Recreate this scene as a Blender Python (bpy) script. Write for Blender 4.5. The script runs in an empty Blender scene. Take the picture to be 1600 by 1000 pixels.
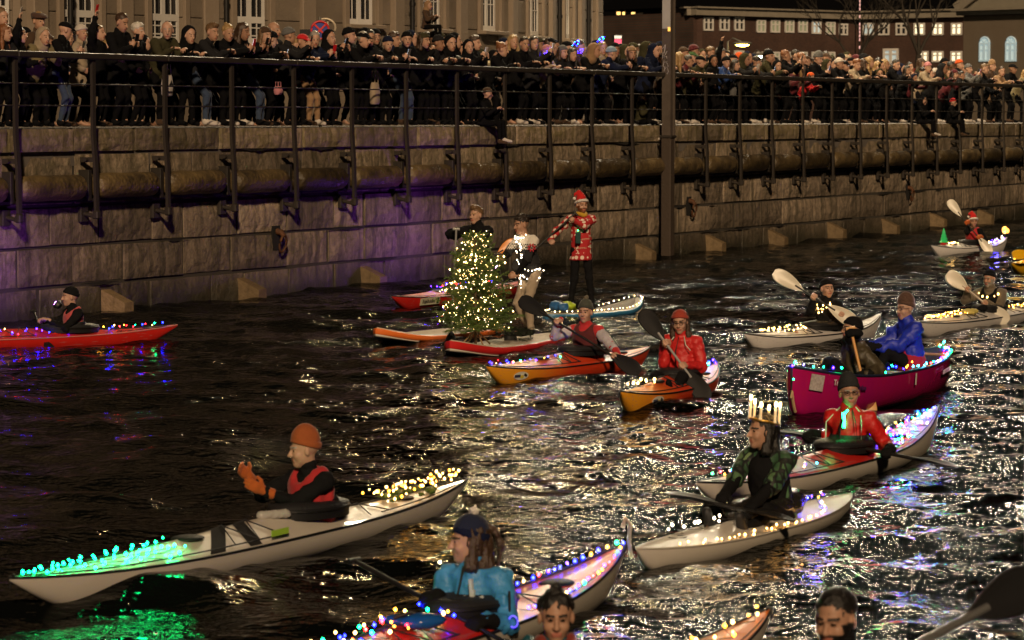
import bpy, bmesh, math, random
import numpy as np
from mathutils import Vector, Matrix, Euler
R = math.radians
random.seed(7)
SC = bpy.context.scene
COL = SC.collection

# ------------------------------------------------------------------ camera
HC = 3.13                       # eye height above the water
FPX = 4600.0                    # focal length in pixels of the 1600 px wide photograph
PITCH = math.atan(315 / FPX)
cam_d = bpy.data.cameras.new('camera')
cam = bpy.data.objects.new('camera', cam_d)
COL.objects.link(cam)
cam.location = (0, 0, HC)
cam.rotation_euler = (math.pi / 2 - PITCH, 0, 0)
cam_d.sensor_width = 36.0
cam_d.lens = 36.0 * FPX / 1600.0
cam_d.clip_start = 0.5
cam_d.clip_end = 2000
cam_d.dof.use_dof = True
cam_d.dof.focus_distance = 40.0
cam_d.dof.aperture_fstop = 5.2
SC.camera = cam

# ------------------------------------------------------------------ night sky
world = bpy.data.worlds.new('World')
SC.world = world
world.use_nodes = True
wn = world.node_tree.nodes
wl = world.node_tree.links
for n in list(wn):
    wn.remove(n)
sky = wn.new('ShaderNodeTexSky')
sky.sky_type = 'NISHITA'
sky.sun_disc = False
sky.sun_elevation = R(-4.0)
sky.sun_rotation = R(200)
bg = wn.new('ShaderNodeBackground')
bg.inputs['Strength'].default_value = 0.15
wo = wn.new('ShaderNodeOutputWorld')
wl.new(sky.outputs['Color'], bg.inputs['Color'])
wl.new(bg.outputs['Background'], wo.inputs['Surface'])

# warm light of the street and bridge lamps behind the photographer
sun_d = bpy.data.lights.new('street_light_glow', 'SUN')
sun_d.energy = 2.5
sun_d.angle = R(3.0)
sun_d.color = (1.0, 0.71, 0.43)
sun = bpy.data.objects.new('street_light_glow', sun_d)
COL.objects.link(sun)
_dir = Vector((-0.05, 0.84, -0.40))           # direction the light travels
sun.rotation_euler = _dir.to_track_quat('-Z', 'Y').to_euler()

SC.view_settings.view_transform = 'Standard'
SC.view_settings.look = 'None'
SC.view_settings.exposure = 0.0
SC.view_settings.gamma = 1.0
SC.view_settings.use_curve_mapping = False
SC.cycles.use_denoising = True
SC.cycles.max_bounces = 6
SC.cycles.diffuse_bounces = 2
SC.cycles.glossy_bounces = 3
SC.cycles.transmission_bounces = 4
SC.cycles.sample_clamp_indirect = 4.0
SC.cycles.sample_clamp_direct = 0.0
SC.cycles.caustics_reflective = False
SC.cycles.caustics_refractive = False
SC.cycles.use_light_tree = True

# ------------------------------------------------------------------ projecting photograph positions into the place
_cp, _sp = math.cos(PITCH), math.sin(PITCH)
def ray(px, py):
    a = (px - 800) / FPX; b = (500 - py) / FPX
    return Vector((a, _cp + b * _sp, -_sp + b * _cp))
def at(px, py, z=0.0):
    d = ray(px, py); t = (z - HC) / d.z
    return Vector((0, 0, HC)) + d * t
def atY(px, py, Y):
    d = ray(px, py); t = Y / d.y
    return Vector((0, 0, HC)) + d * t

# the quay: s runs along the railing, off towards the water
W0 = Vector((-7.82, 44.97, 0)); WU = Vector((.4573, .8893, 0)); WN = Vector((.8893, -.4573, 0))
QZ = HC - 0.16                  # pavement level of the quay
def WP(s, off=0.0, z=0.0):
    return W0 + WU * s + WN * off + Vector((0, 0, z))
def wall_s(px, off=0.0):
    o = W0 + WN * off; k = (px - 800) / FPX
    return (k * o.y - o.x) / (WU.x - k * WU.y)
WALL_ROT = math.atan2(WU.y, WU.x)      # local x along the wall
FACE_ROT = math.atan2(WN.y, WN.x) - math.pi / 2   # local +y towards the water

# ------------------------------------------------------------------ materials
MATS = {}
def mat(name, color, rough=.6, metal=0.0, var=0.0, noise=None, bump=None, coat=0.0, emit=None, spec=.5, sheen=0.0, tint=None):
    """procedural material; var: per-object brightness variation; noise: (scale, amount, second colour); bump: (scale, strength, distance)"""
    if name in MATS:
        return MATS[name]
    m = bpy.data.materials.new(name); MATS[name] = m
    m.use_nodes = True
    nt = m.node_tree; N = nt.nodes; L = nt.links
    b = N['Principled BSDF']
    b.inputs['Roughness'].default_value = rough
    b.inputs['Metallic'].default_value = metal
    b.inputs['Specular IOR Level'].default_value = spec
    b.inputs['Coat Weight'].default_value = coat
    b.inputs['Sheen Weight'].default_value = sheen
    b.inputs['Base Color'].default_value = (*color, 1)
    tc = None
    out = None
    if noise or bump:
        tc = N.new('ShaderNodeTexCoord')
    if noise:
        sc, amt, c2 = noise
        nz = N.new('ShaderNodeTexNoise'); nz.inputs['Scale'].default_value = sc
        nz.inputs['Detail'].default_value = 6; nz.inputs['Roughness'].default_value = .65
        L.new(tc.outputs['Object'], nz.inputs['Vector'])
        mr = N.new('ShaderNodeMapRange'); mr.inputs[1].default_value = .35; mr.inputs[2].default_value = .68
        mr.inputs[3].default_value = 0; mr.inputs[4].default_value = amt
        L.new(nz.outputs[0], mr.inputs[0])
        mx = N.new('ShaderNodeMix'); mx.data_type = 'RGBA'
        mx.inputs[6].default_value = (*color, 1); mx.inputs[7].default_value = (*c2, 1)
        L.new(mr.outputs[0], mx.inputs[0])
        out = mx.outputs[2]
    if var:
        oi = N.new('ShaderNodeObjectInfo')
        mr = N.new('ShaderNodeMapRange'); mr.inputs[3].default_value = 1 - var; mr.inputs[4].default_value = 1 + var
        L.new(oi.outputs['Random'], mr.inputs[0])
        mx = N.new('ShaderNodeVectorMath'); mx.operation = 'SCALE'
        if out: L.new(out, mx.inputs[0])
        else: mx.inputs[0].default_value = color
        L.new(mr.outputs[0], mx.inputs['Scale'])
        out = mx.outputs[0]
    if out: L.new(out, b.inputs['Base Color'])
    if bump:
        sc, st, ds = bump
        nz = N.new('ShaderNodeTexNoise'); nz.inputs['Scale'].default_value = sc; nz.inputs['Detail'].default_value = 5
        L.new(tc.outputs['Object'], nz.inputs['Vector'])
        bp = N.new('ShaderNodeBump'); bp.inputs['Strength'].default_value = st; bp.inputs['Distance'].default_value = ds
        L.new(nz.outputs[0], bp.inputs['Height']); L.new(bp.outputs[0], b.inputs['Normal'])
    if emit:
        b.inputs['Emission Color'].default_value = (*emit[0], 1)
        b.inputs['Emission Strength'].default_value = emit[1]
    return m
def cloth(name, c, rough=.85, bump=(60, .35, .01)):
    dk = max(c) < .05
    return mat('cloth_' + name, c, .95 if dk else rough, bump=bump, noise=(9, .45, tuple(x * .62 for x in c)), sheen=0.0 if dk else .12, spec=.08 if dk else .25)
def shiny_cloth(name, c):
    return mat('shell_' + name, c, .5, bump=(14, .5, .03), noise=(7, .3, tuple(x * .7 for x in c)), spec=.45)
def scuffed(m, c, amt=.5):
    """fine pale scratches along the hull and grime patches"""
    nt = m.node_tree; N = nt.nodes; L = nt.links; b = N['Principled BSDF']; tc = N.new('ShaderNodeTexCoord'); mp = N.new('ShaderNodeMapping'); mp.inputs['Scale'].default_value = (60, 2.2, 60)
    L.new(tc.outputs['Object'], mp.inputs[0]); nz = N.new('ShaderNodeTexNoise'); nz.inputs['Scale'].default_value = 1; nz.inputs['Detail'].default_value = 5; L.new(mp.outputs[0], nz.inputs['Vector'])
    mr = N.new('ShaderNodeMapRange'); mr.inputs[1].default_value = .60; mr.inputs[2].default_value = .66; mr.inputs[4].default_value = amt; L.new(nz.outputs[0], mr.inputs[0])
    src = b.inputs['Base Color'].links[0].from_socket if b.inputs['Base Color'].links else None
    mx = N.new('ShaderNodeMix'); mx.data_type = 'RGBA'; mx.inputs[7].default_value = (*[min(1, x * .5 + .12) for x in c], 1); L.new(mr.outputs[0], mx.inputs[0])
    if src: L.new(src, mx.inputs[6])
    else: mx.inputs[6].default_value = (*c, 1)
    L.new(mx.outputs[2], b.inputs['Base Color']); ad = N.new('ShaderNodeMath'); ad.operation = 'MULTIPLY_ADD'; ad.inputs[1].default_value = .4; ad.inputs[2].default_value = b.inputs['Roughness'].default_value; L.new(mr.outputs[0], ad.inputs[0]); L.new(ad.outputs[0], b.inputs['Roughness'])
    return m
def plastic(name, c, rough=.34):
    if 'plastic_' + name in MATS: return MATS['plastic_' + name]
    return scuffed(mat('plastic_' + name, c, rough, noise=(5, .35, tuple(x * .75 for x in c)), coat=.0, spec=.16, bump=(90, .04, .004)), c)

# ------------------------------------------------------------------ objects
def link(name, data, parent=None, mats=None, loc=None, rot=None):
    o = bpy.data.objects.new(name, data); COL.objects.link(o)
    if parent is not None: o.parent = parent
    if mats is not None and data is not None and len(data.materials) == 0:
        for m in (mats if isinstance(mats, (list, tuple)) else [mats]): data.materials.append(m)
    if loc is not None: o.location = loc
    if rot is not None: o.rotation_euler = rot
    return o
def tag(o, label=None, cat=None, group=None, kind=None):
    if label: o['label'] = label
    if cat: o['category'] = cat
    if group: o['group'] = group
    if kind: o['kind'] = kind
    return o
def thing(name, label, cat, loc=(0, 0, 0), rz=0.0, group=None):
    o = bpy.data.objects.new(name, None); COL.objects.link(o)
    o.location = loc; o.rotation_euler = (0, 0, rz); o.empty_display_size = .2
    return tag(o, label, cat, group)
def copy_tree(o, parent=None):
    c = o.copy(); COL.objects.link(c)
    if parent is not None: c.parent = parent
    for ch in list(o.children): copy_tree(ch, c)
    return c
def mesh_np(name, V, F, fm=None, smooth=True):
    """mesh from arrays; F is an (n, 3) or (n, 4) array or a list of them"""
    me = bpy.data.meshes.new(name)
    Fs = F if isinstance(F, list) else [F]
    me.vertices.add(len(V)); me.vertices.foreach_set('co', np.asarray(V, np.float32).ravel())
    tot = np.concatenate([np.full(len(f), f.shape[1]) for f in Fs]).astype(np.int32)
    idx = np.concatenate([f.ravel() for f in Fs]).astype(np.int32)
    me.loops.add(len(idx)); me.loops.foreach_set('vertex_index', idx)
    me.polygons.add(len(tot)); st = np.concatenate([[0], np.cumsum(tot)[:-1]]).astype(np.int32)
    me.polygons.foreach_set('loop_start', st)
    if fm is not None: me.polygons.foreach_set('material_index', np.asarray(fm, np.int32))
    me.polygons.foreach_set('use_smooth', np.full(len(tot), smooth))
    me.update(calc_edges=True); me.validate()
    return me

class MB:
    """collects shapes into one mesh"""
    def __init__(s): s.v = []; s.f = []; s.m = []; s.cur = 0; s.sm = []
    def add(s, vs, fs, smooth=False):
        o = len(s.v); s.v += [tuple(v) for v in vs]
        for f in fs: s.f.append([i + o for i in f]); s.m.append(s.cur); s.sm.append(smooth)
    def box(s, c, size, M=None, bev=0.0):
        hx, hy, hz = size[0] / 2, size[1] / 2, size[2] / 2
        c = Vector(c)
        if bev > 0:
            bm = bmesh.new(); bmesh.ops.create_cube(bm, size=1)
            for v in bm.verts: v.co = Vector((v.co.x * size[0], v.co.y * size[1], v.co.z * size[2]))
            bmesh.ops.bevel(bm, geom=bm.edges[:], offset=bev, segments=1, affect='EDGES')
            vs = [v.co.copy() for v in bm.verts]; fs = [[v.index for v in f.verts] for f in bm.faces]; bm.free()
        else:
            vs = [Vector((x * hx, y * hy, z * hz)) for x in (-1, 1) for y in (-1, 1) for z in (-1, 1)]
            fs = [(0, 1, 3, 2), (4, 6, 7, 5), (0, 4, 5, 1), (2, 3, 7, 6), (0, 2, 6, 4), (1, 5, 7, 3)]
        if M is not None: vs = [M @ v for v in vs]
        s.add([c + v for v in vs], fs)
    def beam(s, a, b, w, h, up=Vector((0, 0, 1))):
        a = Vector(a); b = Vector(b); d = (b - a).normalized()
        if abs(d.dot(up)) > .98: up = Vector((0, 1, 0))
        x = d.cross(up).normalized(); z = x.cross(d)
        vs = [p + x * (i * w / 2) + z * (j * h / 2) for p in (a, b) for i in (-1, 1) for j in (-1, 1)]
        s.add(vs, [(0, 1, 3, 2), (4, 6, 7, 5), (0, 4, 5, 1), (2, 3, 7, 6), (0, 2, 6, 4), (1, 5, 7, 3)])
    def loft(s, rings, closed=True, caps=True, smooth=True):
        n = len(rings[0]); vs = [p for r in rings for p in r]; fs = []
        for i in range(len(rings) - 1):
            for j in range(n if closed else n - 1):
                k = (j + 1) % n
                fs.append((i * n + j, i * n + k, (i + 1) * n + k, (i + 1) * n + j))
        s.add(vs, fs, smooth)
        if caps and closed:
            s.add(rings[0], [list(range(n))[::-1]]); s.add(rings[-1], [list(range(n))])
    def tube(s, pts, r, n=6, caps=True, smooth=True, flat=1.0):
        pts = [Vector(p) for p in pts]; rings = []
        up = Vector((0, 0, 1))
        for i, p in enumerate(pts):
            d = (pts[min(i + 1, len(pts) - 1)] - pts[max(i - 1, 0)])
            if d.length < 1e-6: d = Vector((0, 0, 1))
            d.normalize()
            u = up if abs(d.dot(up)) < .95 else Vector((1, 0, 0))
            x = d.cross(u).normalized(); z = x.cross(d)
            rr = r[i] if isinstance(r, (list, tuple)) else r
            rings.append([p + x * (math.cos(2 * math.pi * k / n) * rr) + z * (math.sin(2 * math.pi * k / n) * rr * flat) for k in range(n)])
        s.loft(rings, True, caps, smooth)
    def ell(s, c, r, n=10, m=7, M=None):
        c = Vector(c); rings = []
        if not isinstance(r, (tuple, list)): r = (r, r, r)
        for i in range(m + 1):
            a = -math.pi / 2 + math.pi * i / m
            ca = max(math.cos(a), 1e-3); row = []
            for k in range(n):
                v = Vector((r[0] * ca * math.cos(2 * math.pi * k / n), r[1] * ca * math.sin(2 * math.pi * k / n), r[2] * math.sin(a)))
                if M is not None: v = M @ v
                row.append(c + v)
            rings.append(row)
        s.loft(rings, True, True, True)
    def octa(s, c, r):
        x, y, z = c
        s.add([(x + r, y, z), (x, y + r, z), (x - r, y, z), (x, y - r, z), (x, y, z + r * 1.3), (x, y, z - r * 1.3)],
              [(0, 1, 4), (1, 2, 4), (2, 3, 4), (3, 0, 4), (1, 0, 5), (2, 1, 5), (3, 2, 5), (0, 3, 5)], True)
    def prism(s, poly, y0, y1, M=None):
        """polygon given in x-z, extruded in y"""
        n = len(poly); vs = [Vector((x, y, z)) for y in (y0, y1) for x, z in poly]
        if M is not None: vs = [M @ v for v in vs]
        s.add(vs, [list(range(n)), list(range(n, 2 * n))[::-1]] + [(j, j + n, (j + 1) % n + n, (j + 1) % n) for j in range(n)])
    def mesh(s, name):
        me = bpy.data.meshes.new(name); me.from_pydata(s.v, [], s.f); me.validate()
        if len(me.polygons) == len(s.m):
            me.polygons.foreach_set('material_index', s.m); me.polygons.foreach_set('use_smooth', s.sm)
        bm = bmesh.new(); bm.from_mesh(me); bmesh.ops.recalc_face_normals(bm, faces=bm.faces[:]); bm.to_mesh(me); bm.free()
        me.update(); return me
    def build(s, name, mats, parent=None, loc=None, rot=None):
        return link(name, s.mesh(name), parent, mats, loc, rot)
def text_mesh(body, size, mats, depth=.002, spacing=1.0, bold=0.0):
    cu = bpy.data.curves.new('lettering', 'FONT'); cu.body = body; cu.size = size; cu.extrude = depth
    cu.align_x = 'CENTER'; cu.align_y = 'CENTER'; cu.space_character = spacing; cu.offset = bold
    cu.resolution_u = 2
    o = bpy.data.objects.new('lettering', cu); COL.objects.link(o)
    dg = bpy.context.evaluated_depsgraph_get()
    me = bpy.data.meshes.new_from_object(o.evaluated_get(dg)); bpy.data.objects.remove(o); bpy.data.curves.remove(cu)
    me.materials.clear(); me.materials.append(mats)
    return me
# ================================================================== THE SETTING
# ------------------------------------------------------------------ water
def water_heights(X, Y):
    rng = np.random.RandomState(3)
    Z = np.zeros_like(X)
    for i in range(64):
        lam = .26 * (13.0 ** (i / 63.0))                       # 0.26 m to 3.4 m
        th = rng.normal(-1.2, .95)
        k = 2 * math.pi / lam
        amp = .0102 * lam ** .72 * rng.uniform(.6, 1.3) * .62
        # groups of waves: slow modulation so that calm and choppy patches alternate
        ph = rng.uniform(0, 6.28)
        g = .55 + .45 * np.sin(X * rng.uniform(.15, .6) + Y * rng.uniform(.1, .35) + rng.uniform(0, 6.28))
        Z += amp * g * np.sin(k * (X * math.cos(th) + Y * math.sin(th)) + ph)
    return Z
def axis(segs):
    out = [segs[0][0]]
    for a, b, st in segs:
        n = max(1, int(round((b - a) / st)))
        out += list(a + (b - a) * (np.arange(n) + 1) / n)
    return np.array(out)
wx = axis([(-40, -9, 1.0), (-9, -4, .11), (-4, 7, .062), (7, 18, .12), (18, 60, 1.5)])
wy = axis([(-12, 12, 1.5), (12, 24, .045), (24, 36, .07), (36, 60, .13), (60, 95, .3), (95, 170, 3)])
GX, GY = np.meshgrid(wx, wy, indexing='ij')
GZ = water_heights(GX, GY)
V = np.stack([GX, GY, GZ], -1).reshape(-1, 3)
nx, ny = len(wx), len(wy)
ii, jj = np.meshgrid(np.arange(nx - 1), np.arange(ny - 1), indexing='ij')
q = (ii * ny + jj).ravel()
me = mesh_np('water', V, np.stack([q, q + ny, q + ny + 1, q + 1], -1))
mw = bpy.data.materials.new('canal_water'); mw.use_nodes = True
nt = mw.node_tree; N = nt.nodes; L = nt.links; b = N['Principled BSDF']
b.inputs['Base Color'].default_value = (.0035, .0042, .0038, 1)
b.inputs['Roughness'].default_value = .045
b.inputs['IOR'].default_value = 1.333
b.inputs['Specular IOR Level'].default_value = .035
tc = N.new('ShaderNodeTexCoord')
mp = N.new('ShaderNodeMapping'); mp.inputs['Scale'].default_value = (1, 1.3, 1); mp.inputs['Rotation'].default_value = (0, 0, .35)
L.new(tc.outputs['Object'], mp.inputs['Vector'])
n1 = N.new('ShaderNodeTexNoise'); n1.inputs['Scale'].default_value = 7.5; n1.inputs['Detail'].default_value = 2.5; n1.inputs['Roughness'].default_value = .5
L.new(mp.outputs[0], n1.inputs['Vector'])
n2 = N.new('ShaderNodeTexNoise'); n2.inputs['Scale'].default_value = .42; n2.inputs['Detail'].default_value = 3; L.new(mp.outputs[0], n2.inputs['Vector'])
r2 = N.new('ShaderNodeMapRange'); r2.inputs[1].default_value = .36; r2.inputs[2].default_value = .62; r2.inputs[3].default_value = .32; r2.inputs[4].default_value = 1.2; L.new(n2.outputs[0], r2.inputs[0])
bp = N.new('ShaderNodeBump'); L.new(r2.outputs[0], bp.inputs['Strength']); bp.inputs['Distance'].default_value = .036
L.new(n1.outputs[0], bp.inputs['Height']); L.new(bp.outputs[0], b.inputs['Normal'])
tag(link('water', me, None, mw), kind='structure')
bed = MB(); bed.box((20, 60, -2.2), (200, 240, .4)); tag(bed.build('canal_bed', mat('mud', (.02, .018, .014), .9)), kind='structure')

# ------------------------------------------------------------------ quay pavement
pave = mat('granite_paving', (.16, .14, .12), .75, noise=(3, .6, (.09, .08, .07)), bump=(25, .3, .01))
pv = MB()
c = [WP(-30, -.30, QZ), WP(110, -.30, QZ), WP(110, -260, QZ), WP(-30, -260, QZ)]
pv.add(c + [v - Vector((0, 0, .6)) for v in c], [(0, 1, 2, 3), (4, 7, 6, 5), (0, 4, 5, 1), (1, 5, 6, 2), (2, 6, 7, 3), (3, 7, 4, 0)])
tag(pv.build('pavement', pave), kind='structure')

# ------------------------------------------------------------------ quay wall of big granite blocks
def stone_material():
    m = bpy.data.materials.new('quay_granite'); m.use_nodes = True
    nt = m.node_tree; N = nt.nodes; L = nt.links; b = N['Principled BSDF']
    tc = N.new('ShaderNodeTexCoord'); geo = N.new('ShaderNodeNewGeometry'); oi = N.new('ShaderNodeObjectInfo')
    def noise(scale, det, vec, rough=.6):
        n = N.new('ShaderNodeTexNoise'); n.inputs['Scale'].default_value = scale; n.inputs['Detail'].default_value = det
        n.inputs['Roughness'].default_value = rough; L.new(vec, n.inputs['Vector']); return n.outputs[0]
    def rng(src, a, b_, c=0, d=1):
        r = N.new('ShaderNodeMapRange'); r.inputs[1].default_value = a; r.inputs[2].default_value = b_
        r.inputs[3].default_value = c; r.inputs[4].default_value = d; L.new(src, r.inputs[0]); return r.outputs[0]
    def mix(f, a, b_, mode='MIX'):
        x = N.new('ShaderNodeMix'); x.data_type = 'RGBA'; x.blend_type = mode
        for s_, k in ((f, 0), (a, 6), (b_, 7)):
            if isinstance(s_, (float, int)): x.inputs[k].default_value = s_
            elif isinstance(s_, tuple): x.inputs[k].default_value = (*s_, 1)
            else: L.new(s_, x.inputs[k])
        return x.outputs[2]
    P = geo.outputs['Position']
    big = noise(1.3, 6, P); mid = noise(7, 8, P); fine = noise(70, 6, P, .7)
    c = mix(rng(big, .3, .7), (.31, .235, .165), (.42, .32, .22))
    c = mix(rng(mid, .40, .62, 0, .85), c, (.15, .12, .085))
    big2 = noise(.55, 5, P); c = mix(rng(big2, .45, .62, 0, .6), c, (.18, .135, .09))
    c = mix(rng(noise(3.2, 10, P, .75), .56, .60, 0, .55), c, (.05, .045, .035))
    c = mix(rng(fine, .45, .75, 0, .45), c, (.42, .36, .29))
    # streaks running down from the coping
    mp = N.new('ShaderNodeMapping'); mp.inputs['Scale'].default_value = (5.5, 5.5, .35); L.new(P, mp.inputs['Vector'])
    st = noise(1.0, 5, mp.outputs[0], .7)
    c = mix(rng(st, .48, .62, 0, .8), c, (.09, .075, .045))
    c = mix(rng(st, .42, .3, 0, .4), c, (.40, .35, .27))
    # algae, wetness and painted light falloff near the water, moss on the top course
    sep = N.new('ShaderNodeSeparateXYZ'); L.new(P, sep.inputs[0])
    wob = N.new('ShaderNodeMath'); wob.operation = 'MULTIPLY_ADD'; L.new(big, wob.inputs[0]); wob.inputs[1].default_value = .7; L.new(sep.outputs['Z'], wob.inputs[2])
    wet_falloff = rng(wob.outputs[0], .45, 1.05, 1, 0)
    c = mix(wet_falloff, c, (.055, .05, .034))
    moss = rng(wob.outputs[0], 2.5, 3.3, 0, .55)
    mossn = N.new('ShaderNodeMath'); mossn.operation = 'MULTIPLY'; L.new(moss, mossn.inputs[0]); L.new(rng(mid, .4, .6), mossn.inputs[1])
    c = mix(mossn.outputs[0], c, (.20, .165, .045))
    vs = N.new('ShaderNodeVectorMath'); vs.operation = 'SCALE'; L.new(c, vs.inputs[0]); L.new(rng(oi.outputs['Random'], 0, 1, .55, 1.25), vs.inputs['Scale'])
    L.new(vs.outputs[0], b.inputs['Base Color'])
    L.new(rng(wet_falloff, 0, 1, .72, .32), b.inputs['Roughness'])
    h = N.new('ShaderNodeMath'); h.operation = 'ADD'; L.new(mid, h.inputs[0]); L.new(rng(fine, 0, 1, 0, .25), h.inputs[1])
    bp = N.new('ShaderNodeBump'); bp.inputs['Strength'].default_value = .9; bp.inputs['Distance'].default_value = .07
    L.new(h.outputs[0], bp.inputs['Height']); L.new(bp.outputs[0], b.inputs['Normal'])
    return m
STONE = stone_material()
def stone_mesh(seed):
    """unit block with worn front edges: x 0..1, front face towards +y, z 0..1"""
    r = random.Random(seed); m = MB(); nx_, nz_ = 5, 3
    pts = []
    for j in range(nz_ + 1):
        for i in range(nx_ + 1):
            u, v = i / nx_, j / nz_
            edge = (i in (0, nx_)) + (j in (0, nz_))
            uu = min(max(u, .012), .988) + (r.uniform(-.008, .008) if i in (0, nx_) else r.uniform(-.04, .04))
            vv = min(max(v, .02), .98) + (r.uniform(-.012, .004) * (1 if j else -1) if j in (0, nz_) else r.uniform(-.04, .04))
            pts.append(Vector((uu, (-.022 if edge else r.uniform(-.004, .018)), vv)))
    idx = lambda i, j: j * (nx_ + 1) + i
    fs = [(idx(i, j), idx(i + 1, j), idx(i + 1, j + 1), idx(i, j + 1)) for j in range(nz_) for i in range(nx_)]
    m.add(pts, fs)
    loop = [idx(i, 0) for i in range(nx_)] + [idx(nx_, j) for j in range(nz_)] + [idx(i, nz_) for i in range(nx_, 0, -1)] + [idx(0, j) for j in range(nz_, 0, -1)]
    n = len(loop); base = [pts[k].copy() for k in loop]; back = [Vector((p.x, -.35, p.z)) for p in base]
    m.add(base + back, [(k, (k + 1) % n, (k + 1) % n + n, k + n) for k in range(n)])
    return m.mesh('stone')
SM = [stone_mesh(i) for i in range(9)]
for s_ in SM: s_.materials.append(STONE)
WF = -.27                                                   # plane of the wall face behind the railing
wall = thing('quay_wall', 'weathered granite quay wall rising out of the canal below the crowd', 'wall', WP(0, WF, 0), WALL_ROT)
S0, S1 = -6.0, 58.0
rs = random.Random(5)
courses = [(-.65, .47, .9, 1.9, 0), (.47, 1.10, .8, 2.0, 0), (1.10, 1.74, .9, 2.1, .0), (1.74, 2.59, 1.2, 2.2, .0), (2.59, QZ + .004, 1.6, 2.8, .05)]
for (z0, z1, wa, wb, proud) in courses:
    s = S0 - rs.random()
    while s < S1:
        w = rs.uniform(wa, wb) * (1 if s < 30 else 1.25)
        o = link('coping_stone' if proud else 'stone', SM[rs.randrange(9)], wall)
        # local x runs along the wall, local -y faces the water
        dz = rs.uniform(-.006, .006) if not proud else 0
        o.matrix_local = Matrix.Translation((s + .012, -proud + rs.uniform(-.028, .016), z0 + .010 + dz)) @ Matrix.Rotation(rs.uniform(-.006, .006), 4, 'Y') @ \
            Matrix.Diagonal((w - .026, -1, z1 - z0 - (.028 if not proud else .012), 1))
        s += w
mo = MB(); mo.box(((S0 + S1) / 2, .25, (QZ - 1.2) / 2 - .35), (S1 - S0 + 4, .42, QZ + 1.1 - .05))
mo.build('mortar_core', mat('dark_mortar', (.05, .043, .033), .9, bump=(30, .5, .02)), wall)
for k in range(46):
    s_ = rs.uniform(S0, 50); zz = rs.choice((.47, 1.10, 1.74, 2.59)); w_ = rs.uniform(.3, 1.5)
    m_ = MB(); n_ = 7; top = [Vector((s_ + w_ * i / n_, -.028, zz + rs.uniform(.008, .035) * math.sin(math.pi * (i + .5) / (n_ + 1)))) for i in range(n_ + 1)]; bot = [Vector((s_ + w_ * i / n_, -.028, zz - rs.uniform(.008, .05) * math.sin(math.pi * (i + .5) / (n_ + 1)))) for i in range(n_ + 1)]
    m_.loft([top, bot], closed=False, caps=False, smooth=False); m_.build('open_joint', mat('open_joint_dark', (.012, .010, .008), .95), wall)
# mooring rings in recesses, iron
IRON = mat('rusty_iron', (.075, .035, .018), .75, metal=.3, noise=(18, .8, (.16, .06, .02)), bump=(50, .5, .01))
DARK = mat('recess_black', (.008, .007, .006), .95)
for (px, py) in ((430, 372), (1075, 322), (1417, 300)):
    s = wall_s(px, WF); P = WP(s, WF, 0); z = atY(px, py, P.y).z
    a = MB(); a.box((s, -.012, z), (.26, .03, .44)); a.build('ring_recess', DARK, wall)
    r_ = MB(); r_.tube([(s + .02, -.02, z + .12), (s + .02, -.12, z + .10), (s + .02, -.17, z + .03)], [.06, .055, .045], 8)
    r_.tube([(s + .02 + .11 * math.sin(t), -.15 + .03 * math.cos(t), z - .10 - .15 * math.cos(t)) for t in np.linspace(0, 2 * math.pi, 17)], .023, 6, caps=False)
    r_.build('mooring_ring', IRON, wall)
# timber blocks at the water line
TIMBER = mat('wet_timber', (.24, .17, .09), .6, noise=(9, .8, (.11, .075, .035)), bump=(30, .7, .02), var=.2)
tb = MB(); Mt = Matrix(((0, 1, 0, 0), (-1, 0, 0, 0), (0, 0, 1, 0), (0, 0, 0, 1)))
tb.prism([(-.10, .34), (.40, .12), (.40, -.55), (-.10, -.55)], -.13, .13, Mt)
tbm = tb.mesh('timber_block'); tbm.materials.append(TIMBER)
for (px, py) in ((183, 470), (393, 450), (583, 430), (1008, 392), (1118, 378), (1216, 370), (1308, 358), (1392, 352), (1466, 342), (1540, 336)):
    s = wall_s(px, WF + .2); P = WP(s, WF + .2, 0); z = atY(px, py, P.y).z
    o = link('timber_block', tbm, wall); o.matrix_local = Matrix.Translation((s, -.02, z - .14))

# ------------------------------------------------------------------ railing with its bowed posts, fenders between them
RAILM = mat('painted_steel', (.04, .034, .028), .5, metal=.2, noise=(14, .7, (.035, .028, .022)), bump=(40, .4, .008))
rail = thing('quay_railing', 'dark steel railing with a broad top rail along the whole quay', 'railing', WP(0, 0, 0), WALL_ROT)
PS = [.42 + 2.045 * k for k in range(-2, 29)]
RZ = QZ + 1.15
zb = QZ - 1.42
pm = MB()
path = [(0, .0, RZ - .06), (0, .0, QZ - .1), (0, -.04, QZ - .62), (0, -.05, zb + .1), (0, .02, zb)]
for a_, b_ in zip(path[:-1], path[1:]): pm.beam(a_, (b_[0], b_[1], b_[2] - .004), .085, .05, Vector((0, 1, 0)))
pm.tube([(0, .0, zb + .02), (0, .26, zb + .06)], .035, 8)
pm.box((0, .22, zb + .05), (.20, .07, .26), bev=.01)
pm.box((0, -.05, zb + .04), (.12, .1, .14), bev=.02)
pm.tube([(-.10, .10, QZ - .5), (.10, .10, QZ - .5)], .03, 6); pm.box((0, .12, QZ - .5), (.05, .26, .08))
pmesh = pm.mesh('post'); pmesh.materials.append(RAILM)
for k, s in enumerate(PS):
    if k == 14: continue
    link('post', pmesh, rail, loc=(s, 0, 0))
for k in range(0, len(PS) - 1, 2):
    tr = MB(); a_, b_ = PS[k], PS[min(k + 2, len(PS) - 1)]
    tr.box(((a_ + b_) / 2, .0, RZ), (b_ - a_ - .006, .16, .10), bev=.012)
    tr.build('top_rail', RAILM, rail)
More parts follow.
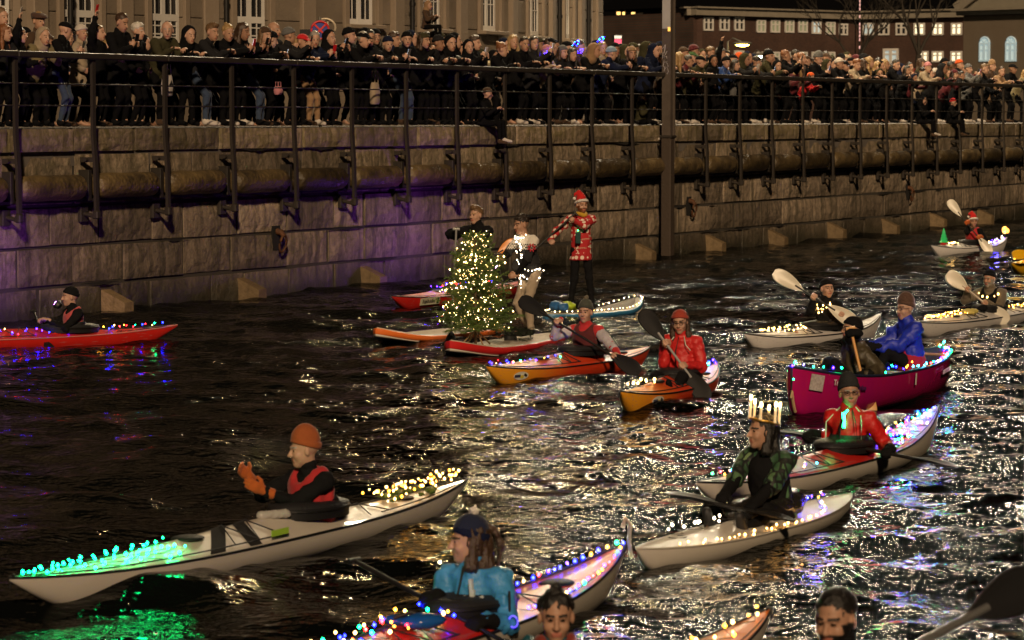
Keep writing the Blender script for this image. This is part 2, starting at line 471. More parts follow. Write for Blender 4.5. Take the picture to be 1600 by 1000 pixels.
for (z, nm) in ((QZ + .70, 'upper_bar'), (QZ + .36, 'lower_bar')):
    for k in range(len(PS) - 1):
        tr = MB(); tr.tube([(PS[k] + .04, .02, z), (PS[k + 1] - .04, .02, z)], .014, 6)
        tr.build(nm, RAILM, rail)
# fenders: worn rubber rollers, one between each pair of posts
FEND = mat('worn_highlit_fender', (.028, .021, .013), .40, var=.5, noise=(2.2, .85, (.15, .105, .045)), bump=(14, .8, .05), spec=.45)  # lighter noise colour paints golden highlights onto the rubber
fm_ = MB(); Lf = 1.80; rr = .205
rings = []
for (x, r_) in ((-.84, .07), (-.83, .14), (-.74, .20), (-.4, .212), (0, .2), (.4, .208), (.75, .20), (.83, .13), (.84, .07)):
    rings.append([(x, math.cos(t) * r_, math.sin(t) * r_) for t in np.linspace(0, 2 * math.pi, 17)[:-1]])
fm_.loft(rings); fmesh = fm_.mesh('fender'); fmesh.materials.append(FEND)
zf = QZ - .93
for k in range(len(PS) - 1):
    o = link('fender', fmesh, wall); o.location = ((PS[k] + PS[k + 1]) / 2 + rs.uniform(-.03, .03), -.17 + .02, zf + rs.uniform(-.012, .012))
    o.rotation_euler = (rs.uniform(0, 6.28), 0, rs.uniform(-.006, .006))
for k in range(0, len(PS) - 1):
    m_ = MB(); m_.box((PS[k], -.10, zf + .02), (.10, .20, .50), bev=.01); m_.build('fender_bracket', mat('wet_dark_beam', (.02, .016, .012), .6, bump=(20, .5, .02)), wall)
sh = MB(); sh.box(((S0 + S1) / 2, -.08, zf - .215), (S1 - S0, .18, .05)); sh.build('fender_shelf', mat('wet_dark_beam', (.02, .016, .012), .6, bump=(20, .5, .02)), wall)
# tall steel column with a timber sleeve down to the water
ps = wall_s(1040, .05)
pole = thing('tall_steel_column', 'tall square steel column rising from the canal wall past the railing, scrawled with graffiti', 'column', WP(ps, .1, 0), WALL_ROT)
m_ = MB(); m_.box((0, 0, 6.2), (.16, .19, 8.0), bev=.012); m_.box((.10, -.01, 6.2), (.04, .24, 8.0)); m_.box((-.09, 0, 6.2), (.02, .215, 8.0))
m_.build('shaft', mat('grey_steel', (.13, .105, .085), .5, metal=.3, noise=(5, .6, (.07, .055, .045)), bump=(30, .3, .01)), pole)
m_ = MB(); m_.box((0, 0, 1.35), (.24, .24, 2.7), bev=.02); m_.build('timber_sleeve', mat('dark_timber', (.05, .035, .024), .7, bump=(20, .6, .02)), pole)
m_ = MB(); m_.box((0, 0, 2.72), (.30, .30, .06), bev=.01); m_.build('collar_plate', RAILM, pole)
z0 = atY(1035, 45, WP(ps).y).z
m_ = MB(); m_.box((-.106, 0, (z0 + 10) / 2), (.010, .20, 10 - z0)); m_.build('pale_wrap', mat('pale_paint', (.42, .42, .42), .6, noise=(6, .5, (.28, .28, .3)), bump=(18, .4, .01)), pole)
m_ = MB()
gz = lambda y: atY(1035, y, WP(ps).y).z
rg = random.Random(4)
pts = [(-.10, 76), (-.03, 70), (-.06, 84), (.02, 80), (-.08, 90), (.0, 88), (.04, 96), (-.07, 98), (-.02, 93), (.05, 104), (-.05, 108), (.0, 101), (.06, 112), (.02, 116)]
m_.tube([(-.104, -x * .9, gz(y)) for x, y in pts], .009, 4)
pts2 = [(-.09, 82), (-.11, 92), (-.04, 90), (-.09, 103), (-.03, 106), (-.06, 111)]
m_.tube([(-.104, -x * .9, gz(y)) for x, y in pts2], .008, 4)
m_.build('graffiti', mat('spray_paint', (.55, .52, .55), .6), pole)
m_ = MB(); m_.box((-.11, -.07, gz(46)), (.03, .05, .09)); m_.build('reflector', mat('amber_lens', (.8, .4, .05), .3, emit=((1, .5, .1), 1.5)), pole)

def added_violet_light(P, aim, power, label):  # helper light added to wash the wall purple; no boat carries it
    t = thing('violet_wash_helper', label, 'lamp', P); d = (Vector(aim) - P).normalized(); M_ = d.to_track_quat('Z', 'Y').to_matrix().to_4x4()
    m = MB(); m.tube([(0, 0, -.06), (0, 0, .0), (0, 0, .01)], [.05, .07, .07], 10); o = m.build('added_light_case', mat('added_light_case', (.02, .02, .02), .5), t); o.matrix_local = M_
    m = MB(); m.tube([(0, 0, .012), (0, 0, .016)], .06, 10); o = m.build('lens', mat('violet_wash_glow', (.3, .1, .6), .3, emit=((.36, .07, 1.0), power)), t); o.matrix_local = M_
added_violet_light(WP(wall_s(655, 0), 1.7, .28), WP(wall_s(650, 0), 0, .9), 800, 'small violet floodlight on the bow of a boat, washing the quay wall')
added_violet_light(WP(wall_s(-22, 0), 1.3, .35), WP(wall_s(-22, 0), 0, 1.2), 330, 'small violet floodlight near the start of the quay wall')
# ------------------------------------------------------------------ pale stone building behind the crowd
SAND = mat('sandstone', (.21, .17, .125), .8, var=.10, noise=(1.6, .65, (.14, .11, .08)), bump=(22, .5, .02))
SAND2 = mat('sandstone_trim', (.25, .20, .15), .75, noise=(2.5, .5, (.20, .15, .10)), bump=(22, .4, .015))
WPAINT = mat('white_window_paint', (.70, .68, .64), .45, noise=(3, .3, (.5, .48, .44)))
GREYPAINT = mat('grey_window_paint', (.62, .60, .56), .5, noise=(3, .3, (.36, .34, .32)))
GLASSD = mat('dark_window_glass', (.012, .013, .016), .08, spec=.5, noise=(1.2, .5, (.03, .026, .022)))
BLACKM = mat('black_metal', (.015, .014, .013), .5, metal=.3)
bld = thing('stone_building', 'pale stone building with curved end and white casement windows behind the crowd', 'building', atY(470, 185, 60).xy.to_3d() + Vector((0, 0, QZ)))
BO = bld.location.copy()
fpts = [(-160, 56.0), (-75, 57.0), (61, 57.9), (195, 60.1), (328, 62.5), (480, 64.6), (620, 66.9), (720, 69.6), (800, 72.3), (861, 75.4), (906, 78.4), (942, 81.5)]
fp = [atY(px, 185, d).xy.to_3d() for px, d in fpts]
ZT = 15.0
def zat(px, y, fr=None):
    # height of photograph row y on the facade at column px
    for (a, da), (b_, db) in zip(fpts[:-1], fpts[1:]):
        if a <= px <= b_:
            return atY(px, y, da + (db - da) * (px - a) / (b_ - a)).z
# windows: column, width in pixels, bottom row, transom row, number of pane rows in the lower sash
wins = {1: (-6, 52, 60, 14), 2: (128, 54, 64, 21), 3: (262, 49, 66, 27), 4: (395, 48, 68, 31), 5: (566, 41, 38, None), 6: (675, 33, 45, None), 7: (765, 27, 48, None),
        8: (835, 21, 56, None), 9: (887, 13, 60, None), 10: (925, 9, 66, None)}
def stone_piece(parent, A, d, x0, x1, z0, z1, depth=.5, proud=0.0, mt=SAND, name='stone_panel', bev=.015):
    m = MB(); m.box(((x0 + x1) / 2, depth / 2 - proud, (z0 + z1) / 2), (x1 - x0 - .012, depth, z1 - z0 - .012), bev=bev)
    o = m.build(name, mt, parent); o.matrix_local = Matrix.Translation(A - BO) @ Matrix.Rotation(math.atan2(d.y, d.x), 4, 'Z')
    return o
for bi in range(len(fp) - 1):
    A, B = fp[bi], fp[bi + 1]; d = (B - A); Ln = d.length; d.normalize()
    M = Matrix.Translation(Vector((A.x, A.y, 0)) - BO) @ Matrix.Rotation(math.atan2(d.y, d.x), 4, 'Z')
    A0 = Vector((A.x, A.y, 0))
    w = wins.get(bi)
    core = MB(); 
    if w:
        px, pw, yb, yt = w
        x = 0; k = (px - 800) / FPX
        # position along the segment seen at column px
        tt = (k * A.y - A.x) / (d.x - k * d.y)
        e0 = (( (px - pw / 2) - 800) / FPX); e1 = (((px + pw / 2) - 800) / FPX)
        x0 = (e0 * A.y - A.x) / (d.x - e0 * d.y); x1 = (e1 * A.y - A.x) / (d.x - e1 * d.y)
        zb_ = atY(px, yb, (A + d * tt).y).z; tall = yt is not None
        zt_ = atY(px, yt, (A + d * tt).y).z + 2.05 if tall else zb_ + 1.75
        zs = [QZ - .2, QZ + .75, QZ + 1.5, QZ + 2.26, QZ + 3.05, QZ + 3.9, QZ + 4.7, QZ + 5.5, ZT]
        for (a, b_) in ((0, x0), (x1, Ln)):
            for z0, z1 in zip(zs[:-1], zs[1:]):
                stone_piece(bld, A0, d, a, b_, z0, z1, proud=random.uniform(0, .015))
        stone_piece(bld, A0, d, x0, x1, QZ - .2, zb_ - .10, depth=.45, proud=-.03)
        stone_piece(bld, A0, d, x0, x1, zt_, ZT, depth=.45, proud=-.03)
        # raised surround
        fm2 = MB()
        for a in (x0 - .2, x1 + .02): fm2.box((a + .09, -.035, (zb_ + zt_) / 2), (.16, .09, zt_ - zb_ + .2), bev=.01)
        fm2.box(((x0 + x1) / 2, -.035, zt_ + .19), (x1 - x0 + .44, .09, .16), bev=.01)
        o = fm2.build('window_surround', SAND2, bld); o.matrix_local = M
        # window with frame, panes, sill
        W_ = x1 - x0; yy = .09; wm = MB(); mt_ = GREYPAINT if tall else WPAINT
        fw = .075
        def vb(xc, z0, z1, w_, t=.08): wm.box((xc, yy, (z0 + z1) / 2), (w_, t * .35, z1 - z0))
        def hb(z, a, b_, w_, t=.078): wm.box(((a + b_) / 2, yy + .001, z), (b_ - a, t * .34, w_))
        vb(x0 + fw / 2, zb_, zt_, fw); vb(x1 - fw / 2, zb_, zt_, fw); vb((x0 + x1) / 2, zb_, zt_, .12, .10)
        hb(zb_ + .06, x0, x1, .12); hb(zt_ - .05, x0, x1, .10)
        if tall: hb(atY(px, yt, (A + d * tt).y).z, x0, x1, .14, .11)
        ztr = atY(px, yt, (A + d * tt).y).z if tall else None
        bars = []
        if tall:
            n = 3; bars = [(zb_, ztr, 3), (ztr, zt_, 3)]
        else: bars = [(zb_ + .08, zt_, 3)]
        for side in (0, 1):
            a = x0 + fw if side == 0 else (x0 + x1) / 2 + .075; b_ = (x0 + x1) / 2 - .075 if side == 0 else x1 - fw
            vb((a + b_) / 2, zb_, zt_, .026, .04)
            for (za, zc, n) in bars:
                for q_ in range(1, n): hb(za + (zc - za) * q_ / n, a, b_, .026, .038)
        wo_ = wm.build('window', mt_, bld); wo_.matrix_local = M
        g = MB(); g.box(((x0 + x1) / 2, yy + .035, (zb_ + zt_) / 2), (W_, .02, zt_ - zb_)); g.build('pane', GLASSD, wo_)
        g = MB(); g.box(((x0 + x1) / 2, -.02, zb_ - .055), (W_ + .34, .40, .09), bev=.012); g.build('sill', SAND2, wo_)
    else:
        zs = [QZ - .2, QZ + .75, QZ + 1.5, QZ + 2.26, QZ + 3.05, QZ + 3.9, QZ + 4.7, QZ + 5.5, ZT]
        for z0, z1 in zip(zs[:-1], zs[1:]): stone_piece(bld, A0, d, 0, Ln, z0, z1, proud=random.uniform(0, .015))
    stone_piece(bld, A0, d, -.22, .22, QZ - .2, ZT, depth=.62, proud=.10, mt=SAND2, name='pilaster', bev=.02)
# back and end of the building
m_ = MB(); e = fp[-1]; bk = [p + Vector((-9, 16, 0)) for p in fp]
poly = [Vector((p.x, p.y, 0)) + Vector((-.30, .52, 0)) for p in fp] + [Vector((p.x, p.y, 0)) for p in bk[::-1]]
n = len(poly)
m_.add([v - BO + Vector((0, 0, z)) for z in (QZ, ZT) for v in poly], [list(range(n)), list(range(n, 2 * n))] + [(i, (i + 1) % n, (i + 1) % n + n, i + n) for i in range(n)])
m_.build('building_core', mat('core_stone', (.25, .19, .13), .9), bld)
for px in (91, 335, 626, 857, 903):
    for (a, da), (b_, db) in zip(fpts[:-1], fpts[1:]):
        if a <= px <= b_: dd = da + (db - da) * (px - a) / (b_ - a)
    P = atY(px, 185, dd) + Vector((.28, -.12, 0)) - BO
    m_ = MB(); m_.tube([(P.x, P.y, 0), (P.x, P.y, 11)], .055, 8)
    for z in (1.2, 2.7, 4.2): m_.tube([(P.x, P.y, z), (P.x, P.y, z + .08)], .075, 8)
    m_.build('drainpipe', BLACKM, bld)

# ------------------------------------------------------------------ far brick building
def brick_mat():
    m = bpy.data.materials.new('brown_brick'); m.use_nodes = True
    nt = m.node_tree; N = nt.nodes; L = nt.links; b = N['Principled BSDF']; b.inputs['Roughness'].default_value = .85
    tc = N.new('ShaderNodeTexCoord'); mp = N.new('ShaderNodeMapping'); mp.inputs['Rotation'].default_value = (R(90), 0, 0)
    L.new(tc.outputs['Object'], mp.inputs[0]); br = N.new('ShaderNodeTexBrick'); L.new(mp.outputs[0], br.inputs['Vector'])
    br.inputs['Color1'].default_value = (.085, .035, .022, 1); br.inputs['Color2'].default_value = (.12, .055, .035, 1); br.inputs['Mortar'].default_value = (.07, .055, .045, 1)
    br.inputs['Scale'].default_value = 2.2; br.inputs['Mortar Size'].default_value = .03
    nz = N.new('ShaderNodeTexNoise'); nz.inputs['Scale'].default_value = .5; nz.inputs['Detail'].default_value = 6; L.new(tc.outputs['Object'], nz.inputs['Vector'])
    mx = N.new('ShaderNodeMix'); mx.data_type = 'RGBA'; mx.blend_type = 'MULTIPLY'; mx.inputs[0].default_value = .7
    L.new(br.outputs[0], mx.inputs[6]); L.new(nz.outputs[0], mx.inputs[7]); L.new(mx.outputs[2], b.inputs['Base Color'])
    return m
BRICK = brick_mat()
ROOFM = mat('black_slate', (.003, .003, .0035), .95, spec=.05, bump=(12, .4, .03))
CORN = mat('grey_cornice', (.26, .23, .18), .7, noise=(1, .5, (.15, .13, .10)))
WARMLIT = mat('lit_room_warm', (.8, .75, .6), .4, emit=((1.0, .86, .55), 1.3), noise=(1.5, .8, (.3, .3, .2)))
GREENLIT = mat('lit_room_dim', (.3, .35, .25), .4, emit=((.6, .8, .5), .035))
COOLLIT = mat('lit_room_cool', (.5, .6, .6), .4, emit=((.6, .8, .85), .30))
def far_window(parent, x, z, w, h, M, lit=None, fmt=None, arch=False):
    m = MB(); f = w * .13
    for sx in (-1, 1): m.box((x + sx * (w / 2 - f / 2), -.05, z + h / 2), (f, .14, h))
    for zz in (f / 2, h - f / 2): m.box((x, -.052, z + zz), (w, .14, f))
    m.box((x, -.055, z + h / 2), (f * 1.3, .14, h)); m.box((x, -.05, z + h * .62), (w, .12, f * .7))
    if arch:
        m.tube([(x + (w / 2 - f / 2) * math.cos(t), -.05, z + h + (w / 2 - f / 2) * math.sin(t)) for t in np.linspace(0, math.pi, 13)], f * .6, 6)
        for t in (R(50), R(90), R(130)): m.tube([(x, -.05, z + h), (x + w * .45 * math.cos(t), -.05, z + h + w * .45 * math.sin(t))], f * .35, 4)
    o = m.build('window', fmt or WPAINT, parent); o.matrix_local = M
    g = MB(); g.box((x, .0, z + h / 2), (w * .98, .03, h * .98))
    if arch:
        g.prism([(x + w * .48 * math.cos(t), z + h + w * .48 * math.sin(t)) for t in np.linspace(0, math.pi, 13)], -.015, .015)
    g.build('pane', lit or GLASSD, o)
def wing(parent, O, a, b_, ztop, rows, cor=True, depth=14, roof=3.2):
    """one straight wing; a, b_ = (px, depth); rows = list of (px, y bottom, w px, h px, lit)"""
    A = atY(a[0], 185, a[1]); B = atY(b_[0], 185, b_[1]); A.z = 0; B.z = 0; d = B - A; Ln = d.length; d.normalize()
    M = Matrix.Translation(A - O) @ Matrix.Rotation(math.atan2(d.y, d.x), 4, 'Z')
    m = MB(); m.box((Ln / 2, depth / 2 + .02, (ztop + QZ) / 2), (Ln, depth, ztop - QZ)); o = m.build('wing_wall', BRICK, parent); o.matrix_local = M
    if cor:
        m = MB(); m.box((Ln / 2, -.15, ztop + .05), (Ln + .5, 1.0, .62)); m.box((Ln / 2, -.3, ztop + .42), (Ln + .7, 1.3, .14)); o = m.build('cornice', CORN, parent); o.matrix_local = M
    if roof:
        m = MB(); m.add([Vector(v) for v in ((-.3, -.6, ztop + .5), (Ln + .3, -.6, ztop + .5), (Ln + .3, depth, ztop + .5), (-.3, depth, ztop + .5), (2, depth / 2, ztop + .5 + roof), (Ln - 2, depth / 2, ztop + .5 + roof))],
                        [(0, 1, 5, 4), (2, 3, 4, 5), (1, 2, 5), (3, 0, 4), (0, 3, 2, 1)]); o = m.build('roof', ROOFM, parent); o.matrix_local = M
    for (px, yb, wp, hp, lit) in rows:
        k = (px - 800) / FPX; x = (k * A.y - A.x) / (d.x - k * d.y); Y = A.y + d.y * x
        ppm = FPX / Y; e1 = ((px + wp / 2) - 800) / FPX; e0 = ((px - wp / 2) - 800) / FPX
        w = (e1 * A.y - A.x) / (d.x - e1 * d.y) - (e0 * A.y - A.x) / (d.x - e0 * d.y)
        far_window(parent, x, atY(px, yb, Y).z, w, hp / ppm, M, lit)
    return M, Ln
O = atY(1083, 185, 262); O.z = 0
bb = thing('brick_building', 'long dark brick office building with rows of small white windows far behind the crowd', 'building', O)
zc = atY(1083, 19, 262).z
r1 = [(x, 48, 15, 21, None) for x in (1105, 1130, 1153)] + [(x, 51, 14, 20, GREENLIT) for x in (1187, 1209, 1231, 1252)] + \
     [(1273, 53, 14, 20, COOLLIT), (1295, 54, 14, 20, GREENLIT), (1315, 55, 13, 18, None)]
r2 = [(x, 99, 15, 20, None) for x in (1105, 1130, 1153)] + [(x, 101, 14, 20, GREENLIT) for x in (1187, 1209, 1231, 1252, 1273, 1295)]
wing(bb, O, (1083.3, 262), (1335, 274), zc, r1 + r2)
zc2 = atY(1335, 27, 276).z
r3 = [(x, 55, 17, 19, l) for x, l in ((1355, COOLLIT), (1379, None), (1406, None), (1434, WARMLIT), (1463, WARMLIT), (1492, WARMLIT))] + \
     [(1390, 99, 24, 23, COOLLIT), (1440, 97, 17, 17, WARMLIT), (1463, 97, 18, 17, WARMLIT), (1492, 97, 18, 17, WARMLIT)]
wing(bb, O, (1336, 274.5), (1506, 268), zc2, r3)
wing(bb, O, (962, 292), (1082.7, 262.2), zc, [(1001, 51, 19, 24, None), (1027, 51, 18, 23, None), (1058, 50, 18, 23, None), (1001, 101, 18, 24, None), (1058, 100, 18, 24, None)], depth=.8, roof=0)
# the pedimented hall at the far end
O = atY(1560, 185, 250); O.z = 0
hall = thing('pedimented_hall', 'tall plastered hall with gable roof and two arched blue-lit windows at the far end', 'building', O)
A = atY(1504, 185, 250); B = atY(1720, 185, 240); A.z = B.z = 0; d = B - A; Ln = d.length; d.normalize()
M = Matrix.Translation(A - O) @ Matrix.Rotation(math.atan2(d.y, d.x), 4, 'Z')
zt = atY(1504, 24, 250).z
PLAST = mat('brown_plaster', (.15, .12, .085), .85, noise=(.8, .6, (.13, .10, .07)), bump=(6, .3, .05))
m_ = MB(); m_.box((Ln / 2, 7, (zt + QZ) / 2), (Ln, 14, zt - QZ)); o = m_.build('hall_wall', PLAST, hall); o.matrix_local = M
m_ = MB(); m_.box((Ln / 2, -.2, zt + .15), (Ln + .6, 1.0, .35), bev=.05); m_.box((Ln / 2, -.4, zt + .42), (Ln + 1, 1.5, .2)); o = m_.build('cornice', CORN, hall); o.matrix_local = M
m_ = MB(); m_.prism([(-.3, zt + .5), (Ln + .3, zt + .5), (Ln / 2, zt + 5)], .1, 14); o = m_.build('gable', mat('pale_gable', (.24, .22, .17), .8, noise=(.8, .5, (.17, .15, .11))), hall); o.matrix_local = M
m_ = MB(); m_.beam((-.6, -.3, zt + .55), (Ln / 2, -.3, zt + 5.2), .9, .3, Vector((0, 1, 0))); m_.beam((Ln + .6, -.3, zt + .55), (Ln / 2, -.3, zt + 5.2), .9, .3, Vector((0, 1, 0)))
o = m_.build('raking_cornice', CORN, hall); o.matrix_local = M
ARF = mat('lit_arch_frame', (.5, .6, .62), .5, emit=((.45, .75, .85), .25))  # bluish light on the frames is put in as glow
for px in (1536, 1577):
    k = (px - 800) / FPX; x = (k * A.y - A.x) / (d.x - k * d.y); Y = A.y + d.y * x
    far_window(hall, x, atY(px, 96, Y).z, 1.1, 1.55, M, COOLLIT, ARF, True)
# black night ridge of roofs beyond
O = atY(1100, 185, 330); O.z = 0
far = thing('far_building', 'unlit block with two small orange lit windows high beyond the brick roof', 'building', O)
m_ = MB(); m_.box((0, 6, 10), (60, 10, 22)); m_.build('wall', ROOFM, far)
for px, w in ((967, 6), (975, 4), (990, 6)):
    P = atY(px, 3, 330) - O; m_ = MB(); m_.box((P.x, .98, P.z - 1), (w / 14, .06, .8)); m_.build('window', mat('orange_lit', (.9, .6, .2), .4, emit=((1, .6, .18), 1.6)), far)

# ------------------------------------------------------------------ street furniture behind the crowd
def bare_tree(px, Y, label, h, seed, lean=0, lights=False, cw=.5):
    P = atY(px, 185, Y); P.z = QZ
    t = thing('bare_tree', label, 'tree', P, 0, 'bare trees in front of the brick building')
    r = random.Random(seed); tm = MB(); cm = MB()
    top = Vector((lean, 0, h * .35)); tm.tube([(0, 0, -.2), (lean * .4, 0, h * .18), top], [.30, .24, .2], 8)
    def grow(p, d, L_, rad, lvl):
        e = p + d * L_; mid = (p + e) / 2 + Vector((r.uniform(-.1, .1), r.uniform(-.1, .1), 0)) * L_ * .3
        cm.tube([p, mid, e], [rad, rad * .8, rad * .62], 5 if lvl < 3 else 3)
        if lvl >= 5: return
        for _ in range(3 if lvl < 4 else 2):
            nd = (d + Vector((r.uniform(-1, 1), r.uniform(-1, 1), r.uniform(-.3, .6))) * .75).normalized()
            grow(e, nd, L_ * r.uniform(.6, .85), rad * .55, lvl + 1)
    for _ in range(4):
        grow(top, Vector((r.uniform(-.6, .6) * cw * 2, r.uniform(-.6, .6), 1)).normalized(), h * .2, .13, 1)
    bark = mat('dark_bark', (.035, .028, .02), .9, bump=(20, .6, .02))
    tm.build('trunk', bark, t); cm.build('crown', bark, t)
bare_tree(1428, 205, 'bare black tree with forked limbs before the lit office windows', 13, 11, .3)
bare_tree(1335, 215, 'bare thin tree beside the pink light pole', 11, 23, .0)
P = atY(1342, 185, 200); P.z = QZ
lp = thing('light_pole', 'tall thin mast with broken pink light strip above the crowd', 'mast', P)
m_ = MB(); m_.tube([(0, 0, 0), (0, 0, 13)], .05, 6); m_.build('mast', BLACKM, lp)
m_ = MB()
for i, y in enumerate(range(2, 76, 6)):
    if i in (3, 5, 11): continue
    z = atY(1342, y, 200).z - QZ; m_.box((0, -.06, z), (.07, .04, .19))
m_.build('light_strip', mat('pink_strip', (.8, .5, .5), .4, emit=((1, .55, .55), .5)), lp)
def street_lamp(px, py, Y, label, color, power, head=.28, arm=.9, group=None):
    P = atY(px, py, Y); b0 = Vector((P.x - arm, P.y, QZ))
    t = thing('street_lamp', label, 'street lamp', b0, 0, group); h = P.z - QZ
    m = MB(); m.tube([(0, 0, 0), (0, 0, h + .15), (arm * .35, 0, h + .35), (arm, 0, h + .14)], [.07, .055, .04, .035], 8); m.build('lamp_post', mat('lamp_steel', (.18, .17, .14), .5, metal=.4), t)
    m = MB(); m.ell((arm, 0, h + .08), (head * 1.5, head * .9, .10), 12, 6); m.build('lamp_hood', mat('lamp_steel', (.18, .17, .14)), t)
    m = MB(); m.ell((arm, 0, h), (head, head * .7, .10), 12, 6); m.build('lamp_bulb', mat('bulb_' + str(len(MATS)), (1, 1, 1), .4, emit=(color, power)), t)
street_lamp(1160, 70, 150, 'lit yellow street lamp on a bent post over the crowd', (1, .72, .12), 22, .35, .75)
street_lamp(1192, 88, 160, 'dazzling greenish white floodlight low over the crowd', (.75, 1, .62), 40, .42, .5)
P = atY(965, 68, 96)
ad = thing('advertising_column', 'lit advertising board in pink and yellow at the end of the stone building', 'billboard', Vector((P.x, P.y, QZ)), R(12))
h0 = atY(965, 56, 96).z - QZ; h1 = atY(965, 100, 96).z - QZ
m_ = MB(); m_.box((0, 0, (h0) / 2), (.30, .24, h0 + .05), bev=.02); m_.build('housing', BLACKM, ad)
for (c, a, b_) in (((.75, .75, .7), .90, 1.0), ((.8, .10, .22), .62, .88), ((.85, .45, .08), .30, .61), ((.8, .62, .2), .02, .29)):
    m_ = MB(); m_.box((-.02, -.125, h1 + (h0 - h1) * (a + b_) / 2), (.24, .012, (h0 - h1) * (b_ - a)))
    m_.build('poster_band', mat('poster_%d' % (c[1] * 100), c, .4, emit=(c, .55)), ad)
P = atY(500, 47, 57)
sg = thing('road_sign', 'round blue no-stopping sign with red rim and cross above the crowd', 'road sign', Vector((P.x, P.y, QZ)), R(8)); hz = P.z - QZ
m_ = MB(); m_.tube([(0, .04, 0), (0, .04, hz + .25)], .03, 8); m_.build('sign_post', mat('lamp_steel', (.18, .17, .14)), sg)
Mx = Matrix.Rotation(R(90), 4, 'X')
m_ = MB(); m_.tube([(0, .012, hz), (0, -.004, hz)], .19, 28, flat=1); m_.build('sign_disc', mat('sign_blue', (.02, .04, .28), .4), sg)
m_ = MB(); m_.tube([(.168 * math.cos(t), -.012, hz + .168 * math.sin(t)) for t in np.linspace(0, 2 * math.pi, 33)], .022, 6, caps=False)
m_.beam((-.12, -.012, hz - .12), (.12, -.012, hz + .12), .02, .035); m_.beam((-.12, -.014, hz + .12), (.12, -.014, hz - .12), .02, .035)
m_.build('red_rim', mat('sign_red', (.6, .02, .02), .4), sg)
P = atY(508, 43, 57.6)
m_ = MB(); m_.tube([(P.x + .2 * math.cos(t), P.y, P.z + .17 * math.sin(t)) for t in np.linspace(R(-20), R(110), 14)], .025, 6)
m_.tube([(P.x + .06, P.y + .05, P.z + .18), (P.x - .1, P.y + .05, P.z - 1), (P.x - .1, P.y + .05, QZ)], .03, 6)
tag(m_.build('bent_sign_back', mat('bare_aluminium', (.5, .42, .3), .4, metal=.3)), 'pale curved rim of a second sign behind the blue one', 'road sign')
P = atY(480, 51, 64.1)
m_ = MB(); m_.box((P.x, P.y - .15, P.z), (.30, .03, .13)); 
tag(m_.build('street_name_plate', mat('black_enamel', (.01, .01, .012), .3)), 'small black street name plate on the stone building', 'sign')

# ------------------------------------------------------------------ lamps hung over the quay road, above the picture; the canal mirrors them
def hung_lamp(px, Y, z, r, color, power, label):
    P = atY(px, 100, Y); t = thing('hanging_street_lamp', label, 'street lamp', Vector((P.x, Y, z)), 0, 'lamps hung over the quay road')
    m = MB(); m.ell((0, 0, 0), (r, r, r * .75), 14, 9); m.build('lamp_globe', mat('globe_%d' % len(MATS), (1, 1, 1), .4, emit=(color, power)), t)
    m = MB(); m.ell((0, 0, r * .55), (r * 1.35, r * 1.35, r * .35), 14, 6); m.tube([(0, 0, r * .8), (0, 0, r * .8 + .6)], .03, 6); m.build('lamp_hood', BLACKM, t)
LAMPS = [  # column, distance, height, radius, colour, strength
    (735, 74, 19.0, 0.208, (1, .72, .30), 2509), (800, 78, 25.5, 0.228, (1, .78, .42), 2810), (900, 72, 17.5, 0.198, (1, .80, .5), 2404), (985, 86, 29.0, 0.247, (1, .78, .50), 2810),
    (1080, 80, 22.5, 0.228, (1, .84, .62), 2610), (1180, 90, 31, 0.267, (1, .80, .52), 2810), (1270, 94, 24, 0.238, (1, .88, .62), 2610), (1370, 98, 33, 0.277, (1, .84, .60), 2810),
    (1460, 102, 26, 0.257, (1, .86, .66), 2610), (1560, 106, 35, 0.297, (1, .82, .56), 2810), (1660, 110, 27, 0.273, (1, .86, .62), 2610)]
for i, (px, Y, z, r, c, p) in enumerate(LAMPS):
    hung_lamp(px, Y, z, r, c, p, 'glowing globe lamp hung high over the quay road, %s from the stone building' % ['first', 'second', 'third', 'fourth', 'fifth', 'sixth', 'seventh', 'eighth', 'ninth', 'tenth', 'eleventh', 'twelfth'][i])
m_ = MB()
pp = [atY(px, 100, Y) for px, Y, *_ in LAMPS]
pts = [Vector((P.x, Y, z + 1.1)) for P, (px, Y, z, *_r) in zip(pp, LAMPS)]
m_.tube([Vector((-22, 70, 16))] + pts + [Vector((40, 112, 20))], .02, 4)
tag(m_.build('span_wire', BLACKM), 'thin span wire carrying the hanging street lamps', 'cable')
# ================================================================== PEOPLE: one smooth surface per body or garment
_rng0 = np.random.RandomState(1); _LAT = _rng0.rand(24, 24, 24).astype(np.float32)
def vnoise(P, sc, off=0.0):
    q = P * sc + off; i = np.floor(q).astype(int); f = (q - i).astype(np.float32); f = f * f * (3 - 2 * f)
    i0 = i % 24; i1 = (i + 1) % 24
    x0, y0, z0 = i0[..., 0], i0[..., 1], i0[..., 2]; x1, y1, z1 = i1[..., 0], i1[..., 1], i1[..., 2]
    fx, fy, fz = f[..., 0], f[..., 1], f[..., 2]
    a = _LAT[x0, y0, z0] * (1 - fx) + _LAT[x1, y0, z0] * fx; b = _LAT[x0, y1, z0] * (1 - fx) + _LAT[x1, y1, z0] * fx
    c = _LAT[x0, y0, z1] * (1 - fx) + _LAT[x1, y0, z1] * fx; d = _LAT[x0, y1, z1] * (1 - fx) + _LAT[x1, y1, z1] * fx
    return (a * (1 - fy) + b * fy) * (1 - fz) + (c * (1 - fy) + d * fy) * fz
def A3(v): return np.array(v, np.float32)
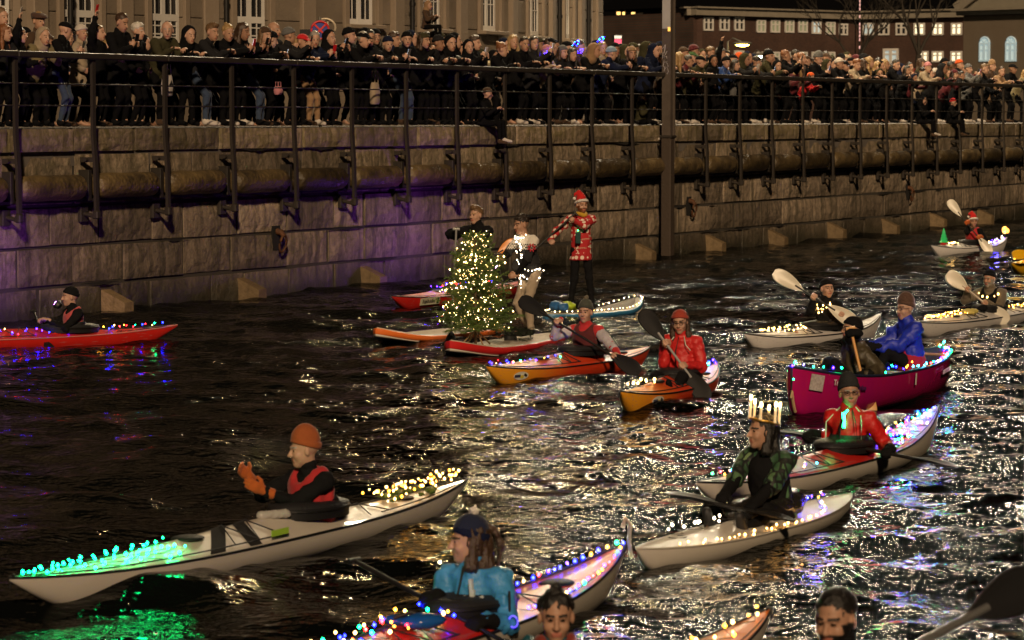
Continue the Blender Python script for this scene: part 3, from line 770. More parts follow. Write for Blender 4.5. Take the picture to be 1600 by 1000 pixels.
class Sculpt:
    def __init__(s): s.ops = []
    def cap(s, a, b, r1, r2=None, k=.03, sq=None, mode='add'):
        a = A3(a); b = A3(b); r2 = r1 if r2 is None else r2; m = max(r1, r2) * (1.0 if sq is None else max(1, 1 / sq[1])) + .05
        s.ops.append((mode, 'cap', (a, b, r1, r2, sq), k, np.minimum(a, b) - m, np.maximum(a, b) + m)); return s
    def ell(s, c, r, k=.03, M=None, mode='add'):
        c = A3(c); r = A3(r if hasattr(r, '__len__') else (r, r, r)); m = float(r.max()) + .05
        s.ops.append((mode, 'ell', (c, r, None if M is None else np.array(M, np.float32)), k, c - m, c + m)); return s
    def cut(s, p, n, k=.0):
        """keep the side the normal points away from"""
        s.ops.append(('cut', 'pl', (A3(p), A3(Vector(n).normalized())), k, None, None)); return s
    def mesh(s, name, coarse=.02, fine=None, boxes=(), fold=0.0, fsc=14.0, fdir=(1, 1, 1)):
        adds = [o for o in s.ops if o[0] == 'add']
        lo = np.min([o[4] for o in adds], 0) + .02; hi = np.max([o[5] for o in adds], 0) - .02
        ax = []
        for i in range(3):
            xs = [lo[i]]
            while xs[-1] < hi[i]:
                x = xs[-1]; st = coarse
                if fine:
                    for (bl, bh) in boxes:
                        if bl[i] - coarse * .8 <= x <= bh[i]: st = fine
                xs.append(x + st)
            ax.append(np.array(xs, np.float32))
        nx_, ny_, nz_ = (len(a) for a in ax)
        D = np.full((nx_, ny_, nz_), .3, np.float32)
        for (mode, ty, pr, k, bl, bh) in s.ops:
            if ty == 'pl': sl = [slice(0, n) for n in (nx_, ny_, nz_)]
            else: sl = [slice(max(0, int(np.searchsorted(ax[i], bl[i])) - 1), int(np.searchsorted(ax[i], bh[i])) + 1) for i in range(3)]
            X = ax[0][sl[0]][:, None, None]; Y = ax[1][sl[1]][None, :, None]; Z = ax[2][sl[2]][None, None, :]
            if ty == 'cap':
                a, b, r1, r2, sq = pr; d = b - a; L2 = max(float(d @ d), 1e-9)
                px, py, pz = X - a[0], Y - a[1], Z - a[2]
                h = np.clip((px * d[0] + py * d[1] + pz * d[2]) / L2, 0, 1)
                qx = px - h * d[0]; qy = py - h * d[1]; qz = pz - h * d[2]
                if sq is not None:
                    n = sq[0]; t = (qx * n[0] + qy * n[1] + qz * n[2]) * (sq[1] - 1)
                    qx = qx + t * n[0]; qy = qy + t * n[1]; qz = qz + t * n[2]
                v = np.sqrt(qx * qx + qy * qy + qz * qz) - (r1 + (r2 - r1) * h)
            elif ty == 'ell':
                c, r, M = pr; px, py, pz = X - c[0], Y - c[1], Z - c[2]
                if M is not None:   # columns of M are the ellipsoid's own axes
                    px, py, pz = (px * M[0][0] + py * M[1][0] + pz * M[2][0], px * M[0][1] + py * M[1][1] + pz * M[2][1], px * M[0][2] + py * M[1][2] + pz * M[2][2])
                q1 = np.sqrt((px / r[0]) ** 2 + (py / r[1]) ** 2 + (pz / r[2]) ** 2)
                q2 = np.sqrt((px / r[0] ** 2) ** 2 + (py / r[1] ** 2) ** 2 + (pz / r[2] ** 2) ** 2)
                v = np.where(q2 > 1e-6, q1 * (q1 - 1) / np.maximum(q2, 1e-6), -r.min())
            else:
                p, n = pr; v = (X - p[0]) * n[0] + (Y - p[1]) * n[1] + (Z - p[2]) * n[2]
            cur = D[sl[0], sl[1], sl[2]]
            kk = max(k, 1e-4)
            if mode == 'add': h = np.maximum(kk - np.abs(cur - v), 0) / kk; D[sl[0], sl[1], sl[2]] = np.minimum(cur, v) - h * h * kk * .25
            elif mode == 'sub': h = np.maximum(kk - np.abs(cur + v), 0) / kk; D[sl[0], sl[1], sl[2]] = np.maximum(cur, -v) + h * h * kk * .25
            else: h = np.maximum(kk - np.abs(cur - v), 0) / kk; D[sl[0], sl[1], sl[2]] = np.maximum(cur, v) + h * h * kk * .25
        if fold:
            near = np.abs(D) < .05; I = np.argwhere(near)
            P = np.stack([ax[0][I[:, 0]], ax[1][I[:, 1]], ax[2][I[:, 2]]], -1)
            w = P * A3(fdir)
            n = vnoise(w, fsc, 3.3) * .65 + vnoise(w, fsc * 2.3, 9.1) * .35
            n = 1 - np.abs(n * 2 - 1) * 1.6
            D[near] += (fold * n).astype(np.float32)
        S = D < 0
        c = np.zeros((nx_ - 1, ny_ - 1, nz_ - 1), np.uint8)
        offs = [(i, j, k) for i in (0, 1) for j in (0, 1) for k in (0, 1)]
        for (i, j, k) in offs: c += S[i:nx_ - 1 + i, j:ny_ - 1 + j, k:nz_ - 1 + k]
        act = np.argwhere((c > 0) & (c < 8)); idm = np.full(c.shape, -1, np.int32)
        idm[act[:, 0], act[:, 1], act[:, 2]] = np.arange(len(act))
        cv = {o: D[act[:, 0] + o[0], act[:, 1] + o[1], act[:, 2] + o[2]] for o in offs}
        acc = np.zeros((len(act), 3), np.float32); cnt = np.zeros(len(act), np.float32)
        for o1 in offs:
            for axi in range(3):
                if o1[axi]: continue
                o2 = tuple(1 if t == axi else o1[t] for t in range(3))
                a, b = cv[o1], cv[o2]; m = (a < 0) != (b < 0)
                t = np.where(m, a / np.where(m, a - b, 1), 0)
                pt = np.tile(A3(o1), (len(act), 1)); pt[:, axi] = t
                acc += pt * m[:, None]; cnt += m
        f = acc / np.maximum(cnt, 1)[:, None]
        V = np.stack([ax[i][act[:, i]] + f[:, i] * (ax[i][act[:, i] + 1] - ax[i][act[:, i]]) for i in range(3)], -1)
        Q = []
        for axi in range(3):
            sh = [slice(None)] * 3; s2 = [slice(None)] * 3; sh[axi] = slice(0, -1); s2[axi] = slice(1, None)
            A_ = S[tuple(sh)]; B_ = S[tuple(s2)]; E = np.argwhere(A_ != B_); u, v = [(1, 2), (2, 0), (0, 1)][axi]
            ok = (E[:, u] > 0) & (E[:, v] > 0) & (E[:, u] < D.shape[u] - 1) & (E[:, v] < D.shape[v] - 1); E = E[ok]
            ins = A_[E[:, 0], E[:, 1], E[:, 2]]
            def g(du, dv):
                e = E.copy(); e[:, u] += du; e[:, v] += dv; return idm[e[:, 0], e[:, 1], e[:, 2]]
            q = np.stack([g(-1, -1), g(0, -1), g(0, 0), g(-1, 0)], -1); q[~ins] = q[~ins][:, ::-1]; Q.append(q)
        Q = np.concatenate(Q); Q = Q[(Q >= 0).all(1)]
        return mesh_np(name, V, Q)

# ---- head, in its own frame: +y is where the face looks, z up, origin between the ears
HS = 1.07
def head_ops(S, HM, detail=True, jaw=1.0, nose=1.0):
    X = HM.to_3x3().normalized(); hs = HS; S0 = S
    class _S:
        def ell(s, c, r, k=.03, M=None, mode='add'): S0.ell(c, [q * hs for q in r] if hasattr(r, '__len__') else r * hs, k, M, mode)
        def cap(s, a, b, r1, r2=None, k=.03, sq=None, mode='add'): S0.cap(a, b, r1 * hs, None if r2 is None else r2 * hs, k, sq, mode)
    S = _S()
    def p(x, y, z): return HM @ Vector((x, y, z))
    S.ell(p(0, -.015, .035), (.076, .096, .085), .02, X); S.ell(p(0, .022, -.035), (.060 * jaw, .066, .078), .03, X)
    S.ell(p(0, .058, -.095), .021 * jaw, .03)
    if detail:
        for sx in (-1, 1):
            S.ell(p(sx * .036, .060, -.030), .024, .02); S.ell(p(sx * .030, .098, .008), (.019, .017, .012), .012, X, 'sub')
            S.cap(p(sx * .012, .088, .026), p(sx * .046, .074, .024), .009, .007, .014)
            S.ell(p(sx * .029, .074, .006), .0135, .003)
            S.ell(p(sx * .078, -.004, -.004), (.011, .019, .031), .008, X)
        S.cap(p(0, .084, .012), p(0, .108 * nose, -.028), .008, .0125, .012)
        for sx in (-1, 1): S.ell(p(sx * .012, .098, -.031), .0085, .008)
        S.cap(p(-.019, .081, -.058), p(.019, .081, -.058), .0085, None, .006); S.cap(p(-.016, .080, -.069), p(.016, .080, -.069), .0085, None, .006)
        S.cap(p(-.022, .0925, -.0635), p(.022, .0925, -.0635), .003, None, .004, mode='sub')
    else:
        S.cap(p(0, .084, .012), p(0, .106, -.028), .010, .014, .012)
        for sx in (-1, 1): S.ell(p(sx * .029, .104, .008), (.020, .014, .012), .012, X, 'sub'); S.ell(p(sx * .078, -.004, -.004), (.012, .02, .032), .01, X)
        S.cap(p(-.018, .078, -.062), p(.018, .078, -.062), .012, None, .01)
def hand_ops(S, W, d, n, side, curl=.5, scale=1.0, detail=True, bulk=0.0, spread=1.0):
    """W wrist, d direction of the fingers, n out of the palm, side +1 right hand, -1 left"""
    d = Vector(d).normalized(); n = Vector(n); n = (n - d * n.dot(d)).normalized(); t = d.cross(n) * side   # towards the thumb
    W = Vector(W); c = W + d * .05 * scale
    X = Matrix((t, d, n)).transposed()
    S.cap(W - d * .02, W + d * .02, .026 * scale + bulk, .024 * scale + bulk, .02, (A3(n), 1.25))
    S.ell(c, ((.042 * scale + bulk), .050 * scale, .019 * scale + bulk), .012, X)
    r = .0088 * scale + bulk * .8
    for i, (o, ln) in enumerate(((.030, .072), (.010, .080), (-.010, .074), (-.029, .058))):
        b0 = W + d * (.085 - abs(i - 1.2) * .004) * scale + t * o * scale * spread
        a1 = curl * 1.0; a2 = curl * 2.3
        d1 = d * math.cos(a1) + n * math.sin(a1) + t * (o * 1.5 * (spread - .9)); d2 = d * math.cos(a2) + n * math.sin(a2)
        p1 = b0 + d1 * ln * .5 * scale; p2 = p1 + d2 * ln * .5 * scale
        S.cap(b0, p1, r * 1.1, r, .006); S.cap(p1, p2, r, r * .85, .004)
    b0 = W + d * .025 * scale + t * .028 * scale; th = (d * .55 + t * .75 + n * (.2 + curl * .6)).normalized(); th2 = (d * .85 + t * (.45 - curl * .6) + n * (.2 + curl * .5)).normalized()
    p1 = b0 + th * .038 * scale; p2 = p1 + th2 * .036 * scale
    S.cap(b0, p1, r * 1.5, r * 1.25, .012); S.cap(p1, p2, r * 1.2, r, .005)
def ik(A, B, l1, l2, pole):
    A = Vector(A); B = Vector(B); d = B - A; L = d.length; mx = (l1 + l2) * .995
    if L > mx: B = A + d.normalized() * mx; d = B - A; L = mx
    a = (l1 * l1 - l2 * l2 + L * L) / (2 * L); h = math.sqrt(max(l1 * l1 - a * a, 0)); u = d.normalized(); p = Vector(pole); p = (p - u * p.dot(u))
    if p.length < 1e-4: p = Vector((0, 0, -1)) - u * u.z * -1
    return A + u * a + p.normalized() * h, B

SKIN = {}
def skin_mats(tone, hair, beard=None):
    key = (tone, hair, beard)
    if key not in SKIN:
        s = {'fair': (.50, .30, .215), 'mid': (.42, .24, .16), 'tan': (.30, .16, .10), 'dark': (.14, .075, .045)}[tone]
        ms = mat('skin_' + tone, s, .5, noise=(30, .35, tuple(x * .8 for x in s)), spec=.35, bump=(120, .15, .002))
        ms.node_tree.nodes['Principled BSDF'].inputs['Subsurface Weight'].default_value = .08
        ms.node_tree.nodes['Principled BSDF'].inputs['Subsurface Radius'].default_value = (.012, .005, .003)
        eye = mat('eye_dark', (.02, .014, .01), .12); lip = mat('lips', (s[0] * .75, s[1] * .45, s[2] * .45), .4)
        SKIN[key] = [ms, eye, lip, HAIR(hair), HAIR(beard or hair)]
    return SKIN[key]
HC_ = {'black': (.010, .008, .007), 'brown': (.055, .028, .014), 'dark': (.022, .013, .008), 'blond': (.38, .24, .10), 'ginger': (.22, .08, .025), 'grey': (.33, .31, .28), 'white': (.62, .58, .52), 'fairbrown': (.16, .09, .04)}
def HAIR(c): return mat('hair_' + c, HC_[c], .45, bump=(90, .9, .01), noise=(40, .6, tuple(x * .45 for x in HC_[c])), spec=.6)

class Pose: pass
def skeleton(pelvis=(0, 0, .93), lean=0, side=0, twist=0, head=(0, 0, 0), hl=None, hr=None, fl=None, fr=None, torso=.50, kl=(.15, 1, 0), kr=(-.15, 1, 0),
             el=(-.5, -.5, -1), er=(.5, -.5, -1), headshift=(0, 0, 0), sw=.175):
    """all in the person's own frame; angles in degrees; hl, hr = (wrist, finger direction, palm direction, curl)"""
    s = Pose(); s.P = Vector(pelvis)
    T = Matrix.Rotation(R(twist), 3, 'Z') @ Matrix.Rotation(R(-lean), 3, 'X') @ Matrix.Rotation(R(side), 3, 'Y'); s.T = T
    s.waist = s.P + T @ Vector((0, 0, .16)); s.chest = s.P + T @ Vector((0, -.005, torso - .14)); s.N = s.P + T @ Vector((0, .0, torso))
    s.sh = {-1: s.P + T @ Vector((-sw, -.01, torso - .055)), 1: s.P + T @ Vector((sw, -.01, torso - .055))}
    yaw, pit, rol = head
    HR_ = Matrix.Rotation(R(yaw), 3, 'Z') @ Matrix.Rotation(R(pit), 3, 'X') @ Matrix.Rotation(R(rol), 3, 'Y')
    hc = s.N + (T @ Vector((0, .01, .075))) + HR_ @ Vector((0, .025, .095)) + Vector(headshift)
    s.HM = Matrix.Translation(hc) @ HR_.to_4x4() @ Matrix.Scale(HS, 4); s.hc = hc
    s.el = {}; s.wr = {}; s.hand = {-1: hl, 1: hr}
    for k, hnd, pole in ((-1, hl, el), (1, hr, er)): s.el[k], s.wr[k] = ik(s.sh[k], hnd[0], .285, .26, pole)
    s.hip = {-1: s.P + Vector((-.09, 0, -.02)), 1: s.P + Vector((.09, 0, -.02))}; s.kn = {}; s.an = {}
    for k, f, pole in ((-1, fl, kl), (1, fr, kr)):
        f = f or (k * .11, .0, .09); s.kn[k], s.an[k] = ik(s.hip[k], f, .44, .42, pole)
    s.foot = {k: (Vector((0, .17, -.03)) if s.an[k].z < s.kn[k].z - .2 else Vector((0, .06, .16))) for k in (-1, 1)}
    return s
def body_mesh(s, name, vox=(.03, .0065), detail=True, gloves=False, jaw=1.0):
    S = Sculpt(); Tn = A3(s.T @ Vector((0, 1, 0)))
    S.cap(s.P, s.waist, .115, .10, .03, (Tn, 1.25)); S.cap(s.waist, s.chest, .10, .12, .04, (Tn, 1.25)); S.cap(s.sh[-1], s.sh[1], .05, None, .05)
    for k in (-1, 1):
        S.cap(s.sh[k], s.el[k], .045, .036, .03); S.cap(s.el[k], s.wr[k], .036, .024, .02)
        S.cap(s.hip[k], s.kn[k], .072, .05, .04); S.cap(s.kn[k], s.an[k], .048, .034, .02); S.cap(s.an[k], s.an[k] + s.foot[k], .032, .026, .02)
    S.cap(s.N - s.T @ Vector((0, 0, .05)), s.HM @ Vector((0, -.02, -.06)), .057, .054, .03)
    head_ops(S, s.HM, detail, jaw)
    boxes = [(np.array(s.hc) - .125, np.array(s.hc) + .135)]
    if not gloves:
        for k in (-1, 1):
            w = s.wr[k]; h = s.hand[k]; hand_ops(S, w, h[1], h[2], k, h[3], detail=detail)
            c = np.array(w + Vector(h[1]).normalized() * .07); boxes.append((c - .095, c + .095))
    me = S.mesh(name, vox[0], vox[1], boxes)
    # eyes, lips, brows are areas of the same skin surface
    n = len(me.polygons); c = np.empty(n * 3, np.float32); me.polygons.foreach_get('center', c); c = c.reshape(-1, 3)
    Mi = np.array(s.HM.inverted()); q = c @ Mi[:3, :3].T + Mi[:3, 3]
    mi = np.zeros(n, np.int32)
    for sx in (-1, 1):
        mi[((q[:, 0] - sx * .029) / 1.35) ** 2 + (q[:, 1] - .088) ** 2 * .5 + ((q[:, 2] - .006) * 1.45) ** 2 < .0105 ** 2] = 1
        mi[(np.abs(q[:, 0] * sx - .030) < .021) & (np.abs(q[:, 2] - .0285 + .06 * (q[:, 0] * sx - .03) ** 2 * 20) < .0055) & (q[:, 1] > .055)] = 3
    mi[(np.abs(q[:, 0]) < .024) & (np.abs(q[:, 2] + .0635) < .0115) & (q[:, 1] > .078)] = 2
    me['beardq'] = 0
    s.facemask = (q, mi)
    me.polygons.foreach_set('material_index', mi)
    return me
def beard_faces(me, s):
    q, mi = s.facemask; mi = mi.copy()
    b = (q[:, 2] < -.040) & (q[:, 1] > -.01) & (q[:, 2] > -.14) & (np.abs(q[:, 0]) < .09) & (mi != 2) & ~((np.abs(q[:, 0]) < .014) & (q[:, 1] > .1))
    b |= (q[:, 2] < -.0) & (q[:, 2] > -.1) & (np.abs(q[:, 0]) > .052) & (q[:, 1] > -.0) & (q[:, 1] < .06)
    mi[b & (mi == 0)] = 4; me.polygons.foreach_set('material_index', mi); me.update()
def jacket_mesh(s, name, vox=.016, bulk=.0, fold=.02, length=.0, sleeve=1.0, collar=.0, fsc=13, bare=False):
    S = Sculpt(); Tn = A3(s.T @ Vector((0, 1, 0))); b = bulk
    lowp = s.P + s.T @ Vector((0, 0, -.12 - length))
    S.cap(lowp, s.waist, .172 + b + length * .1, .145 + b, .05, (Tn, 1.14)); S.cut(s.P + s.T @ Vector((0, 0, -.09 - length)), s.T @ Vector((0, 0, -1)), .015); S.cap(s.waist, s.chest, .138 + b, .155 + b * .8, .06, (Tn, 1.28))
    S.cap(s.sh[-1] * .93 + s.sh[1] * .07, s.sh[1] * .93 + s.sh[-1] * .07, .072 + b * .7, None, .06)
    if collar: S.cap(s.N - s.T @ Vector((0, 0, .03)), s.N + s.T @ Vector((0, .015, .02 + collar)), .082 + b * .5, .078 + b * .4, .03)
    else: S.cap(s.N - s.T @ Vector((0, 0, .06)), s.N + s.T @ Vector((0, .01, .015)), .075, .068, .03)
    for k in (-1, 1):
        e = s.el[k]; w = s.el[k].lerp(s.wr[k], min(sleeve, 1) * .97)
        S.cap(s.sh[k], e, .072 + b * .8, .060 + b * .8, .035)
        if sleeve > .05: S.cap(e, w, .060 + b * .8, .043 + b * .5, .02)
    return S.mesh(name, vox, fold=fold, fsc=fsc)
def vest_mesh(s, name, vox=.014, bulk=.03):
    S = Sculpt(); T = s.T; Tn = A3(T @ Vector((0, 1, 0)))
    S.cap(s.P + T @ Vector((0, 0, .10)), s.chest + T @ Vector((0, 0, .02)), .158 + bulk, .168 + bulk, .05, (Tn, 1.22))
    for k in (-1, 1): S.cap(s.chest + T @ Vector((k * .10, .05, .0)), s.chest + T @ Vector((k * .10, -.04, .145)), .052, .042, .04)
    S.cut(s.P + T @ Vector((0, 0, .07)), T @ Vector((0, 0, -1)), .02)
    for k in (-1, 1): S.cap(s.sh[k] + T @ Vector((k * .05, 0, -.02)), s.sh[k] + T @ Vector((k * .09, 0, -.20)), .085, .07, .02, mode='sub')
    S.cap(s.N + T @ Vector((0, .0, .03)), s.N + T @ Vector((0, .2, .02)), .075, .085, .03, mode='sub')
    S.cap(s.P + T @ Vector((0, .3, .0)), s.P + T @ Vector((0, .3, .6)), .006, None, .01, mode='sub')
    for z in (.16, .27): S.cap(s.P + T @ Vector((-.3, .15, z)), s.P + T @ Vector((.3, .15, z)), .006, None, .012, mode='sub')
    return S.mesh(name, vox, fold=.008, fsc=9)
def trouser_mesh(s, name, vox=.02, bulk=.0, fold=.018):
    S = Sculpt(); S.cap(s.P + Vector((-.05, 0, .0)), s.P + Vector((.05, 0, .0)), .108 + bulk, None, .04)
    for k in (-1, 1):
        S.cap(s.hip[k], s.kn[k], .098 + bulk, .072 + bulk, .04); S.cap(s.kn[k], s.an[k] - (s.an[k] - s.kn[k]) * .06, .072 + bulk, .058 + bulk * 1.4, .03)
    return S.mesh(name, vox, fold=fold, fsc=11)
def shoe_mesh(s, k, name, vox=.016, boot=0.0):
    S = Sculpt(); a = s.an[k]; f = s.foot[k]
    S.cap(a + Vector((0, 0, .03 + boot)) if f.z < 0 else a, a, .046, .046, .02); S.cap(a + Vector((0, -.02, 0)) + f * .12, a + f, .046, .036, .03)
    return S.mesh(name, vox)
def glove_mesh(s, k, name, bulk=.006, vox=.008, mitten=False, cuff=.05):
    S = Sculpt(); w = s.wr[k]; h = s.hand[k]; fd = (s.wr[k] - s.el[k]).normalized()
    hand_ops(S, w, h[1], h[2], k, h[3], 1.04, bulk=bulk)
    if mitten:
        d = Vector(h[1]).normalized(); n = Vector(h[2]); n = (n - d * n.dot(d)).normalized(); S.ell(w + d * .09 + n * .015 * h[3], (.05, .05, .05), .03)
    S.cap(w - fd * cuff, w, .04 + bulk, .032 + bulk, .02)
    return S.mesh(name, vox)
# ---- headgear and hair, all in the head's frame (identity), placed with the head's matrix
GEAR = {}
def gear(kind, vox=.011):
    if (kind, vox) in GEAR: return GEAR[(kind, vox)]
    S = Sculpt(); out = []
    up = Vector((0, -.28, 1)).normalized()
    if kind in ('beanie', 'tallbeanie', 'pombeanie'):
        h = {'beanie': 0, 'tallbeanie': .03, 'pombeanie': .015}[kind]
        S.ell((0, -.016, .045 + h * .5), (.088, .107, .098 + h), .02); S.cut((0, 0, .038), -Vector((0, -.34, 1)), .008)
        S2 = Sculpt(); S2.ell((0, -.016, .04), (.094, .113, .098), .02); S2.cut((0, 0, .032), -Vector((0, -.34, 1)), .01); S2.cut((0, 0, .082), Vector((0, -.30, 1)), .012)
        out = [('crown', S.mesh('hat_crown', vox, fold=.004, fsc=25)), ('cuff', S2.mesh('cuff', vox))]
        if kind == 'pombeanie':
            S3 = Sculpt(); S3.ell((0, -.03, .172), .042, .01); out.append(('pompom', S3.mesh('pompom', vox * .8, fold=.02, fsc=60)))
    elif kind == 'santa':
        S.cap((0, -.015, .05), (0, -.02, .12), .088, .066, .03); S.cap((0, -.02, .12), (.03, -.03, .20), .066, .036, .03); S.cap((.03, -.03, .20), (.085, -.035, .175), .036, .02, .02); S.cap((.085, -.035, .175), (.10, -.035, .13), .02, .014, .02)
        S.cut((0, 0, .05), -Vector((0, -.3, 1)), .005)
        S2 = Sculpt()
        for i in range(20):
            t = i / 20 * 2 * math.pi; x, y = .086 * math.cos(t), -.016 + .104 * math.sin(t); S2.ell((x, y, .052 + .30 * y), .026, .02)
        S3 = Sculpt(); S3.ell((.105, -.035, .105), .03, .01)
        out = [('crown', S.mesh('hat_crown', vox, fold=.008)), ('fur_band', S2.mesh('fur_band', vox, fold=.008, fsc=60)), ('pompom', S3.mesh('pompom', vox * .8, fold=.008, fsc=60))]
    elif kind == 'cap':
        S.ell((0, -.016, .045), (.088, .107, .082), .02); S.cut((0, 0, .045), (0, .1, -1), .008); S.cap((-.03, .085, .052), (.03, .085, .052), .03, None, .03, (A3((0, 0, 1)), 3)); S.cap((-.03, .125, .042), (.03, .125, .042), .03, None, .03, (A3((0, 0, 1)), 4))
        out = [('crown', S.mesh('hat_crown', vox))]
    elif kind == 'flatcap':
        S.ell((0, .005, .075), (.105, .14, .042), .02, Matrix.Rotation(R(-14), 3, 'X')); S.ell((0, -.02, .05), (.088, .104, .07), .02); S.cut((0, 0, .035), -Vector((0, -.1, 1)), .008)
        out = [('crown', S.mesh('hat_crown', vox))]
    elif kind == 'hood':
        S.ell((0, -.03, .028), (.108, .122, .125), .02); S.cap((0, -.05, -.06), (0, -.06, -.14), .10, .115, .04); S.cap((0, .05, -.005), (0, .22, -.02), .073, .10, .02, mode='sub'); S.ell((0, .04, .0), (.075, .09, .098), .02, mode='sub')
        out = [('crown', S.mesh('hood', vox, fold=.008))]
    elif kind == 'helmet':
        S.ell((0, -.01, .05), (.105, .125, .105), .02); S.cut((0, 0, .03), -Vector((0, -.15, 1)), .008); out = [('crown', S.mesh('helmet', vox))]
    elif kind in ('short', 'curly', 'quiff'):
        cut = .05; S.ell((0, -.022, .050), (.090, .106, .094), .02); S.cap((-.06, .10, -.02), (.06, .10, -.02), .058, None, .02, mode='sub'); S.cut((0, 0, -.055), (0, .2, -1), .02)
        for sx in (-1, 1): S.ell((sx * .09, .02, -.04), (.035, .05, .052), .02, mode='sub')
        if kind == 'quiff': S.cap((-.03, .05, .112), (.03, .055, .115), .034, None, .04); S.cap((0, .0, .12), (0, .07, .115), .034, None, .04)
        if kind == 'curly': S.ell((0, -.02, .08), (.098, .108, .082), .03)
        out = [('hair', S.mesh('hair', vox, fold=.016 if kind != 'curly' else .024, fsc=55))]
    elif kind in ('long', 'wavy', 'ponytail', 'bun', 'lowhair'):
        S.ell((0, -.022, .046), (.094, .110, .100), .02)
        if kind in ('long', 'wavy', 'lowhair'):
            for sx in (-1, 1):
                S.cap((sx * .07, -.02, .03), (sx * .082, .0, -.13), .035, .045, .04)
                if kind != 'lowhair': S.cap((sx * .082, .0, -.13), (sx * .095, .03, -.26), .045, .038, .03)
            S.cap((0, -.08, .0), (0, -.09, -.20), .07, .08, .04)
        elif kind == 'ponytail': S.ell((0, -.13, .075), .03, .02); S.cap((0, -.14, .07), (0, -.19, -.02), .032, .03, .02); S.cap((0, -.19, -.02), (0, -.17, -.13), .03, .018, .02)
        else: S.ell((0, -.10, .11), .042, .02)
        S.cap((-.03, .11, -.045), (.03, .11, -.045), .070, None, .02, mode='sub'); S.ell((0, .07, -.045), (.063, .08, .085), .02, mode='sub')
        out = [('hair', S.mesh('hair', vox, fold=.018, fsc=30, fdir=(1.5, 1.5, .35)))]
    elif kind == 'bald':
        S.ell((0, -.03, .005), (.083, .098, .06), .02); S.cap((0, .06, -.02), (0, .2, -.02), .09, .12, .02, mode='sub'); S.cut((0, 0, .05), (0, 0, 1), .02); out = [('hair', S.mesh('hair', vox, fold=.006, fsc=40))]
    for _, m_ in out:
        if len(m_.vertices) > 3 and vox > .009:
            pass
    GEAR[(kind, vox)] = out
    return out
PARTN = {'crown': 'hat', 'cuff': 'hat_cuff', 'fur_band': 'fur_band', 'pompom': 'pompom', 'hair': 'hair'}
def put_gear(parent, HM, kind, mats, vox=.011):
    """mats: dict part -> material, or one material"""
    first = None
    for nm, me in gear(kind, vox):
        m = mats.get(nm, mats.get('crown') if nm != 'hair' else mats.get('hair')) if isinstance(mats, dict) else mats
        name = 'hood' if kind == 'hood' else ('helmet' if kind == 'helmet' else PARTN[nm])
        par = parent if first is None or nm == 'hair' else first
        o = bpy.data.objects.new(name, me); COL.objects.link(o); o.parent = par
        if len(me.materials) == 0: me.materials.append(m)
        o.material_slots[0].link = 'OBJECT'; o.material_slots[0].material = m
        if par is parent: o.matrix_local = HM
        if first is None and nm == 'crown': first = o
    return first

# ---- a detailed person in a boat or on a board
def person(label, M, s, tone='fair', hair='brown', gears=(), jacket=None, jopts=None, trousers=None, vest=None, vopts=None, gloves=None, glove_opts=None, shoes=None,
           beard=None, glasses=None, scarf=None, jaw=1.0, extra=None, vox=.0065):
    t = bpy.data.objects.new('person', None); COL.objects.link(t); t.matrix_world = M; tag(t, label, 'person', 'people in the boats')
    bme = body_mesh(s, 'body', (.03, vox), True, gloves is not None, jaw)
    if beard: beard_faces(bme, s)
    for m in skin_mats(tone, hair, beard): bme.materials.append(m)
    link('body', bme, t)
    if jacket: link('jacket', jacket_mesh(s, 'jacket', **(jopts or {})), t, jacket)
    if vest: link('life_vest', vest_mesh(s, 'life_vest', **(vopts or {})), t, vest)
    trousers = trousers or SHIRTB
    if trousers: link('trousers', trouser_mesh(s, 'trousers'), t, trousers)
    if gloves:
        for k in (-1, 1): link('glove', glove_mesh(s, k, 'glove', **(glove_opts or {})), t, gloves)
    if shoes:
        for k in (-1, 1): link('shoe', shoe_mesh(s, k, 'shoe'), t, shoes)
    for kind, mt in gears: put_gear(t, s.HM, kind, mt, .0085)
    if glasses:
        g = MB(); 
        for sx in (-1, 1):
            g.tube([(sx * .031 + .021 * math.cos(a), .102 + .000 * abs(math.cos(a)), .006 + .016 * math.sin(a)) for a in np.linspace(0, 2 * math.pi, 17)], .0025, 4, caps=False)
            g.tube([(sx * .052, .1, .01), (sx * .080, .05, .012), (sx * .084, -.01, .008)], .0025, 4)
        g.tube([(-.011, .105, .008), (.011, .105, .008)], .0025, 4)
        o = g.build('glasses', glasses, t); o.matrix_local = s.HM
    if scarf:
        S = Sculpt()
        for i in range(16):
            a = i / 16 * 2 * math.pi; S.ell(s.N + s.T @ Vector((.078 * math.cos(a), .02 + .078 * math.sin(a), .03 + .015 * math.sin(a * 2))), .036, .02)
        link('scarf', S.mesh('scarf', .012, fold=.008, fsc=20), t, scarf)
    return t
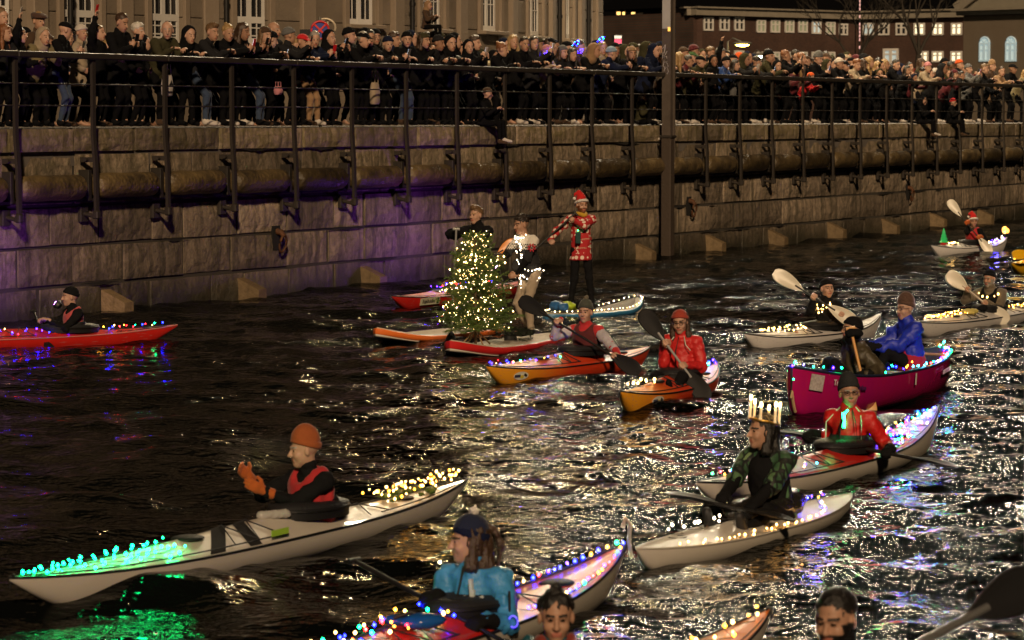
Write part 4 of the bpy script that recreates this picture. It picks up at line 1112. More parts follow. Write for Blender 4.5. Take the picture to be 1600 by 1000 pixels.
# ================================================================== BOATS
BLACKP = mat('matte_black_plastic', (.010, .010, .011), .6, spec=.25, bump=(60, .1, .005))
CORD = mat('deck_cord', (.02, .02, .022), .7)
WET = mat('neoprene', (.012, .012, .014), .6, bump=(30, .3, .02), noise=(6, .4, (.02, .02, .024)))
class Boat: pass
def kayak(name, label, bow, stern, zt, hullc, deckc, cock=-.05, W=.265, stripe=BLACKP, parts=True, sheer=.125, bowup=.10, sternup=.09, ridge=.10, rake=.16, skirt=WET, seat=True, keelrise=None, flat=False):
    """bow, stern: tip positions on the water plane; local +y points to the bow"""
    bow = Vector(bow); stern = Vector(stern); d = bow - stern; Ln = d.xy.length; mid = (bow + stern) / 2; mid.z = 0
    rz = math.atan2(d.y, d.x) - math.pi / 2
    t = thing(name, label, 'kayak' if 'kayak' in name else name, mid, rz, 'kayaks in the parade')
    B = Boat(); B.root = t; B.L = Ln; B.M = Matrix.Translation(mid) @ Matrix.Rotation(rz, 4, 'Z')
    def hw(t_): return W * max(0.0, 1 - abs(t_) ** 2.3) ** .85
    def sh(t_): return sheer + (bowup if t_ > 0 else sternup) * abs(t_) ** 3.2
    def kl(t_):
        a = abs(t_); z = -.11 * (1 - a ** 4)
        if a > 1 - rake * 1.3: z = z + (sh(t_) - .02 - z) * ((a - (1 - rake * 1.3)) / (rake * 1.3)) ** 1.35
        return z
    def rd(t_): return ridge * (1 - abs(t_) ** 1.6) * (1.25 if t_ > cock + .05 else .8)
    def deckz(t_, f): return sh(t_) + rd(t_) * max(0, 1 - abs(f)) ** (.9 if not flat else .4) * 1.0
    def P(t_, f, up=0.0): return Vector((hw(t_) * f, t_ * Ln / 2, deckz(t_, f) + up))
    def hull_x(t_, z):
        w, s_, k = hw(t_), sh(t_), kl(t_); q = min(1, max(0, (z - k) / (s_ - k))); c_ = 1 - q ** (1 / .9); return w * math.sin(math.acos(max(-1, min(1, c_)))) ** .72
    B.hull_x = hull_x; B.P = P; B.hw = hw; B.sh = sh; B.deckz = deckz
    B.w = lambda t_, f, up=.0: B.M @ P(t_, f, up)
    ts = np.concatenate([np.linspace(-1, -.8, 7)[:-1], np.linspace(-.8, .8, 25)[:-1], np.linspace(.8, 1, 7)])
    hm = MB(); rings = []
    for t_ in ts:
        w, s_, k = max(hw(t_), .004), sh(t_), kl(t_); row = []
        for a in np.linspace(-90, 90, 15):
            r_ = R(abs(a)); row.append(Vector((math.copysign(w * math.sin(r_) ** .72, a) if a else 0, t_ * Ln / 2, k + (s_ - k) * (1 - math.cos(r_)) ** .9)))
        rings.append(row)
    hm.loft(rings, closed=False, caps=False); hm.build('hull', hullc, t)
    dm = MB(); rings = [[P(t_, f) + Vector((0, 0, .0)) for f in np.linspace(-1, 1, 13)] for t_ in ts]
    dm.loft(rings, closed=False, caps=False); dm.build('deck', deckc, t)
    for sx in (-1, 1):
        sm = MB(); sm.tube([Vector((sx * max(hw(t_), .003) * 1.005, t_ * Ln / 2, sh(t_))) for t_ in ts], .009, 5); sm.build('seam_strip', stripe, t)
    B.cock = cock; cy = cock * Ln / 2; cw = min(.235, W * .84); cl = .42; cz = max(deckz(cock, 0), deckz(cock + .1, 0)) - .01
    B.seat = Vector((0, cy - .05, .10)); B.cz = cz
    if seat:
        m = MB(); rim = []
        for a in np.linspace(0, 2 * math.pi, 25)[:-1]:
            y = cy + .06 + cl * math.sin(a); rim.append(Vector((cw * math.cos(a), y, cz + .012 * math.sin(a) + .02)))
        m.tube(rim + [rim[0]], .016, 6, caps=False)
        m.loft([[v - Vector((0, 0, .07)) for v in rim], [v for v in rim]], True, False); m.build('coaming', BLACKP, t)
        if skirt:
            m = MB(); c0 = Vector((0, cy - .04, 0))
            def ring(f, z): return [Vector((c0.x + (v.x - c0.x) * f, c0.y + (v.y - c0.y) * f, z + (v.z - cz) * f)) for v in rim]
            r0 = ring(1.04, cz - .01); r1 = ring(1.0, cz + .03); r2 = ring(.72, cz + .055)
            def waist(rad, z): return [Vector((c0.x + rad * 1.1 * math.cos(a), c0.y + rad * .85 * math.sin(a) + .02, z)) for a in np.linspace(0, 2 * math.pi, 25)[:-1]]
            m.loft([r0, r1, r2, waist(.17, cz + .07), waist(.155, cz + .10)], True, False); m.build('spray_deck', skirt, t)
    if parts:
        for (ty, f) in ((cock + .55, .0), (cock - .42, .0)):
            if abs(ty) < .85:
                m = MB(); c = P(ty, 0, .0); rr = min(.11, hw(ty) * .6)
                m.ell(c - Vector((0, 0, .012)), (rr, rr * 1.25, .022), 18, 8); m.build('hatch_cover', BLACKP, t)
        m = MB()
        ll = []
        for sx in (-1, 1): ll += [[P(t_, sx * .82, .012) for t_ in np.linspace(cock + .25, .93, 12)], [P(t_, sx * .82, .012) for t_ in np.linspace(cock - .22, -.93, 12)]]
        for t0 in (cock + .26, cock + .36, cock - .26): ll += [[P(t0, -.82, .014), P(t0 + .05, 0, .014), P(t0 + .10, .82, .014)], [P(t0 + .10, -.82, .014), P(t0 + .05, 0, .018), P(t0, .82, .014)]]
        for l_ in ll: m = MB(); m.tube(l_, .005, 4); m.build('deck_line', CORD, t)
        for e in (1, -1):
            m = MB(); c = P(e * .985, 0, .02); m.tube([c, c + Vector((.02, 0, -.05)), c + Vector((.03, e * .01, -.09))], .010, 5); m.build('toggle', BLACKP, t)
    return B
def patch(B, poly_l, poly_r, mt, name='deck_stripe', up=.004, n=10):
    """band on the deck between two lines given as (t, f) end points"""
    m = MB(); rings = []
    for i in range(n + 1):
        u = i / n; a = [poly_l[0][j] * (1 - u) + poly_l[1][j] * u for j in (0, 1)]; b_ = [poly_r[0][j] * (1 - u) + poly_r[1][j] * u for j in (0, 1)]
        rings.append([B.P(a[0] * (1 - v) + b_[0] * v, a[1] * (1 - v) + b_[1] * v, up) for v in np.linspace(0, 1, 5)])
    m.loft(rings, closed=False, caps=False); return m.build(name, mt, B.root)
def hull_decal(B, me, t_, side, z, up=.006, scale=1.0, tilt=0.0, name='sticker'):
    """flat print on the hull side: side +1 is local +x; the print reads correctly from outside"""
    e = .03; w0 = B.hull_x(t_ - e, z); w1 = B.hull_x(t_ + e, z); dy = 2 * e * B.L / 2; dz_ = B.hull_x(t_, z + .03) - B.hull_x(t_, z - .03)
    c = Vector((side * (B.hull_x(t_, z) + up), t_ * B.L / 2, z))
    tan = Vector((side * (w1 - w0), dy, 0)).normalized()
    xa = tan * side; ya = Vector((side * dz_, 0, .06)); na = xa.cross(ya).normalized(); ya = na.cross(xa)
    o = bpy.data.objects.new(name, me); COL.objects.link(o); o.parent = B.root
    o.matrix_local = Matrix.Translation(c) @ Matrix((xa, ya, na)).transposed().to_4x4() @ Matrix.Rotation(tilt, 4, 'Z') @ Matrix.Scale(scale, 4)
    return o
def oval_mesh(w, h, mt, z=0.0, n=28):
    m = MB(); m.add([Vector((w / 2 * math.cos(a), h / 2 * math.sin(a), z)) for a in np.linspace(0, 2 * math.pi, n + 1)[:-1]] + [Vector((w / 2 * math.cos(a), h / 2 * math.sin(a), z - .004)) for a in np.linspace(0, 2 * math.pi, n + 1)[:-1]],
                        [list(range(n)), list(range(n, 2 * n))[::-1]] + [(i, (i + 1) % n, (i + 1) % n + n, i + n) for i in range(n)])
    me = m.mesh('sticker'); me.materials.append(mt); return me
def rect_mesh(w, h, mt, z=0.0):
    m = MB(); m.box((0, 0, z), (w, h, .003)); me = m.mesh('sticker'); me.materials.append(mt); return me

# ---- strings of lights
LEDC = {'tree': ((1, .64, .22), 26), 'warm': ((1, .56, .15), 20), 'white': ((1, .80, .55), 24), 'green': ((.0, 1, .20), 60), 'blue': ((.002, .005, 1), 120), 'red': ((1, .008, .012), 50), 'violet': ((.02, .003, 1), 80), 'gold': ((1, .36, .02), 20), 'cyan': ((.02, .6, 1), 28), 'candle': ((1, .48, .12), 20)}
def led(c, k=1.0):
    col, p = LEDC[c]; return mat('led_%s_%g' % (c, k), (.5, .5, .5), .4, emit=(col, p * k))
def lights(label, pts, cols, step=.12, r=.0085, k=1.0, jit=.012, parent=None, cat='string lights', seed=0, wire=True, group='light strings on the boats'):
    """string of bulbs along world points"""
    rd_ = random.Random(seed + len(pts)); t = thing('string_lights', label, cat, Vector(pts[0]), 0, group); O = Vector(pts[0])
    pts = [Vector(p) - O for p in pts]
    w = MB()
    if wire: w.tube(pts, .0028, 3); w.build('wire', CORD, t)
    m = MB(); acc = 0; i = 0
    for a, b in zip(pts[:-1], pts[1:]):
        L_ = (b - a).length
        while acc < L_:
            p = a.lerp(b, acc / L_) + Vector((rd_.uniform(-jit, jit), rd_.uniform(-jit, jit), rd_.uniform(0, jit) + r))
            m.cur = i % len(cols) if len(cols) < 4 else rd_.randrange(len(cols)); m.octa(p, r * .78 * rd_.uniform(.6, 1.25)); i += 1; acc += step * rd_.uniform(.8, 1.2)
        acc -= L_
    o = m.build('bulbs', [led(c, k) for c in cols], t); o['kind'] = 'stuff'
    return t
def zig(B, t0, t1, f, n, up=.02, f0=0.0):
    return [B.w(t0 + (t1 - t0) * i / n, f0 + f * (1 if i % 2 else -1) * random.uniform(.6, 1), up) for i in range(n + 1)]
# ---- paddles
def paddle(label, A, B_, shaft, blade, bl=.46, bw=.17, ends=(1, 1), roll=0.0, r=.015, normal=(0, -1, .2), tip='round'):
    A = Vector(A); B_ = Vector(B_); t = thing('paddle', label, 'paddle', A.copy(), 0, 'paddles of the boaters'); d = (B_ - A).normalized(); Bl = B_ - A
    m = MB(); m.tube([Vector((0, 0, 0)) + d * (bl * .7 if ends[0] else 0), Bl * .5, Bl - d * (bl * .7 if ends[1] else 0)], r, 8); m.build('shaft', shaft, t)
    n = Vector(normal); n = (n - d * n.dot(d)).normalized(); s = d.cross(n)
    for e, on in ((0, ends[0]), (1, ends[1])):
        if not on:
            if bl > 0 and ends != (1, 1):
                m = MB(); c = Vector((0, 0, 0)) if e == 0 else Bl; m.tube([c - s * .05, c + s * .05], .018, 8); m.build('grip', shaft, t)
            continue
        c = Vector((0, 0, 0)) if e == 0 else Bl; dd = d if e == 0 else -d; m = MB(); rings = []
        Nn = 12
        for i in range(Nn + 1):
            u = i / Nn; w = bw / 2 * (math.sin(math.pi * min(u * 1.02 + .02, 1) ** .62) ** .62) if u < 1 else .012
            y = c + dd * bl * u; cup = .03 * math.sin(math.pi * u)
            th = .010 * (1 - u * .2)
            rings.append([y + s * (w * math.cos(a)) + n * (th * math.sin(a) * .7 + cup * math.cos(a) ** 2 * .8) for a in np.linspace(0, 2 * math.pi, 13)[:-1]])
        m.loft(rings); m.build('blade', blade, t)
        m = MB(); m.tube([c + dd * bl * .12 - n * .006, c + dd * bl * 1.0], .009, 5); m.build('blade_rib', blade, t)
    return t
def Tm(pos, face, ):
    """matrix placing a person at pos, facing the world direction face (x, y)"""
    return Matrix.Translation(pos) @ Matrix.Rotation(math.atan2(face[1], face[0]) - math.pi / 2, 4, 'Z')
def local(M, p): return M.inverted() @ Vector(p)
def on_kayak(B, px, extra=0.0, zoff=0.0):
    """t on the kayak centre line seen at column px"""
    k = (px - 800) / FPX; a = B.M @ Vector((0, -B.L / 2, 0)); b_ = B.M @ Vector((0, B.L / 2, 0)); d = b_ - a
    u = (k * a.y - a.x) / (d.x - k * d.y); return 2 * u - 1
def Pdir(px, py, Y): return atY(px, py, Y)
# ================================================================== THE PARADE
def tip(px, py, z): v = at(px, py, z); v.z = 0; return v
def tcol(bow, stern, px):
    k = (px - 800) / FPX; a, d = stern, bow - stern
    return 2 * ((k * a.y - a.x) / (d.x - k * d.y)) - 1
def ang(face, want): 
    a = math.atan2(face[1], face[0]); b = math.atan2(want[1], want[0]); x = math.degrees(b - a)
    return (x + 180) % 360 - 180
def grip(M, G, shaft, side, fwd=(0, 1, -.1), curl=.95, flip=False):
    g = local(M, G); s = (M.inverted().to_3x3() @ Vector(shaft)).normalized(); d = Vector(fwd); d = (d - s * d.dot(s)).normalized()
    n = d.cross(s)
    if (n.z > 0) != flip: n = -n
    return (g - d * .075 - n * .02, d, n, curl)
def rest(x, y, z, d=(0, 1, -.2), n=(0, 0, -1), c=.5): return (Vector((x, y, z)), Vector(d), Vector(n), c)
def seatM(B, t_, zoff=0.0):
    p = B.M @ Vector((0, t_ * B.L / 2, 0)); f = (B.M.to_3x3() @ Vector((0, 1, 0))); return Tm(p + Vector((0, 0, zoff)), (f.x, f.y)), (f.x, f.y)
SEAT = dict(pelvis=(0, 0, .02), fl=(-.11, .852, -.02), fr=(.11, .852, -.02), kl=(-.2, 0, 1), kr=(.2, 0, 1))
SHIRTB = cloth('black', (.010, .010, .011)); REDV = cloth('red_vest', (.42, .025, .03)); WHITEM = mat('gloss_white', (.58, .54, .47), .38, spec=.15, noise=(3, .4, (.5, .46, .39)), coat=.3, bump=(60, .04, .003))
REDM = plastic('red', (.55, .02, .015)); ORANGEM = plastic('orange', (.72, .20, .015)); YELM = plastic('yellow', (.68, .33, .03)); REFL = mat('reflective_tape', (.6, .58, .5), .4)

# ---- A: long white kayak with green and gold light strings
b0, s0 = tip(15, 903, .225), tip(730, 748, .215); tA = tcol(b0, s0, 488)
A = kayak('kayak', 'long white sea kayak with green lights on its bow and golden lights astern', b0, s0, 0, WHITEM, WHITEM, cock=tA, W=.275, ridge=.11)
for (l, r_) in ((((.36, -.95), (.24, .0)), ((.30, -.95), (.18, .0))), (((.30, .0), (.48, .95)), ((.24, .0), (.42, .95))), (((.20, -.95), (.10, .95)), ((.15, -.95), (.05, .95)))): patch(A, l, r_, mat('matte_black', (.008, .008, .008), .9))
hull_decal(A, rect_mesh(.22, .045, mat('green_tape', (.35, .6, .05), .5)), tA + .30, -1, .20, name='green_sticker')
g_ = []
for f in (-.85, -.5, .1): g_ += [A.w(t_, f * (1 if i % 2 else .7), .008) for i, t_ in enumerate(np.linspace(.42, .97, 9))][::(1 if f != -.2 else -1)]
lights('string of glowing green lights over the bow of the white kayak with black stripes', g_, ['green'], .15, .012, 1.8, .02)
g_ = []
for f in (-.9, -.3, .3, .9): g_ += [A.w(t_, f * .8, .03 + .05 * random.random()) for t_ in np.linspace(tA - .32, -.95, 12)][::(1 if f in (-.9, .3) else -1)]
lights('thick tangle of golden lights on the stern of the white kayak with black stripes', g_, ['warm', 'gold', 'warm'], .075, .0115, .9, .035, seed=3)
S = Sculpt(); rg = random.Random(8)
for i in range(26):
    p = A.P(rg.uniform(-.78, -.55), rg.uniform(-.8, .8), .03); S.ell(p, (.05, .06, .035), .02)
link('leaf_garland', S.mesh('leaf_garland', .018, fold=.03, fsc=30), A.root, mat('garland_green', (.04, .10, .015), .5, bump=(40, .8, .02), noise=(20, .7, (.10, .13, .02))))
M, f = seatM(A, tA); yw = ang(f, (-.95, -.32))
s = skeleton(lean=4, twist=yw * .45, head=(yw, -4, 0), hl=rest(.16, .44, .42, (.3, .8, .4), (.6, -.3, .2), .35), hr=rest(.36, .32, .50, (.2, .8, .6), (-.6, .3, .1), .35), torso=.50, **SEAT)
ORG = cloth('orange_wool', (.45, .10, .02), bump=(110, .8, .006))
person('man in orange knit beanie and red life vest clapping in orange gloves', M, s, 'fair', 'grey', [('tallbeanie', cloth('rust_wool', (.33, .085, .025), bump=(110, .8, .006)))], jacket=SHIRTB, jopts=dict(bulk=.012, collar=.02),
       vest=REDV, gloves=ORG, glove_opts=dict(bulk=.003, cuff=.07), jaw=1.12)
m = MB(); 
for sx in (-1, 1): m.tube([(sx * .16, .17, .16), (sx * .15, .18, .30), (sx * .10, .13, .52), (sx * .09, .0, .60)], .018, 6, flat=.5)
m = MB(); p = A.P(tA + .17, -.3, .05)
S = Sculpt(); S.cap(p, p + Vector((.10, .18, .0)), .04, None, .02); link('clear_bottle', S.mesh('clear_bottle', .012, fold=.01, fsc=30), A.root, mat('clear_plastic', (.4, .38, .36), .1, spec=.9))

# ---- B: red kayak by the wall
s0 = tip(277, 507, .22); b0 = s0 + Vector((-.859, -.512, 0)) * 5.2; tB = tcol(b0, s0, 114)
Bk = kayak('kayak', 'red kayak with multicoloured lights gliding along the quay wall', b0, s0, 0, REDM, REDM, cock=tB, W=.28, stripe=mat('pink_seam', (.6, .2, .18), .4))
MULTI = ['green', 'blue', 'red', 'warm', 'violet', 'blue', 'gold']
lights('multicoloured lights along the deck of the red kayak beside the quay wall', [Bk.w(t_, -.8 + .5 * (i % 2), .02) for i, t_ in enumerate(np.linspace(.75, tB + .1, 14))] + [Bk.w(t_, -.6 + .6 * (i % 2), .03) for i, t_ in enumerate(np.linspace(tB - .2, -.92, 12))], MULTI, .115, .011, 1.3, .03)
M, f = seatM(Bk, tB); yw = ang(f, (-.95, -.35))
s = skeleton(lean=2, head=(yw, 0, 0), hl=rest(-.10, .42, .36, (.5, .6, .2), (0, 0, -1), .7), hr=rest(.16, .40, .34, (-.6, .5, .2), (0, 0, -1), .7), **{**SEAT, 'pelvis': (0, 0, -.01)})
person('paddler in black beanie and pink-fronted black jacket in the red kayak by the wall', M, s, 'fair', 'dark', [('beanie', SHIRTB)], jacket=SHIRTB, jopts=dict(bulk=.01, collar=.03), vest=cloth('pink_vest', (.50, .09, .10)), vopts=dict(bulk=.004))
G1, G2 = M @ Vector((-.3, .50, .10)), M @ Vector((.35, .42, .62))
paddle('dark paddle lying across the lap in the red kayak by the wall', M @ Vector((-.55, .55, -.1)), M @ Vector((.45, .42, .45)), BLACKM, BLACKP, .4, .16, (1, 0), normal=(0, 0, 1))

# ---- stand-up boards
def sup(name, label, a, b_, side, deck, W=.38, th=.11, z=.06, under=None, pad=None):
    a = Vector(a); b_ = Vector(b_); d = a - b_; Ln = d.xy.length; mid = (a + b_) / 2; mid.z = 0; rz = math.atan2(d.y, d.x) - math.pi / 2
    t = thing(name, label, 'paddle board', mid, rz, 'stand-up paddle boards'); B = Boat(); B.root = t; B.L = Ln; B.M = Matrix.Translation(mid) @ Matrix.Rotation(rz, 4, 'Z')
    hw = lambda u: W * max(0, 1 - abs(u) ** 2.6) ** .62; rise = lambda u: .15 * max(0, u - .35) ** 1.8 * 2.2 + .05 * max(0, -u - .5) ** 2
    us = np.concatenate([np.linspace(-1, -.85, 6)[:-1], np.linspace(-.85, .85, 20)[:-1], np.linspace(.85, 1, 8)])
    def lay(o, z0, z1, ins, mt, nm):
        m = MB(); rings = []
        for u in us:
            w = max(hw(u) - ins, .006); y = u * (Ln / 2 - ins); zz = rise(u) + z; n = 8
            rings.append([Vector((w * x, y, zz + zq)) for x, zq in ((-1, z0 + .01), (-1.03, (z0 + z1) / 2), (-1, z1 - .01), (-.93, z1), (.93, z1), (1, z1 - .01), (1.03, (z0 + z1) / 2), (1, z0 + .01), (.93, z0), (-.93, z0))])
        m.loft(rings); return m.build(nm, mt, t)
    lay(0, -th + .03, -.0, 0, side, 'side_rail'); lay(0, -.02, .012, .035, deck, 'deck'); lay(0, -th, -th + .028, .004, under or WHITEM, 'bottom_rail')
    if pad: lay(0, .0, .018, .09, pad, 'deck_pad')
    m = MB(); m.tube([(-.15, Ln * .30, z + .03), (.15, Ln * .42, z + .06), (.15, Ln * .30, z + .03), (-.15, Ln * .42, z + .06)], .005, 4); m.build('deck_cord', CORD, t)
    B.w = lambda u, f, up=0.0: B.M @ Vector((hw(u) * f, u * Ln / 2, z + .02 + rise(u) + up)); B.hw = hw
    return B
C_ = sup('paddle_board', 'orange-edged paddle board under the blond man behind the Christmas tree', tip(587, 523, .12), tip(792, 506, .08), mat('orange_rail', (.72, .16, .03), .4, spec=.2), mat('cream_deck', (.5, .42, .31), .6, spec=.1, noise=(4, .4, (.4, .33, .25))))
R_ = sup('paddle_board', 'red and white paddle board carrying the Christmas tree', tip(703, 541, .14), tip(874, 519, .08), mat('red_rail', (.55, .02, .02), .35, spec=.25), mat('white_deck', (.5, .43, .35), .6, spec=.1, noise=(5, .4, (.45, .38, .3))), W=.40, th=.13)
E_ = sup('paddle_board', 'blue paddle board edged with white lights under the man in the red Christmas sweater', tip(999, 468, .18), tip(852, 490, .08), mat('blue_rail', (.03, .16, .32), .35, coat=.2), mat('pale_deck', (.42, .40, .32), .6, spec=.1), pad=mat('brown_pad', (.09, .065, .04), .7))
lights('chain of white and cyan lights round the edge of the blue paddle board', [E_.w(u, -.95, .01) for u in np.linspace(-.98, .96, 20)] + [E_.w(u, .95, .01) for u in np.linspace(.96, -.98, 20)], ['white', 'warm', 'white'], .105, .0105, .9, .01)
def lump(name, label, cat, P, r, mt, seed, n=5, fold=.02, vox=.02):
    rg_ = random.Random(seed); S_ = Sculpt()
    for _ in range(n): S_.ell(Vector((rg_.uniform(-1, 1) * r[0] * .5, rg_.uniform(-1, 1) * r[1] * .5, r[2] * .7 + rg_.uniform(-.2, .3) * r[2])), (r[0] * .55, r[1] * .55, r[2] * .6), .04)
    S_.cut((0, 0, 0), (0, 0, -1), .01)
    t = thing(name, label, cat, P); o = link('bag', S_.mesh('bag', vox, fold=fold, fsc=16), t, mt)
    m = MB(); m.tube([(-r[0] * .5, 0, r[2] * .9), (0, -.02, r[2] * 1.45), (r[0] * .5, 0, r[2] * .9)], .012, 5); m.build('strap', BLACKM, t)
    return t
lump('dry_bag', 'crumpled blue dry bag on the front of the blue paddle board', 'bag', E_.w(-.72, .1), (.18, .2, .13), shiny_cloth('blue_bag', (.03, .13, .33)), 1)
lump('dry_bag', 'neon yellow bag between the blue bag and the man in the Santa hat', 'bag', E_.w(-.45, -.2), (.17, .2, .11), shiny_cloth('neon_bag', (.45, .62, .04)), 2)
lump('dry_bag', 'round black bag with a pale ring behind the neon yellow bag', 'bag', E_.w(-.38, .55), (.15, .16, .16), SHIRTB, 3)
# man in the red sweater, standing
def xmas_sweater():
    m = bpy.data.materials.new('red_christmas_sweater'); m.use_nodes = True; nt = m.node_tree; N = nt.nodes; L = nt.links; b = N['Principled BSDF']; b.inputs['Roughness'].default_value = .85
    tc = N.new('ShaderNodeTexCoord'); vo = N.new('ShaderNodeTexVoronoi'); vo.inputs['Scale'].default_value = 12; vo.inputs['Randomness'].default_value = .25; L.new(tc.outputs['Object'], vo.inputs['Vector'])
    sp = N.new('ShaderNodeSeparateXYZ'); L.new(tc.outputs['Object'], sp.inputs[0])
    lt = N.new('ShaderNodeMath'); lt.operation = 'LESS_THAN'; lt.inputs[1].default_value = .43; L.new(vo.outputs['Distance'], lt.inputs[0])
    nz = N.new('ShaderNodeTexNoise'); nz.inputs['Scale'].default_value = 4.5; L.new(tc.outputs['Object'], nz.inputs['Vector'])
    g = N.new('ShaderNodeMath'); g.operation = 'GREATER_THAN'; g.inputs[1].default_value = .42; L.new(nz.outputs[0], g.inputs[0])
    mu = N.new('ShaderNodeMath'); mu.operation = 'MULTIPLY'; L.new(lt.outputs[0], mu.inputs[0]); L.new(g.outputs[0], mu.inputs[1])
    mx = N.new('ShaderNodeMix'); mx.data_type = 'RGBA'; mx.inputs[6].default_value = (.42, .015, .02, 1); mx.inputs[7].default_value = (.75, .60, .50, 1); L.new(mu.outputs[0], mx.inputs[0]); L.new(mx.outputs[2], b.inputs['Base Color'])
    return m
def nordic_sweater():
    m = bpy.data.materials.new('nordic_sweater'); m.use_nodes = True; nt = m.node_tree; N = nt.nodes; L = nt.links; b = N['Principled BSDF']; b.inputs['Roughness'].default_value = .9
    tc = N.new('ShaderNodeTexCoord'); sp = N.new('ShaderNodeSeparateXYZ'); L.new(tc.outputs['Object'], sp.inputs[0])
    ck = N.new('ShaderNodeTexChecker'); ck.inputs['Scale'].default_value = 42; ck.inputs[1].default_value = (.65, .60, .52, 1); ck.inputs[2].default_value = (.02, .02, .02, 1); L.new(tc.outputs['Object'], ck.inputs['Vector'])
    cr = N.new('ShaderNodeValToRGB'); L.new(sp.outputs['Z'], cr.inputs[0]); cr.color_ramp.interpolation = 'CONSTANT'
    e = cr.color_ramp.elements; e[0].position = 0; e[0].color = (.012, .012, .014, 1); e[1].position = 1.0; e[1].color = (.66, .62, .55, 1)
    mr = N.new('ShaderNodeMapRange'); mr.inputs[1].default_value = .8; mr.inputs[2].default_value = 1.5; L.new(sp.outputs['Z'], mr.inputs[0]); L.new(mr.outputs[0], cr.inputs[0])
    cr.color_ramp.elements[1].position = .62
    a = N.new('ShaderNodeMath'); a.operation = 'COMPARE'; a.inputs[1].default_value = 1.265; a.inputs[2].default_value = .04; L.new(sp.outputs['Z'], a.inputs[0])
    mx = N.new('ShaderNodeMix'); mx.data_type = 'RGBA'; L.new(a.outputs[0], mx.inputs[0]); L.new(cr.outputs[0], mx.inputs[6]); L.new(ck.outputs[0], mx.inputs[7]); L.new(mx.outputs[2], b.inputs['Base Color'])
    return m
P0 = E_.M @ Vector((0, 2 * 0 , 0)); k_ = (908 - 800) / FPX; dE = E_.M.to_3x3() @ Vector((0, 1, 0)); oE = E_.M @ Vector((0, 0, 0)); yy = (k_ * oE.y - oE.x) / (dE.x - k_ * dE.y)
M = Tm(oE + dE * yy + Vector((0, 0, .09)), (.22, -1))
YY = (oE + dE * yy).y
pa, pb = atY(899, 333, YY - .15), atY(802, 420, YY - .35)
G1, G2 = atY(894, 343, YY - .20), atY(862, 379, YY - .30); sh_ = pb - pa
s = skeleton(pelvis=(0, 0, .96), lean=-1, twist=12, head=(8, 2, 0), hl=grip(M, G1, (1, 0, 0), -1, (.8, .4, .3)), hr=grip(M, G2, sh_, 1, (.3, .5, -.6)), fl=(-.16, .05, .09), fr=(.16, -.05, .09), torso=.53)
s2 = s
hl_ = grip(M, G1, sh_, -1, (-.2, .7, .2)); hr_ = grip(M, G2, sh_, 1, (.2, .6, -.3))
s = skeleton(pelvis=(0, 0, .96), lean=-1, twist=-10, head=(10, 2, 0), hl=hl_, hr=hr_, fl=(-.16, .05, .09), fr=(.16, -.05, .09), torso=.53, el=(-1, .2, -.3), er=(.8, -.3, -.6))
FURW = mat('white_fur', (.75, .72, .68), .9, bump=(80, 1, .02)); SANTAR = cloth('santa_red', (.55, .015, .015))
pS = person('standing man in Santa hat and red patterned Christmas sweater holding a paddle', M, s, 'fair', 'ginger', [('santa', {'crown': SANTAR, 'fur_band': FURW, 'pompom': FURW}), ('bald', HAIR('ginger'))], jacket=xmas_sweater(), jopts=dict(bulk=.016, fold=.016, length=.09),
       trousers=SHIRTB, shoes=SHIRTB, scarf=cloth('mustard', (.55, .33, .03)), beard='ginger')
# the lines of print knitted on the sweater front, and the case on his chest
from mathutils.bvhtree import BVHTree
_j = [c for c in pS.children if c.name.startswith('jacket')][0].data; SWBVH = BVHTree.FromPolygons([v.co for v in _j.vertices], [tuple(p.vertices) for p in _j.polygons])
TANP = mat('tan_print', (.62, .48, .33), .7)
for (w_, x, z, y, a) in ((.26, -.0, 1.31, .192, 4), (.18, -.03, 1.13, .200, 6), (.18, .04, .99, .205, 2)):
    me = text_mesh('SANTA' if w_ > .25 else 'CHRISTMAS', w_ * (.30 if w_ > .25 else .20), TANP, .003); o = link('knitted_print', me, pS)
    L4 = Matrix.Translation((x, y, z)) @ Matrix.Rotation(math.pi, 4, 'Z') @ Matrix.Rotation(R(90), 4, 'X') @ Matrix.Rotation(R(a), 4, 'Z'); o.matrix_local = Matrix.Identity(4)
    for v in me.vertices:
        q = L4 @ v.co; hit = SWBVH.ray_cast(Vector((q.x, .6, q.z)), Vector((0, -1, 0)))[0]; v.co = (hit if hit is not None else q) + Vector((0, .003 if v.co.z < 0 else .005, 0))
m = MB(); m.box((.10, .215, 1.16), (.085, .03, .19), bev=.012); o = m.build('phone_case', mat('clear_case', (.03, .07, .07), .15), pS)
m = MB(); m.octa((.11, .235, 1.275), .009); m.build('chest_light', led('green', .4), pS)
paddle('long black paddle of the standing man in the Santa hat', pb, pa, BLACKM, BLACKP, .42, .18, (1, 0))

